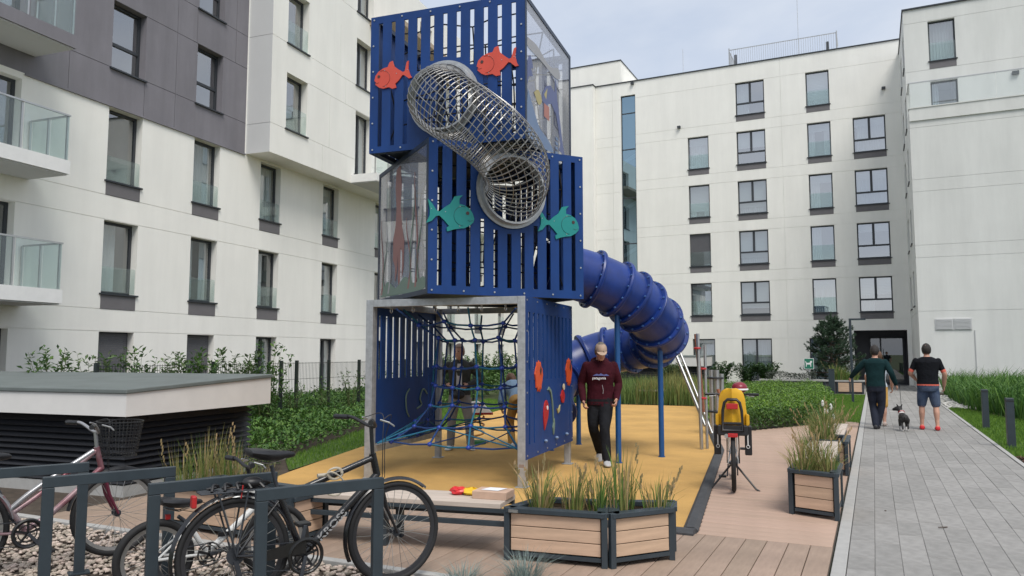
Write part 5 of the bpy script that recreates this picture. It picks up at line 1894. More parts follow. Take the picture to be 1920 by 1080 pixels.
# front planter: two trapezoid boxes forming a corner
e = empty('planter', (-2.67, 5.48, 0), 0, 'angled larch planter box with dark steel frame at the right end of the bench', 'planter')
L = lambda p: (p[0] + 2.67, p[1] - 5.48)
planter_unit(e, [L(p) for p in ((-2.67, 5.48), (-1.855, 5.58), (-2.03, 6.12), (-2.58, 6.02))])
planter_unit(e, [L(p) for p in ((-1.835, 5.585), (-1.45, 6.05), (-1.52, 6.34), (-2.01, 6.13))])
pl = MB(); pl.box(.05, -.020, .372, .13, -.010, .395); o = pl.build('name_plate', M_inox, e)
gi = 0
GT = [((-2.47, 5.74), 60, .46, .24, 'broad tan grass tuft at the left end of the front planter'),
      ((-2.20, 5.80), 42, .44, .16, 'dense straw coloured grass tuft second from the left in the front planter'),
      ((-2.00, 5.86), 46, .46, .16, 'green grass tuft at the joint of the front planter boxes'),
      ((-1.84, 5.90), 44, .62, .15, 'tallest grass tuft with seed heads in the right box of the front planter'),
      ((-1.60, 6.06), 34, .42, .15, 'small green grass tuft at the right corner of the front planter')]
for q, ((gx, gy), n, h, s, lb_) in enumerate(GT):
    grass_tuft('grass_tuft', (gx, gy, .335), int(n * 1.7), h, s, lb_, 'grass tufts in the front planter', seed=q + 3, heads=4, mats=[M_reedg, M_reed, M_straw] if q in (2, 3, 4) else [M_reed, M_straw, M_reedg], base=.10, w=.0085)
# left planter
e = empty('planter', (-6.0, 5.14, 0), 0, 'larch planter box at the left end of the bench, behind the bicycles', 'planter')
L = lambda p: (p[0] + 6.0, p[1] - 5.14)
planter_unit(e, [L(p) for p in ((-6.0, 5.14), (-4.42, 5.05), (-4.42, 5.52), (-5.9, 5.72))])
GL = [((-5.72, 5.45), 'slim reed tuft at the left end of the left planter'), ((-5.42, 5.42), 'tall dense reed tuft in the middle of the left planter'), ((-5.2, 5.40), 'tall reed tuft just left of the black saddle'), ((-4.95, 5.36), 'reed tuft in the right part of the left planter'), ((-4.68, 5.32), 'low reed tuft at the right end of the left planter')]
# the reed row between planter and louvred shed
GLs = [((-6.50, 5.78), .84), ((-6.29, 5.86), .98), ((-6.17, 5.96), .92), ((-5.99, 6.0), .86), ((-5.80, 6.08), .66)]
for q, (((gx, gy), h), (_, lb_)) in enumerate(zip(GLs, GL)):
    lb2 = ['slim reed tuft at the left end of the row by the louvred shed', 'tallest reed tuft in front of the louvred shed', 'dense reed tuft in the middle of the row by the louvred shed', 'reed tuft left of the black bicycle saddle', 'low reed tuft right of the row, behind the black bicycle saddle'][q]
    grass_tuft('reed_tuft', (gx, gy, -.02), 140, h, .16, lb2, 'reed tufts by the louvred shed', seed=q + 30, heads=2, base=.13, w=.009, mats=[M_reed, M_reedg, M_straw])
grass_tuft('blue_grass_tuft', (-2.28, 5.02, 0), 260, .26, .24, 'pale blue green fescue tuft in front of the planter', None, mats=[M_fesc], base=.10, w=.004, seed=77)
grass_tuft('blue_grass_tuft', (-2.62, 4.74, 0), 200, .20, .20, 'small pale fescue tuft at the bottom edge beside the front wheel', None, mats=[M_fesc], base=.10, w=.004, seed=78)

# bench between the planters
e = empty('bench', (-4.56, 5.27, -.045), math.atan2(.29, 1.80), 'long timber slat bench on dark steel legs between two planters', 'bench')
BL = 1.84
for k in range(4):
    pl = MB(); pl.box(0, -.052, -.02, BL, .052, .02)
    o = pl.build('seat_slat', M_seat, e, bevel=.004); o.location = (0, .06 + k * .112, .43)
rb = MB(); rb.box(0, .01, .375, BL + .03, .05, .408); rb.box(0, .40, .375, BL, .44, .408); rb.build('seat_rail', M_anth, e, bevel=.003)
rb = MB(); rb.box(0, .012, .27, BL + .03, .048, .31); rb.box(0, .402, .27, BL, .438, .31); rb.build('lower_rail', M_anth, e, bevel=.003)
for x in (.03, .80):
    lb_ = MB()
    for y in (.07, .38):
        lb_.box(x - .03, y - .03, .045, x + .03, y + .03, .374)
    lb_.box(x - .028, .101, .33, x + .028, .349, .372)
    o = lb_.build('leg_frame', M_anth, e, bevel=.004)
# things left on the bench
cbx = empty('cardboard_box', (-3.06, 5.68, .405), .12, 'flat cardboard box with a sheet of paper on the bench end', 'box')
bb_ = MB(); bb_.box(0, 0, 0, .30, .22, .062); bb_.build('carton', mat('cardboard', (.50, .34, .25), .8, var=.08, vscale=12), cbx, bevel=.004)
pp = MB(); pp.add([(.05, .07, .0645), (.21, .05, .066), (.25, .18, .067), (.09, .20, .0645)], [(0, 1, 2, 3)]); pp.add([(.05, .07, .0643), (.21, .05, .0645), (.25, .18, .0645), (.09, .20, .0643)], [(3, 2, 1, 0)]); pp.build('paper_sheet', mat('paper_white', (.75, .76, .78), .6), cbx)
pk_ = empty('snack_packet', (-3.20, 5.80, .405), .2, 'crumpled red and yellow packet lying on the bench beside the cardboard box', 'packet')
rp_ = random.Random(5)
for (nm, cx, m) in (('red_half', -.055, mat('packet_red', (.60, .02, .025), .35)), ('yellow_half', .06, mat('packet_yellow', (.72, .46, .02), .35))):
    mb = MB(); mb.ball((cx, 0, .032), .075, .05, .034, 11, 8)
    mb.v = [(a + rp_.uniform(-.01, .01), b_ + rp_.uniform(-.01, .01), max(.001, c + rp_.uniform(-.009, .009))) for a, b_, c in mb.v]
    mb.build(nm, m, pk_)

# planters and benches along the path
def path_planter(y0, y1, label):
    e = empty('planter', (-.82, y0, 0), 0, label, 'planter')
    planter_unit(e, [(0, .10), (.46, -.06), (.47, y1 - y0), (.02, y1 - y0)], H=.45)
    return e
path_planter(8.14, 8.9, 'larch planter box with dark frame nearest the viewer beside the path')
path_planter(11.15, 12.0, 'dark framed planter box further along the path behind the weathered bench')
def path_bench(y0, y1, label):
    e = empty('bench', (-.42, y0, 0), PI / 2, label, 'bench')
    for k in range(3):
        pl = MB(); pl.box(0, -.06, -.02, y1 - y0, .06, .02); o = pl.build('seat_slat', M_seat, e, bevel=.004); o.location = (0, .07 + k * .13, .43)
    for x in (.12, (y1 - y0) - .12):
        lb_ = MB(); lb_.box(x - .03, .03, 0, x + .03, .09, .408); lb_.box(x - .03, .31, 0, x + .03, .37, .408); lb_.box(x - .028, .092, .36, x + .028, .308, .406); lb_.build('leg_frame', M_anth, e, bevel=.004)
    tb = MB(); tb.box(-.02, .03, .30, y1 - y0, .36, .34); tb.build('under_tray', M_anth, e)
path_bench(8.95, 11.05, 'weathered grey timber bench between the two path planters')
path_bench(12.05, 13.9, 'weathered grey timber bench at the far end of the path planters')
for q, (gx, gy, h, n, s, lb_) in enumerate(((-.70, 8.34, .42, 120, .2, 'low bushy grass tuft at the left front of the near path planter'), (-.48, 8.42, .40, 120, .2, 'tan grass tuft at the right front of the near path planter'), (-.62, 8.66, .55, 150, .2, 'tallest grass tuft at the back of the near path planter'),
                                              (-.64, 11.4, .5, 150, .22, 'green grass tuft at the front of the far path planter'), (-.66, 11.75, .65, 170, .26, 'big loose grass tuft at the back of the far path planter'))):
    grass_tuft('grass_tuft', (gx, gy, .38), n, h, s, lb_, 'grass tufts in the path planters', seed=q + 50, heads=4, mats=[M_reed, M_straw, M_reedg] if q < 3 else [M_reedg, M_reed, M_straw], base=.11, w=.008)
for q, (gx, gy, h) in enumerate(((-1.0, 9.6, .42), (-1.02, 10.4, .5), (-1.05, 12.9, .55), (-1.0, 13.7, .6), (-1.15, 15.0, .7), (-.95, 16.2, .65), (-1.0, 17.4, .7))):
    if q < 2: continue
    grass_tuft('grass_tuft', (gx + .2, gy, 0), 170, h, .3, ['', '', 'loose green grass tuft left of the far path bench', 'grass tuft at the far end of the far path bench', 'feathery grass tuft behind the path benches, nearest of three', 'feathery grass tuft behind the path benches, middle of three', 'feathery grass tuft behind the path benches, farthest of three'][q], 'grass tufts behind the path benches', seed=q + 70, heads=7, mats=[M_reedg, M_reed, M_straw], base=.16, w=.009)

# ------------------------------------------------------------------ small street furniture
def bollard(x, y, label):
    e = empty('bollard', (x, y, 0), .05, label, 'bollard', 'anthracite bollards on the lawn')
    b_ = MB(); b_.box(-.06, -.06, 0, .06, .06, .84); b_.build('shaft', M_anth, e, bevel=.006)
    b_ = MB(); b_.box(-.063, -.063, .78, .063, .063, .80); b_.build('light_slot', M_blackp, e)
    b_ = MB(); b_.box(-.08, -.08, -.01, .08, .08, .008); b_.build('base_plate', M_anth, e)
bollard(2.14, 19.4, 'square anthracite bollard on the right lawn, farther from the viewer')
bollard(2.10, 15.75, 'square anthracite bollard on the right lawn, nearer to the viewer')
e = empty('lamp_post', (-.68, 28.1, 0), 0, 'slim dark lamp post with right angled arm left of the path', 'lamp post')
b_ = MB(); b_.box(-.04, -.04, 0, .04, .04, 2.80); b_.build('pole', M_anth, e, bevel=.004)
b_ = MB(); b_.box(.041, -.04, 2.74, .48, .04, 2.80); b_.build('arm', M_anth, e, bevel=.004)
b_ = MB(); b_.box(.2, -.03, 2.728, .46, .03, 2.739); b_.build('light_panel', M_white_paint, e)
e = empty('sign_post', (-2.55, 35.5, 0), 0, 'small white and green pictogram sign on a thin post near the entrance', 'sign')
b_ = MB(); b_.tube([(0, 0, 0), (0, 0, 1.25)], .03, 8); b_.build('post', M_steel, e)
b_ = MB(); b_.box(-.20, -.04, .95, .20, -.032, 1.42); pn = b_.build('sign_plate', M_white_paint, e)
M_sgn = mat('sign_green', (.015, .17, .10), .5)
b_ = MB(); b_.prism([(-.18, .97), (.18, .97), (.18, 1.40), (-.18, 1.40)], (0, -.041, 0), (1, 0, 0), (0, 0, 1), (0, -.003, 0)); b_.build('green_field', M_sgn, pn)
b_ = MB()
b_.prism([(-.13, 1.05), (-.10, 1.05), (-.09, 1.15), (.05, 1.15), (.06, 1.05), (.09, 1.05), (.09, 1.20), (.14, 1.26), (.12, 1.31), (.05, 1.30), (.03, 1.23), (-.09, 1.22), (-.13, 1.30), (-.15, 1.28), (-.12, 1.18)], (0, -.0445, 0), (1, 0, 0), (0, 0, 1), (0, -.003, 0)); b_.build('pictogram', M_white_paint, pn)
# dark bollard-like post near the entrance wall
e = empty('timber_post', (-1.55, 33.0, 0), 0, 'short dark square post in front of the planter wall near the entrance', 'post')
b_ = MB(); b_.box(-.11, -.11, 0, .11, .11, .98); b_.build('shaft', M_anth, e, bevel=.01)
b_ = MB(); b_.box(-.12, -.12, .98, .12, .12, 1.01); b_.build('cap', M_anth, e)
# planter wall with timber panels near the entrance
e = empty('seat_wall', (-4.4, 34.0, 0), 0, 'long low planter wall with timber panels near the entrance', 'planter wall')
b_ = MB(); b_.box(0, 0, 0, 4.0, .5, .48); b_.build('core', mat('dark_planter_panel', (.05, .05, .055), .6), e)
b_ = MB(); b_.box(-.05, -.05, .48, 4.05, .55, .54); b_.build('capping', M_kerb, e)
for k in range(2):
    b_ = MB(); b_.box(3.05 + k * .47 - .0, -.06, .08, 3.05 + k * .47 + .42, -.002, .44); b_.build('timber_panel', M_plank, e)
b_ = MB()
for x in (0, 1.3, 2.55, 3.02, 3.48, 3.95):
    b_.box(x - .02, -.07, 0, x + .02, -.002, .478)
b_.build('post_row', M_anth, e)

# climbing poles beside the yellow surface
M_wood = mat('reddish_robinia', (.27, .10, .055), .7, var=.2, vscale=12)
e = empty('climbing_poles', (-2.68, 13.12, 0), 0, 'group of leaning steel climbing poles with red fittings behind the tube slide', 'play equipment')
def pole(a, b_, r, m, nm='steel_pole'):
    mb = MB(); mb.tube([a, b_], r, 12); return mb.build(nm, m, e, smooth=40)
pole((0, 0, 0), (-.03, .02, 1.95), .03, M_inox)
pole((.07, .12, 0), (.06, .16, 1.75), .024, M_inox)
pole((-.02, .45, .35), (-.78, .9, 2.0), .03, M_inox)
pole((.05, .7, .2), (-.74, 1.2, 1.98), .024, M_inox)
pole((-.02, .3, .6), (-.12, .32, 1.95), .035, M_wood, 'timber_pole')
pole((.24, 1.5, 0.1), (.02, 1.5, .95), .03, M_wood, 'timber_pole')
for (x, y, z) in ((-.04, .0, 1.7), (.03, .1, 1.35), (.02, .1, .85)):
    mb = MB(); mb.ring((x, y, z), (0, 0, 1), .045, .018, 14, 7); mb.build('red_clamp', M_reds, e, smooth=50)
e = empty('climbing_poles', (-2.98, 15.7, 0), 0, 'pair of short upright steel pipes with black clamps by the yellow child seat', 'play equipment')
for (x, y, h) in ((0, 0, 1.28), (.11, -.02, 1.28), (.17, .16, 1.2)):
    mb = MB(); mb.tube([(x, y, 0), (x, y, h)], .05, 14); mb.build('steel_pole', M_inox, e, smooth=40)
for z in (1.12, .45):
    mb = MB(); mb.tube([(.05 + .17 * math.cos(t), .02 + .12 * math.sin(t), z) for t in [2 * PI * k / 20 for k in range(20)]], .022, 6, closed=True); mb.build('clamp', M_blackp, e, smooth=50)

# spring rider seen through the net
e = empty('spring_rider', (-6.45, 12.2, 0), .5, 'white and red spring rocker seen through the climbing net', 'spring rider')
sp_ = MB(); sp_.tube([(.10 * math.cos(t), .10 * math.sin(t), .06 + .042 * t / 1.9) for t in [i * .35 for i in range(56)]], .017, 7); sp_.build('spring', mat('spring_orange', (.45, .20, .03), .45), e, smooth=50)
b_ = MB(); b_.box(-.26, -.10, .52, .26, .10, .56); b_.build('seat_board', M_reds, e, bevel=.01)
for s in (-1, 1):
    b_ = MB(); b_.prism([(-.26, .56), (.24, .56), (.10, .70), (-.02, .76), (-.14, .74), (-.24, .64)], (0, s * .105, 0), (1, 0, 0), (0, 0, 1), (0, s * .02, 0)); b_.build('side_panel', M_white_paint, e, bevel=.004)
b_ = MB(); b_.tube([(.02, -.2, .70), (.02, .2, .70)], .014, 8); b_.build('hand_bar', M_reds, e)
b_ = MB(); b_.tube([(0, 0, 0), (0, 0, .06)], .14, 16); b_.build('base', mat('green_plastic', (.02, .16, .06), .5), e)
e = empty('low_table', (-6.55, 24.4, 0), 0, 'small pale timber table in the tall grass behind the yellow surface', 'table')
b_ = MB(); b_.box(-.42, -.2, .40, .42, .2, .45); b_.build('table_top', M_seat, e)
for x in (-.34, .34):
    b_ = MB(); b_.box(x - .03, -.15, 0, x + .03, .15, .40); b_.build('leg', M_seat, e)

# ------------------------------------------------------------------ louvred sheds
def shed(name, corner, az, Lx, Ly, zb, zt0, zt1, label, nl=11):
    """corner = near right corner; local x runs left (negative), y runs back"""
    e = empty(name, (*corner, 0), az, label, 'vent shed')
    t = .12
    rf = MB()
    rf.add([(-Lx, 0, zt0), (0, 0, zt0), (0, Ly, zt1), (-Lx, Ly, zt1), (-Lx, 0, zt0 - .05), (0, 0, zt0 - .05), (0, Ly, zt1 - .05), (-Lx, Ly, zt1 - .05)],
           [(0, 1, 2, 3), (7, 6, 5, 4), (0, 4, 5, 1), (1, 5, 6, 2), (2, 6, 7, 3), (3, 7, 4, 0)])
    # low upstand lip round the roof
    rf.build('roof', M_roofmet, e, bevel=.01)
    fs = MB()
    fs.add([(-Lx, .02, zb), (-.02, .02, zb), (-.02, Ly - .02, zb), (-Lx, Ly - .02, zb), (-Lx, .02, zt0 - .052), (-.02, .02, zt0 - .052), (-.02, Ly - .02, zt1 - .052), (-Lx, Ly - .02, zt1 - .052)],
           [(3, 2, 1, 0), (4, 5, 6, 7), (0, 1, 5, 4), (1, 2, 6, 5), (2, 3, 7, 6), (3, 0, 4, 7)])
    fs.build('fascia', mat('shed_fascia', (.66, .645, .625), .8, var=.05, vscale=2.5), e)
    pl = MB(); pl.box(-Lx, .20, -.05, -.20, Ly - .2, .10); pl.build('plinth', M_kerb, e)
    bk_ = MB(); bk_.box(-Lx, .30, .10, -.30, Ly - .3, zb); bk_.build('dark_core', mat('core_black', (.008, .008, .009), .9), e)
    for k in range(nl):
        z = .12 + (zb - .14) * (k + .5) / nl
        h = (zb - .14) / nl * .5
        lv = MB()
        lv.add([(-Lx, .19, z - h), (-.19, .19, z - h), (-.26, .26, z + h), (-Lx, .26, z + h), (-Lx, .20, z - h - .008), (-.20, .20, z - h - .008), (-.27, .27, z + h - .008), (-Lx, .27, z + h - .008)], [(0, 1, 2, 3), (7, 6, 5, 4), (0, 4, 5, 1)])
        lv.add([(-.19, .19, z - h), (-.19, Ly - .19, z - h), (-.26, Ly - .26, z + h), (-.26, .26, z + h), (-.20, .20, z - h - .008), (-.20, Ly - .2, z - h - .008)], [(0, 1, 2, 3), (0, 4, 5, 1)])
        lv.build('louvre_blade', M_mesh_black, e)
    return e
shed('louvred_shed', (-7.57, 5.9), AZ, 7.0, 2.56, .90, 1.205, 1.315, 'low louvred ventilation shed with white fascia and grey roof at the left')
shed('louvred_shed', (-7.6, 38.0), 0.0, 6.0, 2.5, 1.0, 1.50, 1.55, 'distant louvred ventilation shed with white fascia behind the tall grass', 8)

# ------------------------------------------------------------------ wire fence by the left building
e = empty('wire_fence', (-11.6, 13.3, 0), AZ, 'dark green wire panel fence in front of the left building', 'fence')
M_fence = mat('fence_green_black', (.012, .02, .018), .5)
ys = [-5.2, -2.6, -.55, 0.0, 1.25, 2.6, 5.0, 7.5, 10.0]
for y in ys:
    b_ = MB(); b_.box(-.03, y - .03, 0, .03, y + .03, 1.46); b_.build('fence_post', M_fence, e)
for y0, y1 in zip(ys, ys[1:]):
    b_ = MB()
    k = y0 + .05
    while k < y1 - .03:
        b_.bar((0.032, k, .3), (0.032, k, 1.42), .005); k += .055
    for z in (.45, .75, 1.05, 1.4):
        b_.bar((0.04, y0, z), (0.04, y1, z), .008)
    b_.build('wire_panel', M_fence, e)
# ------------------------------------------------------------------ vegetation
VR = random.Random(23)
def leaf_cloud(mb, pts, size, up=.3, r=VR, asp=.45):
    """one leaf-shaped quad pair per point"""
    for p in pts:
        s = size * r.uniform(.6, 1.3)
        a = r.uniform(0, 2 * PI)
        el = r.uniform(-.5, 1.0) * (1 - up) + up
        d = Vector((math.cos(a) * math.cos(el), math.sin(a) * math.cos(el), math.sin(el)))
        sd = d.cross(Vector((r.uniform(-.6, .6), r.uniform(-.6, .6), 1))).normalized() * s * asp
        q = Vector(p)
        v = len(mb.v)
        fold = sd.cross(d).normalized() * s * .12
        mb.v += [tuple(q), tuple(q + d * s * .5 + sd * .55 + fold), tuple(q + d * s), tuple(q + d * s * .5 - sd * .55 + fold)]
        mb.face((v, v + 1, v + 2, v + 3))
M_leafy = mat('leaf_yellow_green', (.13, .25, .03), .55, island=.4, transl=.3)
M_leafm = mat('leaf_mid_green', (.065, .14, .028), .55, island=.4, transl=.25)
M_leafd = mat('leaf_dark_green', (.028, .075, .018), .5, island=.4, transl=.2)
M_leafb = mat('leaf_grey_green', (.10, .155, .06), .6, island=.4, transl=.25)
M_jun = mat('juniper_green', (.075, .17, .03), .6, island=.45, transl=.2)
M_bark = mat('bark', (.09, .065, .05), .9, var=.3, vscale=20, bump=.6, bscale=60)
M_stem = mat('green_stem', (.09, .11, .04), .7)
M_needle = mat('pine_needle', (.020, .050, .022), .55, island=.4, transl=.1)
M_flower = mat('white_flower', (.7, .7, .66), .7)

def mass(name, poly, n, hfun, size, m, label, z0=0.0, cat='shrubs', top=.55, stems=False, lump=1.2):
    """low mass of foliage: leaves in an uneven layer"""
    xs = [p[0] for p in poly]; ys = [p[1] for p in poly]
    pts = []
    while len(pts) < n:
        x, y = VR.uniform(min(xs), max(xs)), VR.uniform(min(ys), max(ys))
        if not inside(poly, x, y):
            continue
        h = hfun(x, y) * (.72 + .55 * (mnoise.noise(Vector((x * lump, y * lump, 3.1))) * .5 + .5) + .18 * mnoise.noise(Vector((x * 4, y * 4, 1))))
        t = VR.random() ** top
        pts.append((x, y, z0 + h * t))
    mb = MB(); leaf_cloud(mb, pts, size)
    return tag(mb.build(name, m), label, cat, kind='stuff')
BED_R = [(-2.52, 16.55), (-1.55, 18.1), (-0.85, 20.1), (-1.1, 23), (-1.9, 32.8), (-5.4, 33.0), (-5.0, 24.0), (-3.5, 17.6), (-3.0, 16.2)]
mass('low_shrub_bed', BED_R, 40000, lambda x, y: (.55 if y < 30 else .45) * (.72 + .5 * (mnoise.noise(Vector((x * .75, y * .75, 9))) + .4)), .065, M_leafy, 'bed of bright yellow green low shrubs between yellow surface and path')
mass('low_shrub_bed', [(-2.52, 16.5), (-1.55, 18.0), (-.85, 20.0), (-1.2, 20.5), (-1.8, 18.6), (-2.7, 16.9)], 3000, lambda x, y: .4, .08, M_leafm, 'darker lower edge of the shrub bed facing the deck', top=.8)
mass('low_shrub_bed', BED_R, 9000, lambda x, y: (.58 if y < 30 else .47) * (.72 + .5 * (mnoise.noise(Vector((x * .75, y * .75, 9))) + .4)), .05, M_leafb, 'paler shoots scattered through the low shrub bed', top=.3)
# tall grasses behind the yellow surface
def tall_grass(name, poly, n, h, m, label, w=.012, lean=.35, z=0, curve=.3):
    xs = [p[0] for p in poly]; ys = [p[1] for p in poly]
    mb = MB()
    k = 0
    while k < n:
        x, y = VR.uniform(min(xs), max(xs)), VR.uniform(min(ys), max(ys))
        if not inside(poly, x, y):
            continue
        k += 1
        hh = h * VR.uniform(.55, 1.0) * (.66 + .62 * (mnoise.noise(Vector((x * .9, y * .9, 7))) * .5 + .5))
        a = VR.uniform(0, 2 * PI)
        out = Vector((math.cos(a), math.sin(a), 0)) * hh * VR.uniform(0, lean)
        b0 = Vector((x, y, z)); p1 = b0 + out * .35 + Vector((0, 0, hh * .6)); p2 = b0 + out + Vector((0, 0, hh * (1 - curve * VR.random())))
        t = VR.uniform(0, PI)
        s = Vector((math.cos(t), math.sin(t), 0)) * w / 2
        v = len(mb.v)
        mb.v += [tuple(b0 - s), tuple(b0 + s), tuple(p1 + s * .9), tuple(p1 - s * .9), tuple(p2)]
        mb.face((v, v + 1, v + 2, v + 3)); mb.face((v + 3, v + 2, v + 4))
    return tag(mb.build(name, m), label, 'grass', kind='stuff')
M_tg = mat('tall_grass_green', (.14, .22, .06), .7, island=.4, transl=.3)
M_tg2 = mat('hedge_grass_green', (.075, .175, .03), .6, island=.4, transl=.3)
tall_grass('tall_grass', [(-5.0, 23.95), (-10.8, 23.6), (-11.5, 30), (-5.1, 30)], 14000, .92, M_tg, 'tall soft green grass behind the far edge of the yellow surface', .02)
tall_grass('tall_grass', [(-4.9, 24.0), (-7.0, 23.9), (-7.0, 26), (-4.9, 27)], 1500, 1.2, M_reed, 'straw tinted taller stalks among the grass behind the slide', .014)
# tall grass hedge on the right
HED = [(2.45, 25.6), (3.15, 22.2), (4.2, 20.2), (12, 17.5), (12, 36.0), (2.5, 36.0), (2.35, 30)]
tall_grass('grass_hedge', HED, 26000, 1.22, M_tg2, 'dense tall green grass hedge along the right wing', .034, 1.0, curve=.7)
mass('low_shrub_bed', [(3.4, 15.2), (9, 14.4), (12, 17.4), (4.4, 20.0), (3.2, 22.0)], 5000, lambda x, y: .35, .1, M_leafd, 'dark green low planting at the foot of the grass hedge')

# juniper slope left of the yellow surface
JUN = [(-8.25, 9.15), (-9.55, 12.6), (-11.15, 17.0), (-12.7, 24.2), (-16, 25), (-14.2, 10), (-11.2, 8.4), (-8.5, 8.6)]
def jh(x, y):
    d = max(0.0, -8.3 - .27 * (y - 9.2) - x)
    return .16 + min(.34, d * .13)
mass('juniper_slope', JUN, 42000, jh, .085, M_jun, 'dark green juniper ground cover on the slope left of the yellow surface', top=.4, lump=1.6)
mass('rough_edge_planting', [(-7.62, 8.45), (-8.25, 9.2), (-8.6, 9.9), (-8.5, 8.6), (-7.9, 7.9), (-7.4, 7.6)], 900, lambda x, y: .14, .05, M_leafb, 'sparse rough edge planting beside the shed corner')

# shrubs: countable ones
def shrub(loc, h, w, nleaf, size, m, label, group, stems=9, seed=1, upright=True, fl=0, z0=.0):
    r = random.Random(seed)
    e = empty('shrub', loc, r.uniform(0, 6), label, 'shrub', group)
    sb, lb_, fb = MB(), MB(), MB()
    for k in range(stems):
        a = r.uniform(0, 2 * PI)
        hh = h * r.uniform(.7, 1.0)
        tip = Vector((math.cos(a) * w * r.uniform(.2, 1), math.sin(a) * w * r.uniform(.2, 1), hh))
        pts = [Vector((math.cos(a) * .05, math.sin(a) * .05, z0)), tip * .5 + Vector((0, 0, hh * .1)), tip]
        sb.tube(pts, [.008, .006, .002], 5)
        n = nleaf // stems
        lp = []
        for q in range(n):
            t = r.uniform(.12, 1.0)
            p = bez(pts, t)
            lp.append(p + Vector((r.gauss(0, .045), r.gauss(0, .045), r.gauss(0, .03))) * (1.4 - .6 * t))
        leaf_cloud(lb_, lp, size, up=.25, r=r, asp=.38)
        if fl and r.random() < .6:
            fb.ball(tip, .025, .025, .06, 6, 5)
    sb.build('stems', M_stem, e)
    tag(lb_.build('leaves', m, e), kind='stuff')
    if fb.f:
        fb.build('flower', M_flower, e)
    return e
# butterfly bushes behind the shed roof
bush = [(-11.6, 8.4), (-11.9, 9.2), (-10.9, 9.3), (-11.3, 10.0), (-10.6, 10.4), (-10.9, 11.0), (-10.3, 11.2), (-10.0, 10.2), (-9.6, 10.6)]
bl = ['leafy bush rising behind the shed roof at the far left edge', 'tall sparse bush behind the left part of the shed roof', 'bushy shrub behind the shed roof before the first window', 'arching shrub behind the shed roof left of the roller shutter', 'dense shrub in front of the left roller shutter', 'shrub behind the shed roof between the two roller shutters', 'dense shrub in front of the right roller shutter', 'feathery shrub near the right end of the shed roof', 'last shrub at the right end of the shed roof']
for q, (x, y) in enumerate([(-12.2, 8.15), (-11.9, 8.7), (-11.6, 9.2), (-11.3, 9.7), (-11.1, 10.25), (-10.85, 10.75), (-10.6, 11.3), ]):
    shrub((x, y, 0), VR.uniform(1.58, 1.86), .55, 900, .11, M_leafb if q % 2 else M_leafm, bl[q], 'shrubs behind the shed', stems=16, seed=q + 100, fl=0)
# climbers on the fence
for q, (dy, h, lab) in enumerate(((-.3, 1.05, 'young climber on the wire fence next to the shed roof end'), (.9, 1.0, 'thin climber on the wire fence left of the dark ground floor window'), (2.0, 1.2, 'leafy climber on the wire fence in front of the ground floor window'), (2.9, 1.42, 'tallest climber on the wire fence beside the tower post'), (3.9, 1.3, 'climber on the wire fence hidden partly by the tower post'), (5.2, 1.3, 'climber on the fence seen through the lower tower cube'))):
    x = -11.6 - .09 * dy + .15
    shrub((x, 13.3 + dy, .25), h - .22, .38, 210, .075, M_leafm, lab, 'climbers on the wire fence', stems=8, seed=q + 140)
# dark shrubs in front of the far building
for q, (x, y, h, w, lab) in enumerate(((-8.4, 39.6, 1.25, .8, 'dark shrub below the left ground floor window of the far block'), (-7.1, 40.2, 1.2, .9, 'dark hedge shrub left of the wide ground floor window'), (-5.9, 40.2, 1.2, .9, 'dark rounded shrub below the wide ground floor window'), (-4.9, 40.0, 1.15, .8, 'dark glossy shrub right of the wide ground floor window'))):
    shrub((x, y, 0), h, w, 1500, .15, M_leafd, lab, 'dark shrubs before the far block', stems=26, seed=q + 160)
for q, (x, y, h, lab) in enumerate(((-8.9, 36.5, 1.25, 'tall loose shrub at the corner of the distant louvred shed'), (-10.5, 32.0, 1.3, 'grey green shrub behind the tube slide'), (-12.2, 30.5, 1.6, 'shrub seen through the net right of the standing man'), (-13.2, 28.5, 1.75, 'tall shrub seen through the middle of the net'), (-13.9, 27.0, 1.7, 'tall shrub seen through the net behind the standing man'), (-14.6, 25.4, 1.6, 'shrub seen through the left part of the net'))):
    shrub((x, y, 0), h, 1.0, 1700, .13, M_leafb if q < 2 else M_leafm, lab, 'shrubs behind the playground', stems=26, seed=q + 180)
mass('planting_behind_playground', [(-11.2, 24.2), (-12.8, 24.6), (-16.5, 25), (-17, 33), (-11.6, 34), (-11.4, 30)], 9000, lambda x, y: .9, .13, M_leafm, 'green planting behind the lawn seen through the climbing net', cat='shrubs', top=.5)
mass('low_lavender', [(-4.2, 34.1), (-2.2, 34.1), (-2.2, 34.45), (-4.2, 34.45)], 1600, lambda x, y: .38, .07, mat('lavender_leaf', (.06, .075, .055), .7, island=.3), 'dark grey low planting in the seat wall near the entrance', z0=.45)
grass_tuft('reed_tuft', (-1.35, 34.25, .5), 220, .85, .3, 'yellow green reed tuft in front of the pine', None, mats=[M_reedg, M_reed], base=.25, w=.02, seed=301, heads=6)
grass_tuft('reed_tuft', (-.85, 34.25, .5), 160, .6, .3, 'low reed tuft at the right end of the seat wall', None, mats=[M_reedg, M_reed], base=.25, w=.02, seed=302)
# flowering perennials at the bed edge by the path
for q, (x, y, h) in enumerate(((-.78, 14.4, .75), (-.95, 15.6, .6))):
    shrub((x, y, 0), h, .2, 200, .07, M_leafm, ['tall white flowering perennial behind the far path bench', 'low flowering perennial further behind the far path bench'][q], 'perennials by the path', stems=8, seed=q + 210, fl=1)

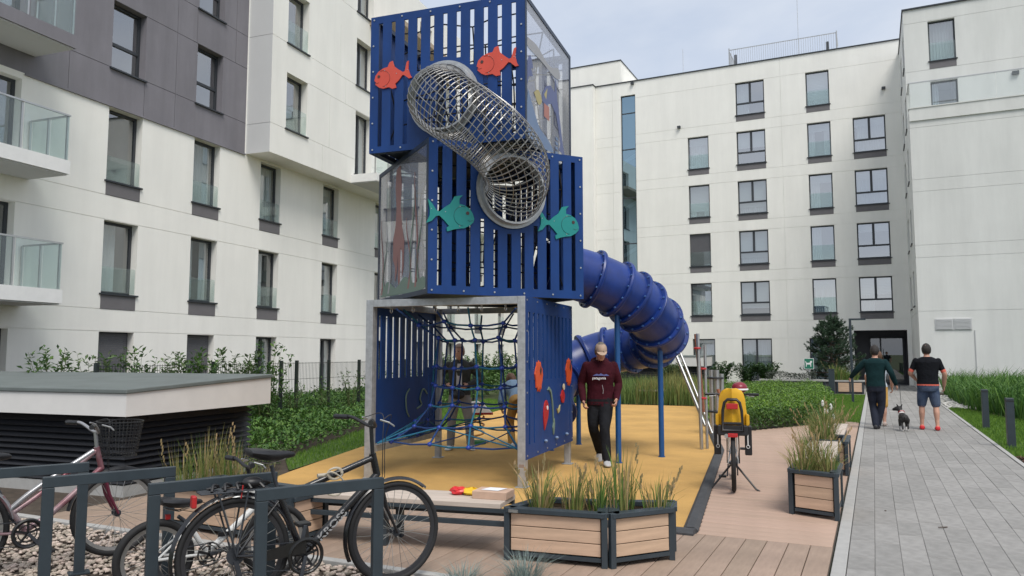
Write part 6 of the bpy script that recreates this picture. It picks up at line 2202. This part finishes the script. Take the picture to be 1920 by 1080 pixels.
# pine tree near the entrance
e = empty('pine_tree', (-1.75, 37.6, 0), .3, 'dark green bushy pine tree in front of the entrance', 'tree')
pr = random.Random(9)
tb = MB()
tb.tube([(0, 0, 0), (.06, .02, .9), (0, .05, 1.9), (.05, 0, 3.05)], [.11, .09, .06, .02], 9)
tips = []
for k in range(46):
    z = .55 + 2.5 * (k / 45)
    a = k * 2.4 + pr.uniform(-.3, .3)
    L = (1.4 * (1 - (max(0, z - 1.3) / 2.1) ** 1.3) if z > 1.3 else 1.0 + .2 * z) * pr.uniform(.7, 1.08)
    p0 = Vector((.03, .02, z)); p2 = p0 + Vector((math.cos(a) * L, math.sin(a) * L, L * pr.uniform(.05, .4)))
    p1 = p0.lerp(p2, .55) - Vector((0, 0, .08))
    tb.tube([p0, p1, p2], [.03, .02, .008], 6)
    for t in (.3, .45, .6, .75, .88, 1.0):
        c = bez([p0, p1, p2], t)
        for q in range(4):
            tips.append((c + Vector((pr.gauss(0, .10), pr.gauss(0, .10), pr.gauss(.04, .08))), Vector((math.cos(a) * .7 + pr.gauss(0, .5), math.sin(a) * .7 + pr.gauss(0, .5), pr.uniform(.3, 1.2))).normalized()))
tips += [(Vector((.05, 0, 3.05 + .1 * q)), Vector((pr.gauss(0, .2), pr.gauss(0, .2), 1)).normalized()) for q in range(4)]
tb.build('trunk', M_bark, e, smooth=50)
nb = MB()
for (c, d) in tips:
    for q in range(34):
        base = c + d * pr.uniform(-.04, .12)
        nd = (d * pr.uniform(.5, 1.2) + Vector((pr.gauss(0, .6), pr.gauss(0, .6), pr.gauss(0, .6)))).normalized()
        s = nd.orthogonal().normalized() * .012
        L = pr.uniform(.07, .14)
        v = len(nb.v)
        nb.v += [tuple(base - s), tuple(base + s), tuple(base + nd * L)]
        nb.face((v, v + 1, v + 2))
tag(nb.build('crown', M_needle, e), kind='stuff')
# fallen bits on the path
for q, (x, y, a, L) in enumerate(((.52, 8.2, .6, .09), (.9, 6.55, 1.2, .03), (.62, 6.2, .4, .03), (.05, 8.8, 2, .02))):
    mb = MB(); mb.obox((0, 0, .006), (L / 2, 0, 0), (0, .006, 0), (0, 0, .003))
    tag(mb.build('fallen_twig', [M_bark, M_white_paint, M_white_paint, M_bark][q], loc=(x, y, .002)), ['thin dark twig lying on the path pavers', 'small pale scrap on the path near the bottom right', 'pale scrap on the path at the bottom edge', 'tiny dark crumb on the left part of the path'][q], 'litter').rotation_euler = (0, 0, a)
# ------------------------------------------------------------------ people and dog
class Fig:
    """collects labelled closed lofts, fuses them into one continuous skin by voxel remesh, colours faces by nearest label"""
    def __init__(self):
        self.mb = MB(); self.lab = []
    def _mark(self, n0, lab):
        self.lab += [lab] * (len(self.mb.v) - n0)
    def loft(self, rings, labs):
        n0 = len(self.mb.v)
        self.mb.loft(rings)
        n = len(rings[0])
        for i in range(len(rings)):
            self.lab += [labs[i] if isinstance(labs, (list, tuple)) else labs] * n
    def limb(self, pts, rad, lab, n=12, sub=5, flat=1.0):
        P = catmull(pts, sub)
        m = len(pts) - 1
        rr = []
        for i in range(len(P)):
            t = i / sub
            k = min(m - 1, int(t)); f_ = t - k
            rr.append(rad[k] * (1 - f_) + rad[k + 1] * f_)
        # rounded ends
        d0 = (P[0] - P[1]).normalized(); d1 = (P[-1] - P[-2]).normalized()
        P = [P[0] + d0 * rr[0] * .8, P[0] + d0 * rr[0] * .45] + P + [P[-1] + d1 * rr[-1] * .45, P[-1] + d1 * rr[-1] * .8]
        rr = [rr[0] * .45, rr[0] * .85] + rr + [rr[-1] * .85, rr[-1] * .45]
        n0 = len(self.mb.v)
        self.mb.tube(P, rr, n)
        k = len(self.mb.v) - n0
        if callable(lab):
            for i in range(k):
                t = max(0, min(1, (i // n - 2) / (len(P) - 5)))
                self.lab.append(lab(t))
        else:
            self.lab += [lab] * k
    def ball(self, c, rx, ry, rz, lab, rot=None):
        n0 = len(self.mb.v)
        self.mb.ball((0, 0, 0), rx, ry, rz, 14, 10)
        for i in range(n0, len(self.mb.v)):
            v = Vector(self.mb.v[i])
            if rot is not None:
                v = rot @ v
            self.mb.v[i] = tuple(v + Vector(c))
        self._mark(n0, lab)
    def build(self, name, mats, parent, voxel=.009, smooth=4):
        """mats: label -> material"""
        me = self.mb.mesh('source', M_skin)
        ob = bpy.data.objects.new('source', me)
        COL.objects.link(ob)
        md = ob.modifiers.new('r', 'REMESH'); md.mode = 'VOXEL'; md.voxel_size = voxel
        sm = ob.modifiers.new('s', 'SMOOTH'); sm.factor = .5; sm.iterations = smooth
        dg_ = bpy.context.evaluated_depsgraph_get()
        out = bpy.data.meshes.new_from_object(ob.evaluated_get(dg_))
        bpy.data.objects.remove(ob)
        kd = KDTree(len(self.mb.v))
        for i, v in enumerate(self.mb.v):
            kd.insert(v, i)
        kd.balance()
        names = list(mats)
        out.materials.clear()
        for k in names:
            out.materials.append(mats[k])
        idx = []
        for p in out.polygons:
            i = kd.find(p.center)[1]
            idx.append(names.index(self.lab[i]))
        out.polygons.foreach_set('material_index', idx)
        out.polygons.foreach_set('use_smooth', [True] * len(out.polygons))
        out.name = name
        o = bpy.data.objects.new(name, out)
        COL.objects.link(o)
        o.parent = parent
        return o

def ell(c, X, Y, rx, ry, n=18, e=2.3):
    o = []
    for k in range(n):
        t = 2 * PI * k / n
        cx, sy = math.cos(t), math.sin(t)
        q = (abs(cx) ** e + abs(sy) ** e) ** (-1 / e)
        o.append(Vector(c) + X * (rx * cx * q) + Y * (ry * sy * q))
    return o

def hand(F, wrist, d, nrm, lab='skin', curl=.6, side=1):
    """palm and five bent fingers; d = pointing direction, nrm = back of the hand"""
    d, nrm = Vector(d).normalized(), Vector(nrm).normalized()
    s = d.cross(nrm).normalized() * side
    nrm = s.cross(d).normalized() * side
    w = Vector(wrist)
    F.loft([ell(w + d * t, s, nrm, rx, ry, 12) for t, rx, ry in ((-.01, .026, .02), (.02, .032, .019), (.05, .040, .017), (.085, .040, .015), (.095, .034, .012))], lab)
    for k, (off, L) in enumerate(((-.030, .068), (-.010, .078), (.010, .073), (.029, .058))):
        b0 = w + d * .085 + s * off
        d1 = (d * math.cos(curl * .5) - nrm * math.sin(curl * .5)); d2 = (d * math.cos(curl * 1.3) - nrm * math.sin(curl * 1.3)); d3 = (d * math.cos(curl * 2) - nrm * math.sin(curl * 2))
        F.limb([b0, b0 + d1 * L * .45, b0 + d1 * L * .45 + d2 * L * .32, b0 + d1 * L * .45 + d2 * L * .32 + d3 * L * .25], [.0095, .009, .0085, .008], lab, 8, 2)
    b0 = w + d * .025 - s * .03
    F.limb([b0, b0 - s * .025 + d * .025 - nrm * .01, b0 - s * .03 + d * .06 - nrm * .02], [.013, .011, .009], lab, 8, 3)

def person(loc, rz, label, H=1.8, top='top', mats=None, pose=None, build=1.0, sleeve=1.0, trouser=1.0, trim=False, female=False, hair='short', hairm=None, cap=False, hood=False, extra=None, shoe=(.75, .75, .73), hemz=.93, face=True, vest=False, chest=1.0):
    k = H / 1.8
    e = empty('person', (*loc, 0) if len(loc) == 2 else loc, rz, label, 'person')
    F = Fig()
    ps = dict(lean=0.0, twist=0.0, pelvis=(0, 0, .93), headpitch=0.0, headyaw=0.0,
              kneeL=(-.10, .02, .50), ankL=(-.10, 0, .09), kneeR=(.10, .02, .50), ankR=(.10, 0, .09), footL=0.0, footR=0.0,
              elbL=(-.27, -.03, 1.18), wriL=(-.27, .08, .93), elbR=(.27, -.03, 1.18), wriR=(.27, .08, .93), curl=.7, pitL=0.0, pitR=0.0)
    ps.update(pose or {})
    V = lambda p: Vector(p) * k
    pel = V(ps['pelvis'])
    Lm = Matrix.Rotation(ps['twist'], 3, 'Z') @ Matrix.Rotation(-ps['lean'], 3, 'X')
    def up(p):      # upper body point given for an upright figure
        return pel + Lm @ (Vector(p) * k - Vector((0, 0, .93 * k)))
    X, Y = Lm @ Vector((1, 0, 0)), Lm @ Vector((0, 1, 0))
    b = build
    # torso
    sec = [(.80, .150, .110, 'bot'), (.86, .172, .122, 'bot'), (.915, .178, .126, 'bot'), (hemz, .180, .13, 'trim' if trim else 'top'), (hemz + .03, .178, .130, 'trim' if trim else 'top'), (hemz + .045, .178, .130, 'top'),
           (1.05, .168, .122, 'top'), (1.15, .170, .124, 'top'), (1.25, .182, .130, 'top'), (1.34, .196, .132, 'top'), (1.41, .200, .122, 'top'), (1.465, .170, .100, 'top'), (1.50, .115, .080, 'top'), (1.52, .075, .068, 'top')]
    rings, labs = [], []
    for (z, rx, ry, l_) in sec:
        if female and 1.0 < z < 1.2: rx *= .86
        if female and z > 1.3: rx *= .9
        c = up((0, (0.015 if 1.2 < z < 1.4 else 0) - .01, z))
        lean_k = 1.0 if z >= .93 else .5
        rings.append(ell(c, X, Y, rx * k * b, ry * k * b * chest, 22)); labs.append(l_)
    # densify
    R2, L2 = [], []
    for i in range(len(rings) - 1):
        for t in (0, .5):
            R2.append([rings[i][q].lerp(rings[i + 1][q], t) for q in range(22)]); L2.append(labs[i] if t == 0 else (labs[i] if labs[i] != 'trim' else labs[i + 1]))
    R2.append(rings[-1]); L2.append(labs[-1])
    F.loft(R2, L2)
    # legs
    for s, kn, an, ft, pt in ((-1, 'kneeL', 'ankL', 'footL', 'pitL'), (1, 'kneeR', 'ankR', 'footR', 'pitR')):
        hip = pel + Vector((s * .088 * k, 0, -.04 * k))
        K, A = V(ps[kn]), V(ps[an])
        if trouser >= 1:
            F.limb([hip, hip.lerp(K, .5), K, K.lerp(A, .5), A + Vector((0, 0, .0))], [.096 * k * b, .090 * k * b, .077 * k, .073 * k, .068 * k], 'bot', 14, 5)
        else:
            F.limb([hip, hip.lerp(K, .5), K + Vector((0, 0, .03))], [.096 * k * b, .092 * k * b, .088 * k], 'bot', 14, 6)
            F.limb([K + Vector((0, 0, .06)), K, K.lerp(A, .35) + Vector((0, -.012, 0)), K.lerp(A, .7), A], [.056 * k, .054 * k, .060 * k, .042 * k, .036 * k], 'skin', 14, 5)
        fd = Matrix.Rotation(ps[ft], 3, 'Z') @ Matrix.Rotation(ps[pt], 3, 'X')
        fx, fy, fz = fd @ Vector((1, 0, 0)), fd @ Vector((0, 1, 0)), fd @ Vector((0, 0, 1))
        base = A - fz * .045 * k
        F.loft([ell(base + fy * t * k + fz * zc * k, fx, fz, rx * 1.22 * k, rz_ * k, 14, 2.8) for t, rx, rz_, zc in ((-.085, .022, .02, -.005), (-.075, .034, .04, .0), (-.03, .039, .05, .006), (.03, .040, .046, .002), (.09, .046, .034, -.010), (.14, .046, .026, -.018), (.175, .034, .019, -.024), (.188, .016, .010, -.028))], 'shoe')
    # arms
    for s, el_, wr in ((-1, 'elbL', 'wriL'), (1, 'elbR', 'wriR')):
        sh = up((s * .185 * (b * .5 + .5) * (.92 if female else 1), 0, 1.435))
        E_, W_ = up(ps[el_]), up(ps[wr])
        full = sleeve >= 1
        r0 = .062 * k * (b * .6 + .4)
        lab = (lambda t: 'top') if full else (lambda t: ('trim' if (trim and t > sleeve * .84) else 'top') if t < sleeve else 'skin')
        add = .016 * k if full else .004 * k
        F.limb([sh, sh.lerp(E_, .5), E_, E_.lerp(W_, .5), W_], [r0, .054 * k + add, .045 * k + add, .040 * k + add, .030 * k + add], lab, 14, 6)
        d = (W_ - E_).normalized()
        hand(F, W_ + d * .015, d, Vector((s, 0, 0)) if abs(d.x) < .8 else Vector((0, 1, .2)), curl=ps['curl'], side=s)
    # neck and head
    hd = up((0, .02, 1.52))
    hm = Lm @ Matrix.Rotation(ps['headyaw'], 3, 'Z') @ Matrix.Rotation(-ps['headpitch'], 3, 'X') if True else Lm
    hx, hy, hz = hm @ Vector((1, 0, 0)), hm @ Vector((0, 1, 0)), hm @ Vector((0, 0, 1))
    nb_ = up((0, -.01, 1.47))
    F.limb([nb_, hd + hz * .05 * k], [.060 * k, .056 * k], 'skin', 14, 4)
    hc = hd + hz * .145 * k + hy * .012 * k
    secs = [(-.122, .028, .035, .045), (-.112, .048, .058, .035), (-.085, .060, .078, .016), (-.05, .067, .090, .006), (-.01, .073, .098, .0), (.03, .076, .101, -.004), (.065, .073, .097, -.008), (.095, .060, .080, -.012), (.115, .040, .055, -.014), (.125, .018, .026, -.014)]
    F.loft([ell(hc + hz * z * k + hy * yo * k, hx, hy, rx * k, ry * k, 18, 2.1) for z, rx, ry, yo in secs], 'skin')
    F.loft([ell(hc + hz * z * k + hy * yo * k, hx, hy, rx * k, ry * k, 8, 2) for z, rx, ry, yo in ((.028, .007, .006, .095), (.005, .009, .012, .100), (-.016, .014, .018, .104), (-.028, .012, .012, .100))], 'skin')
    for s in (-1, 1):
        F.ball(hc + hx * s * .076 * k + hz * -.002 * k - hy * .008 * k, .010 * k, .020 * k, .030 * k, 'skin', hm)
    F.loft([ell(hc + hz * z * k + hy * yo * k, hx, hy, rx * k, ry * k, 10, 2) for z, rx, ry, yo in ((-.060, .018, .008, .088), (-.066, .026, .012, .088), (-.074, .018, .009, .086))], 'skin')
    mt = dict(mats)
    mt.setdefault('skin', M_skin); mt.setdefault('shoe', mat('shoe_%d' % int(shoe[0] * 100 + shoe[1] * 1000), shoe, .6)); mt.setdefault('trim', mt['top'])
    body = F.build('body', mt, e)
    # face details
    if face:
        fb = MB()
        for s in (-1, 1):
            fb.ball(hc + hx * s * .032 * k + hz * .012 * k + hy * .094 * k, .012 * k, .008 * k, .007 * k, 8, 6)
        fb.build('eyes', mat('eye_dark', (.03, .025, .02), .3), e, smooth=60)
        mbm = MB(); mbm.tube([hc + hx * u * k + hz * (-.066 - .002 * abs(u) * 10) * k + hy * .099 * k for u in (-.022, 0, .022)], .004 * k, 6); mbm.build('mouth', mat('lip', (.30, .10, .08), .5), e)
    # hair
    hmm = hairm or M_hair
    if hair:
        hb_ = MB(); hb_.ball((0, 0, 0), .088 * k, .113 * k, .131 * k, 26, 18)
        keep = []
        for f_ in hb_.f:
            c = sum((Vector(hb_.v[i]) for i in f_), Vector()) / len(f_)
            y_, z_ = c.y / (.113 * k), c.z / (.131 * k)
            if hair == 'short':
                ok = z_ > .50 or (y_ < .15 and z_ > -.25) or (y_ < -.2 and z_ > -.62)
            else:
                ok = z_ > .5 or (y_ < .2 and z_ > -1)
            if ok: keep.append(f_)
        hb_.f = keep; hb_.mi = [0] * len(keep)
        rr_ = random.Random(3)
        hb_.v = [tuple(hc + (hx * x + hy * (y - .004 * k) + hz * (z + .004 * k)) * (1 + rr_.uniform(-.012, .016))) for x, y, z in hb_.v]
        ho = hb_.build('hair', hmm, e, smooth=70)
        sd = ho.modifiers.new('t', 'SOLIDIFY'); sd.thickness = .008; sd.offset = 0
        if hair == 'long':
            lb_ = MB(); lb_.tube([hc - hy * .09 * k, hc - hy * .12 * k - hz * .12 * k, hc - hy * .11 * k - hz * .26 * k], [.06 * k, .065 * k, .03 * k], 10); lb_.build('hair_length', hmm, e, smooth=60)
    if cap:
        cb = MB()
        rings = []
        for t in np.linspace(0, 1, 8):
            z = .030 + .105 * math.sin(t * PI / 2); q = math.cos(t * PI / 2) * .98 + .02
            rings.append(ell(hc + hz * z * k, hx, hy, .088 * k * q, .112 * k * q, 22, 2))
        cb.loft(rings)
        co = cb.build('cap', mat('cap_beige', (.42, .31, .235), .8, var=.08, vscale=20, bump=.2, bscale=200), e, smooth=60)
        vb = MB()
        a = [hc + hz * .035 * k + hx * (math.sin(t) * .075 * k) + hy * ((.075 + math.cos(t) * .10) * k) - hz * (.018 * math.cos(t) * k) for t in np.linspace(-1.35, 1.35, 13)]
        b2 = [hc + hz * .035 * k + hx * (math.sin(t) * .078 * k) + hy * (.06 + .045 * math.cos(t)) * k for t in np.linspace(-1.35, 1.35, 13)]
        n = 13
        vb.add(a + b2 + [p - hz * .007 * k for p in a] + [p - hz * .007 * k for p in b2], [(i, i + 1, n + i + 1, n + i) for i in range(n - 1)] + [(2 * n + n + i, 2 * n + n + i + 1, 2 * n + i + 1, 2 * n + i) for i in range(n - 1)] + [(i, 2 * n + i, 2 * n + i + 1, i + 1) for i in range(n - 1)])
        vb.build('cap_visor', mat('cap_beige', (.52, .40, .31), .8), co, smooth=50)
    if hood:
        hb_ = MB()
        hb_.tube([up((math.sin(t) * .105, -.035 - math.cos(t) * .085, 1.495 + .02 * math.cos(t))) for t in np.linspace(-2.5, 2.5, 17)], [.018 * k + .026 * k * math.cos(t / 2.5 * PI / 2) for t in np.linspace(-2.5, 2.5, 17)], 10)
        hb_.build('hood', mt['top'], e, smooth=60)
    return dict(e=e, up=up, X=X, Y=Y, hc=hc, k=k, Lm=Lm)

# man in the maroon hoodie walking towards the viewer
M_maroon = mat('maroon_fleece', (.045, .007, .013), .9, spec=.15, var=.25, vscale=7, bump=1.0, bscale=9)
M_blackj = mat('black_trousers', (.012, .013, .016), .85, spec=.15, var=.25, vscale=10, bump=1.0, bscale=10)
P1 = person((-3.69, 10.84), R(196), 'man in maroon hoodie, black trousers and beige cap walking past the tower', H=1.80, mats=dict(top=M_maroon, bot=M_blackj), hood=True, cap=True, build=1.14, hemz=.86,
            pose=dict(headpitch=.38, headyaw=.1, twist=.12, lean=.06, kneeR=(.10, .06, .52), ankR=(.03, -.24, .17), kneeL=(-.07, .22, .52), ankL=(-.10, .30, .10), pitR=-.7, footL=.15, elbR=(.275, -.05, 1.16), wriR=(.255, .10, .93), elbL=(-.275, -.05, 1.16), wriL=(-.23, .12, .96), curl=1.0), hair='short', hairm=mat('grey_hair', (.16, .14, .12), .7, bump=.5, bscale=150), shoe=(.42, .42, .42))
me = text_mesh('patagonia', .052, .0006, .0008)
me.materials.append(mat('print_white', (.72, .72, .74), .7))
o = link_mesh('chest_lettering', me, P1['e'], P1['up']((.125, .1655, 1.245)), (R(90), 0, R(180)))
lb = MB(); lb.prism([(-.12, 0), (.12, 0), (.10, .012), (.06, .03), (.03, .018), (0, .036), (-.04, .016), (-.08, .026), (-.11, .01)], P1['up']((0, .166, 1.295)), (1, 0, 0), (0, 0, 1), (0, .002, 0)); lb.build('chest_print', mat('print_indigo', (.10, .12, .32), .7), P1['e'])
lb = MB(); lb.tube([P1['up']((-.02, .155, 1.16)), P1['up']((-.035, .157, 1.08)), P1['up']((-.03, .155, 1.03))], .0035, 5); lb.build('pocket_zip', mat('zip_grey', (.4, .4, .42), .4), P1['e'])
lb = MB(); lb.tube([P1['hc'] + P1['X'] * .07 * s_ + P1['Y'] * .0 for s_ in (-1, 1)], .003, 4)
gl = MB()
for s in (-1, 1):
    gl.ring(P1['hc'] + Vector((s * .034, .104, -.025)), (0, 1, -.3), .024, .003, 14, 5)
gl.build('glasses', M_blackp, P1['e'])

# man standing behind the climbing net
M_darkjk = mat('dark_olive_jacket', (.055, .055, .05), .85, spec=.15, var=.2, vscale=10, bump=.3, bscale=25)
M_khaki = mat('grey_khaki_trousers', (.24, .225, .21), .85, var=.12, vscale=10, bump=.3, bscale=25)
P2 = person((-6.36, 11.35), R(205), 'man in dark open jacket and grey trousers standing behind the climbing net', H=1.78, mats=dict(top=M_darkjk, bot=M_khaki), build=1.05,
            pose=dict(headyaw=-.35, headpitch=.1, kneeL=(-.16, .03, .50), ankL=(-.19, 0, .09), kneeR=(.13, .03, .50), ankR=(.15, .02, .09), footL=.3, footR=-.25, elbR=(.40, -.08, 1.20), wriR=(.22, .14, 1.10), elbL=(-.36, -.05, 1.2), wriL=(-.16, .17, 1.10)), hair='short', hairm=mat('thin_hair', (.30, .20, .15), .7))
sb = MB(); sb.prism([(-.05, 1.0), (.05, 1.0), (.045, 1.3), (.03, 1.44), (-.03, 1.44), (-.045, 1.3)], P2['up']((0, .128, 0)), (1, 0, 0), (0, 0, 1), (0, .012, 0)); sb.build('shirt_front', mat('shirt_pale', (.55, .53, .52), .85), P2['e'])
wb_ = MB(); wb_.ball(P2['up']((.02, .16, .93)), .12, .06, .075, 12, 8); wb_.build('waist_bag', M_blackp, P2['e'], smooth=60)

# woman bending forward behind the net
M_ochre = mat('ochre_trousers', (.42, .24, .07), .85, var=.12, vscale=10, bump=.3, bscale=25)
M_denim = mat('denim_shirt', (.16, .24, .34), .85, var=.15, vscale=14)
P3 = person((-5.62, 12.05), R(38), 'person in ochre trousers and pale blue shirt bending forward behind the net', H=1.70, mats=dict(top=M_denim, bot=M_ochre), female=True,
            pose=dict(lean=1.05, pelvis=(0, -.14, .86), headpitch=-.1, kneeL=(-.11, .06, .47), ankL=(-.11, -.08, .09), kneeR=(.11, .10, .47), ankR=(.12, .05, .09), elbL=(-.25, .22, 1.22), wriL=(-.2, .42, 1.30), elbR=(.25, .22, 1.22), wriR=(.2, .42, 1.30)), hair='long', hairm=mat('brown_hair', (.10, .045, .02), .6, bump=.5, bscale=120))

# man in the dark green jacket walking away with the dog's lead
M_green = mat('dark_green_jacket', (.007, .026, .029), .9, spec=.15, var=.15, vscale=12, bump=.3, bscale=30)
M_navy = mat('navy_trousers', (.022, .026, .040), .85, spec=.15, var=.2, vscale=12, bump=.3, bscale=30)
P4 = person((.02, 18.25), R(-4), 'man in dark green jacket and navy trousers walking away holding the dog lead', H=1.80, mats=dict(top=M_green, bot=M_navy), face=False, hemz=.90, build=1.1,
            pose=dict(headyaw=-.25, kneeL=(-.08, .10, .50), ankL=(-.03, -.04, .09), kneeR=(.09, .06, .50), ankR=(.0, .10, .09), footR=.1, elbL=(-.37, .04, 1.25), wriL=(-.50, .22, 1.10), elbR=(.31, -.08, 1.20), wriR=(.38, .05, .97)), hair='short', shoe=(.015, .015, .018))
# broad man in black vest, jeans shorts, red shoes
M_vest = mat('black_quilted_vest', (.008, .009, .012), .9, spec=.15, var=.2, vscale=14, bump=.5, bscale=18)
M_shorts = mat('denim_shorts', (.035, .055, .105), .85, spec=.15, col2=(.10, .13, .19), vscale=7, bump=.3, bscale=40)
M_coral = mat('coral_trim', (.60, .12, .08), .8)
P5 = person((1.02, 18.5), R(-2), 'broad man in black vest with coral trim, denim shorts and red shoes walking away', H=1.83, mats=dict(top=M_vest, bot=M_shorts, trim=M_coral), face=False, build=1.17, sleeve=.42, trouser=.5, trim=True, hemz=.92,
            pose=dict(kneeL=(-.13, .06, .50), ankL=(-.14, .06, .09), kneeR=(.13, .02, .50), ankR=(.14, -.06, .09), elbL=(-.315, .0, 1.18), wriL=(-.22, .22, 1.04), elbR=(.31, .0, 1.17), wriR=(.30, .13, .92)), hair='short', shoe=(.55, .02, .025), chest=1.1)
cl = MB(); cl.tube([P5['up']((math.sin(t) * .085, -.01 - math.cos(t) * .075, 1.50)) for t in np.linspace(0, 2 * PI, 20)[:-1]], .02, 8, closed=True); cl.build('collar', M_vest, P5['e'], smooth=60)
# companion hidden behind the man in green
P6 = person((.09, 19.15), R(-4), 'person in ochre trousers and pale top walking in front of the man in green', H=1.68, mats=dict(top=mat('pale_top', (.50, .56, .62), .85), bot=mat('ochre_bright', (.60, .34, .08), .85, var=.1, vscale=10)), female=True, face=False, trouser=.5, sleeve=.45,
            pose=dict(kneeL=(-.09, .10, .46), ankL=(-.09, .12, .09), kneeR=(.09, -.02, .46), ankR=(.09, -.12, .10)), hair='short', hairm=mat('brown_hair', (.10, .045, .02), .6), shoe=(.5, .4, .35))

# dog: small black and white, seen from behind, head turned to the left
e = empty('dog', (.52, 18.05, 0), R(8), 'small black dog with white collar patch walking on the path between the two men', 'dog')
D = Fig()
M_dblk = mat('dog_black_fur', (.014, .013, .013), .6, var=.3, vscale=40, bump=.4, bscale=120)
M_dwht = mat('dog_white_fur', (.62, .60, .58), .75, var=.08, vscale=40)
Xd, Zd = Vector((1, 0, 0)), Vector((0, 0, 1))
# trunk: y forward; rump, loin, deep chest, neck base
D.loft([ell((0, y, z), Xd, Zd, rx, rz_, 16, 2.1) for y, z, rx, rz_ in ((-.17, .275, .03, .03), (-.155, .275, .062, .06), (-.11, .275, .078, .078), (-.04, .275, .070, .070), (.03, .268, .076, .082), (.10, .262, .084, .098), (.15, .275, .078, .090), (.185, .30, .055, .06))], 'blk')
D.limb([(0, .15, .31), (-.01, .20, .37), (-.03, .235, .42)], [.066, .054, .050], lambda t: 'wht' if .15 < t < .75 else 'blk', 12, 4)
hdv = Vector((-.85, .45, -.05)).normalized()
h0_ = Vector((-.035, .25, .445))
D.limb([h0_ + Vector((.01, 0, .005)), h0_ + hdv * .05, h0_ + hdv * .095 - Zd * .012, h0_ + hdv * .135 - Zd * .016], [.052, .050, .034, .026], lambda t: 'wht' if t > .93 else 'blk', 12, 4)
for s, off in ((-1, Vector((-.03, -.015, .05))), (1, Vector((.045, .01, .045)))):
    b0 = h0_ + off * .7
    D.limb([b0, b0 + Vector((s * .016, -.004, .035)), b0 + Vector((s * .032, 0, .062))], [.019, .016, .006], 'blk', 8, 3)
for s in (-1, 1):
    # hind leg: thigh, hock behind, upright shank
    dy = .03 * s
    D.limb([(s * .050, -.105, .24), (s * .060, -.075 + dy * .5, .165), (s * .056, -.150 + dy, .095), (s * .054, -.140 + dy, .025)], [.050, .034, .018, .016], lambda t: 'wht' if t > .86 else 'blk', 10, 4)
    D.ball((s * .054, -.125 + dy, .014), .019, .028, .014, 'wht')
    D.limb([(s * .055, .115, .22), (s * .056, .110 - dy, .13), (s * .055, .115 - dy, .09), (s * .054, .112 - dy, .02)], [.036, .024, .018, .016], lambda t: 'wht' if t > .7 else 'blk', 10, 4)
    D.ball((s * .054, .125 - dy, .014), .018, .027, .014, 'wht')
D.limb([(0, -.165, .295), (0, -.195, .285), (.005, -.205, .25)], [.016, .012, .006], 'blk', 8, 3)
D.build('body', dict(blk=M_dblk, wht=M_dwht), e, voxel=.006, smooth=3)
cb = MB(); cb.ring((-.008, .195, .372), (-.05, .6, .75), .058, .008, 20, 6); cb.build('collar', M_reds, e)
# lead from hand to collar
Rm = Matrix.Rotation(R(-4), 3, 'Z')
hw = Rm @ P4['up']((.45, .10, .93)) + Vector((.02, 18.25, 0))
ld = MB(); dv = Vector((.50, 18.24, .40)); ld.tube([hw, hw.lerp(dv, .5) - Vector((0, 0, .10)), dv], .005, 5)
tag(ld.build('dog_lead', M_blackp), 'thin dark lead running from the man in green to the dog', 'lead')
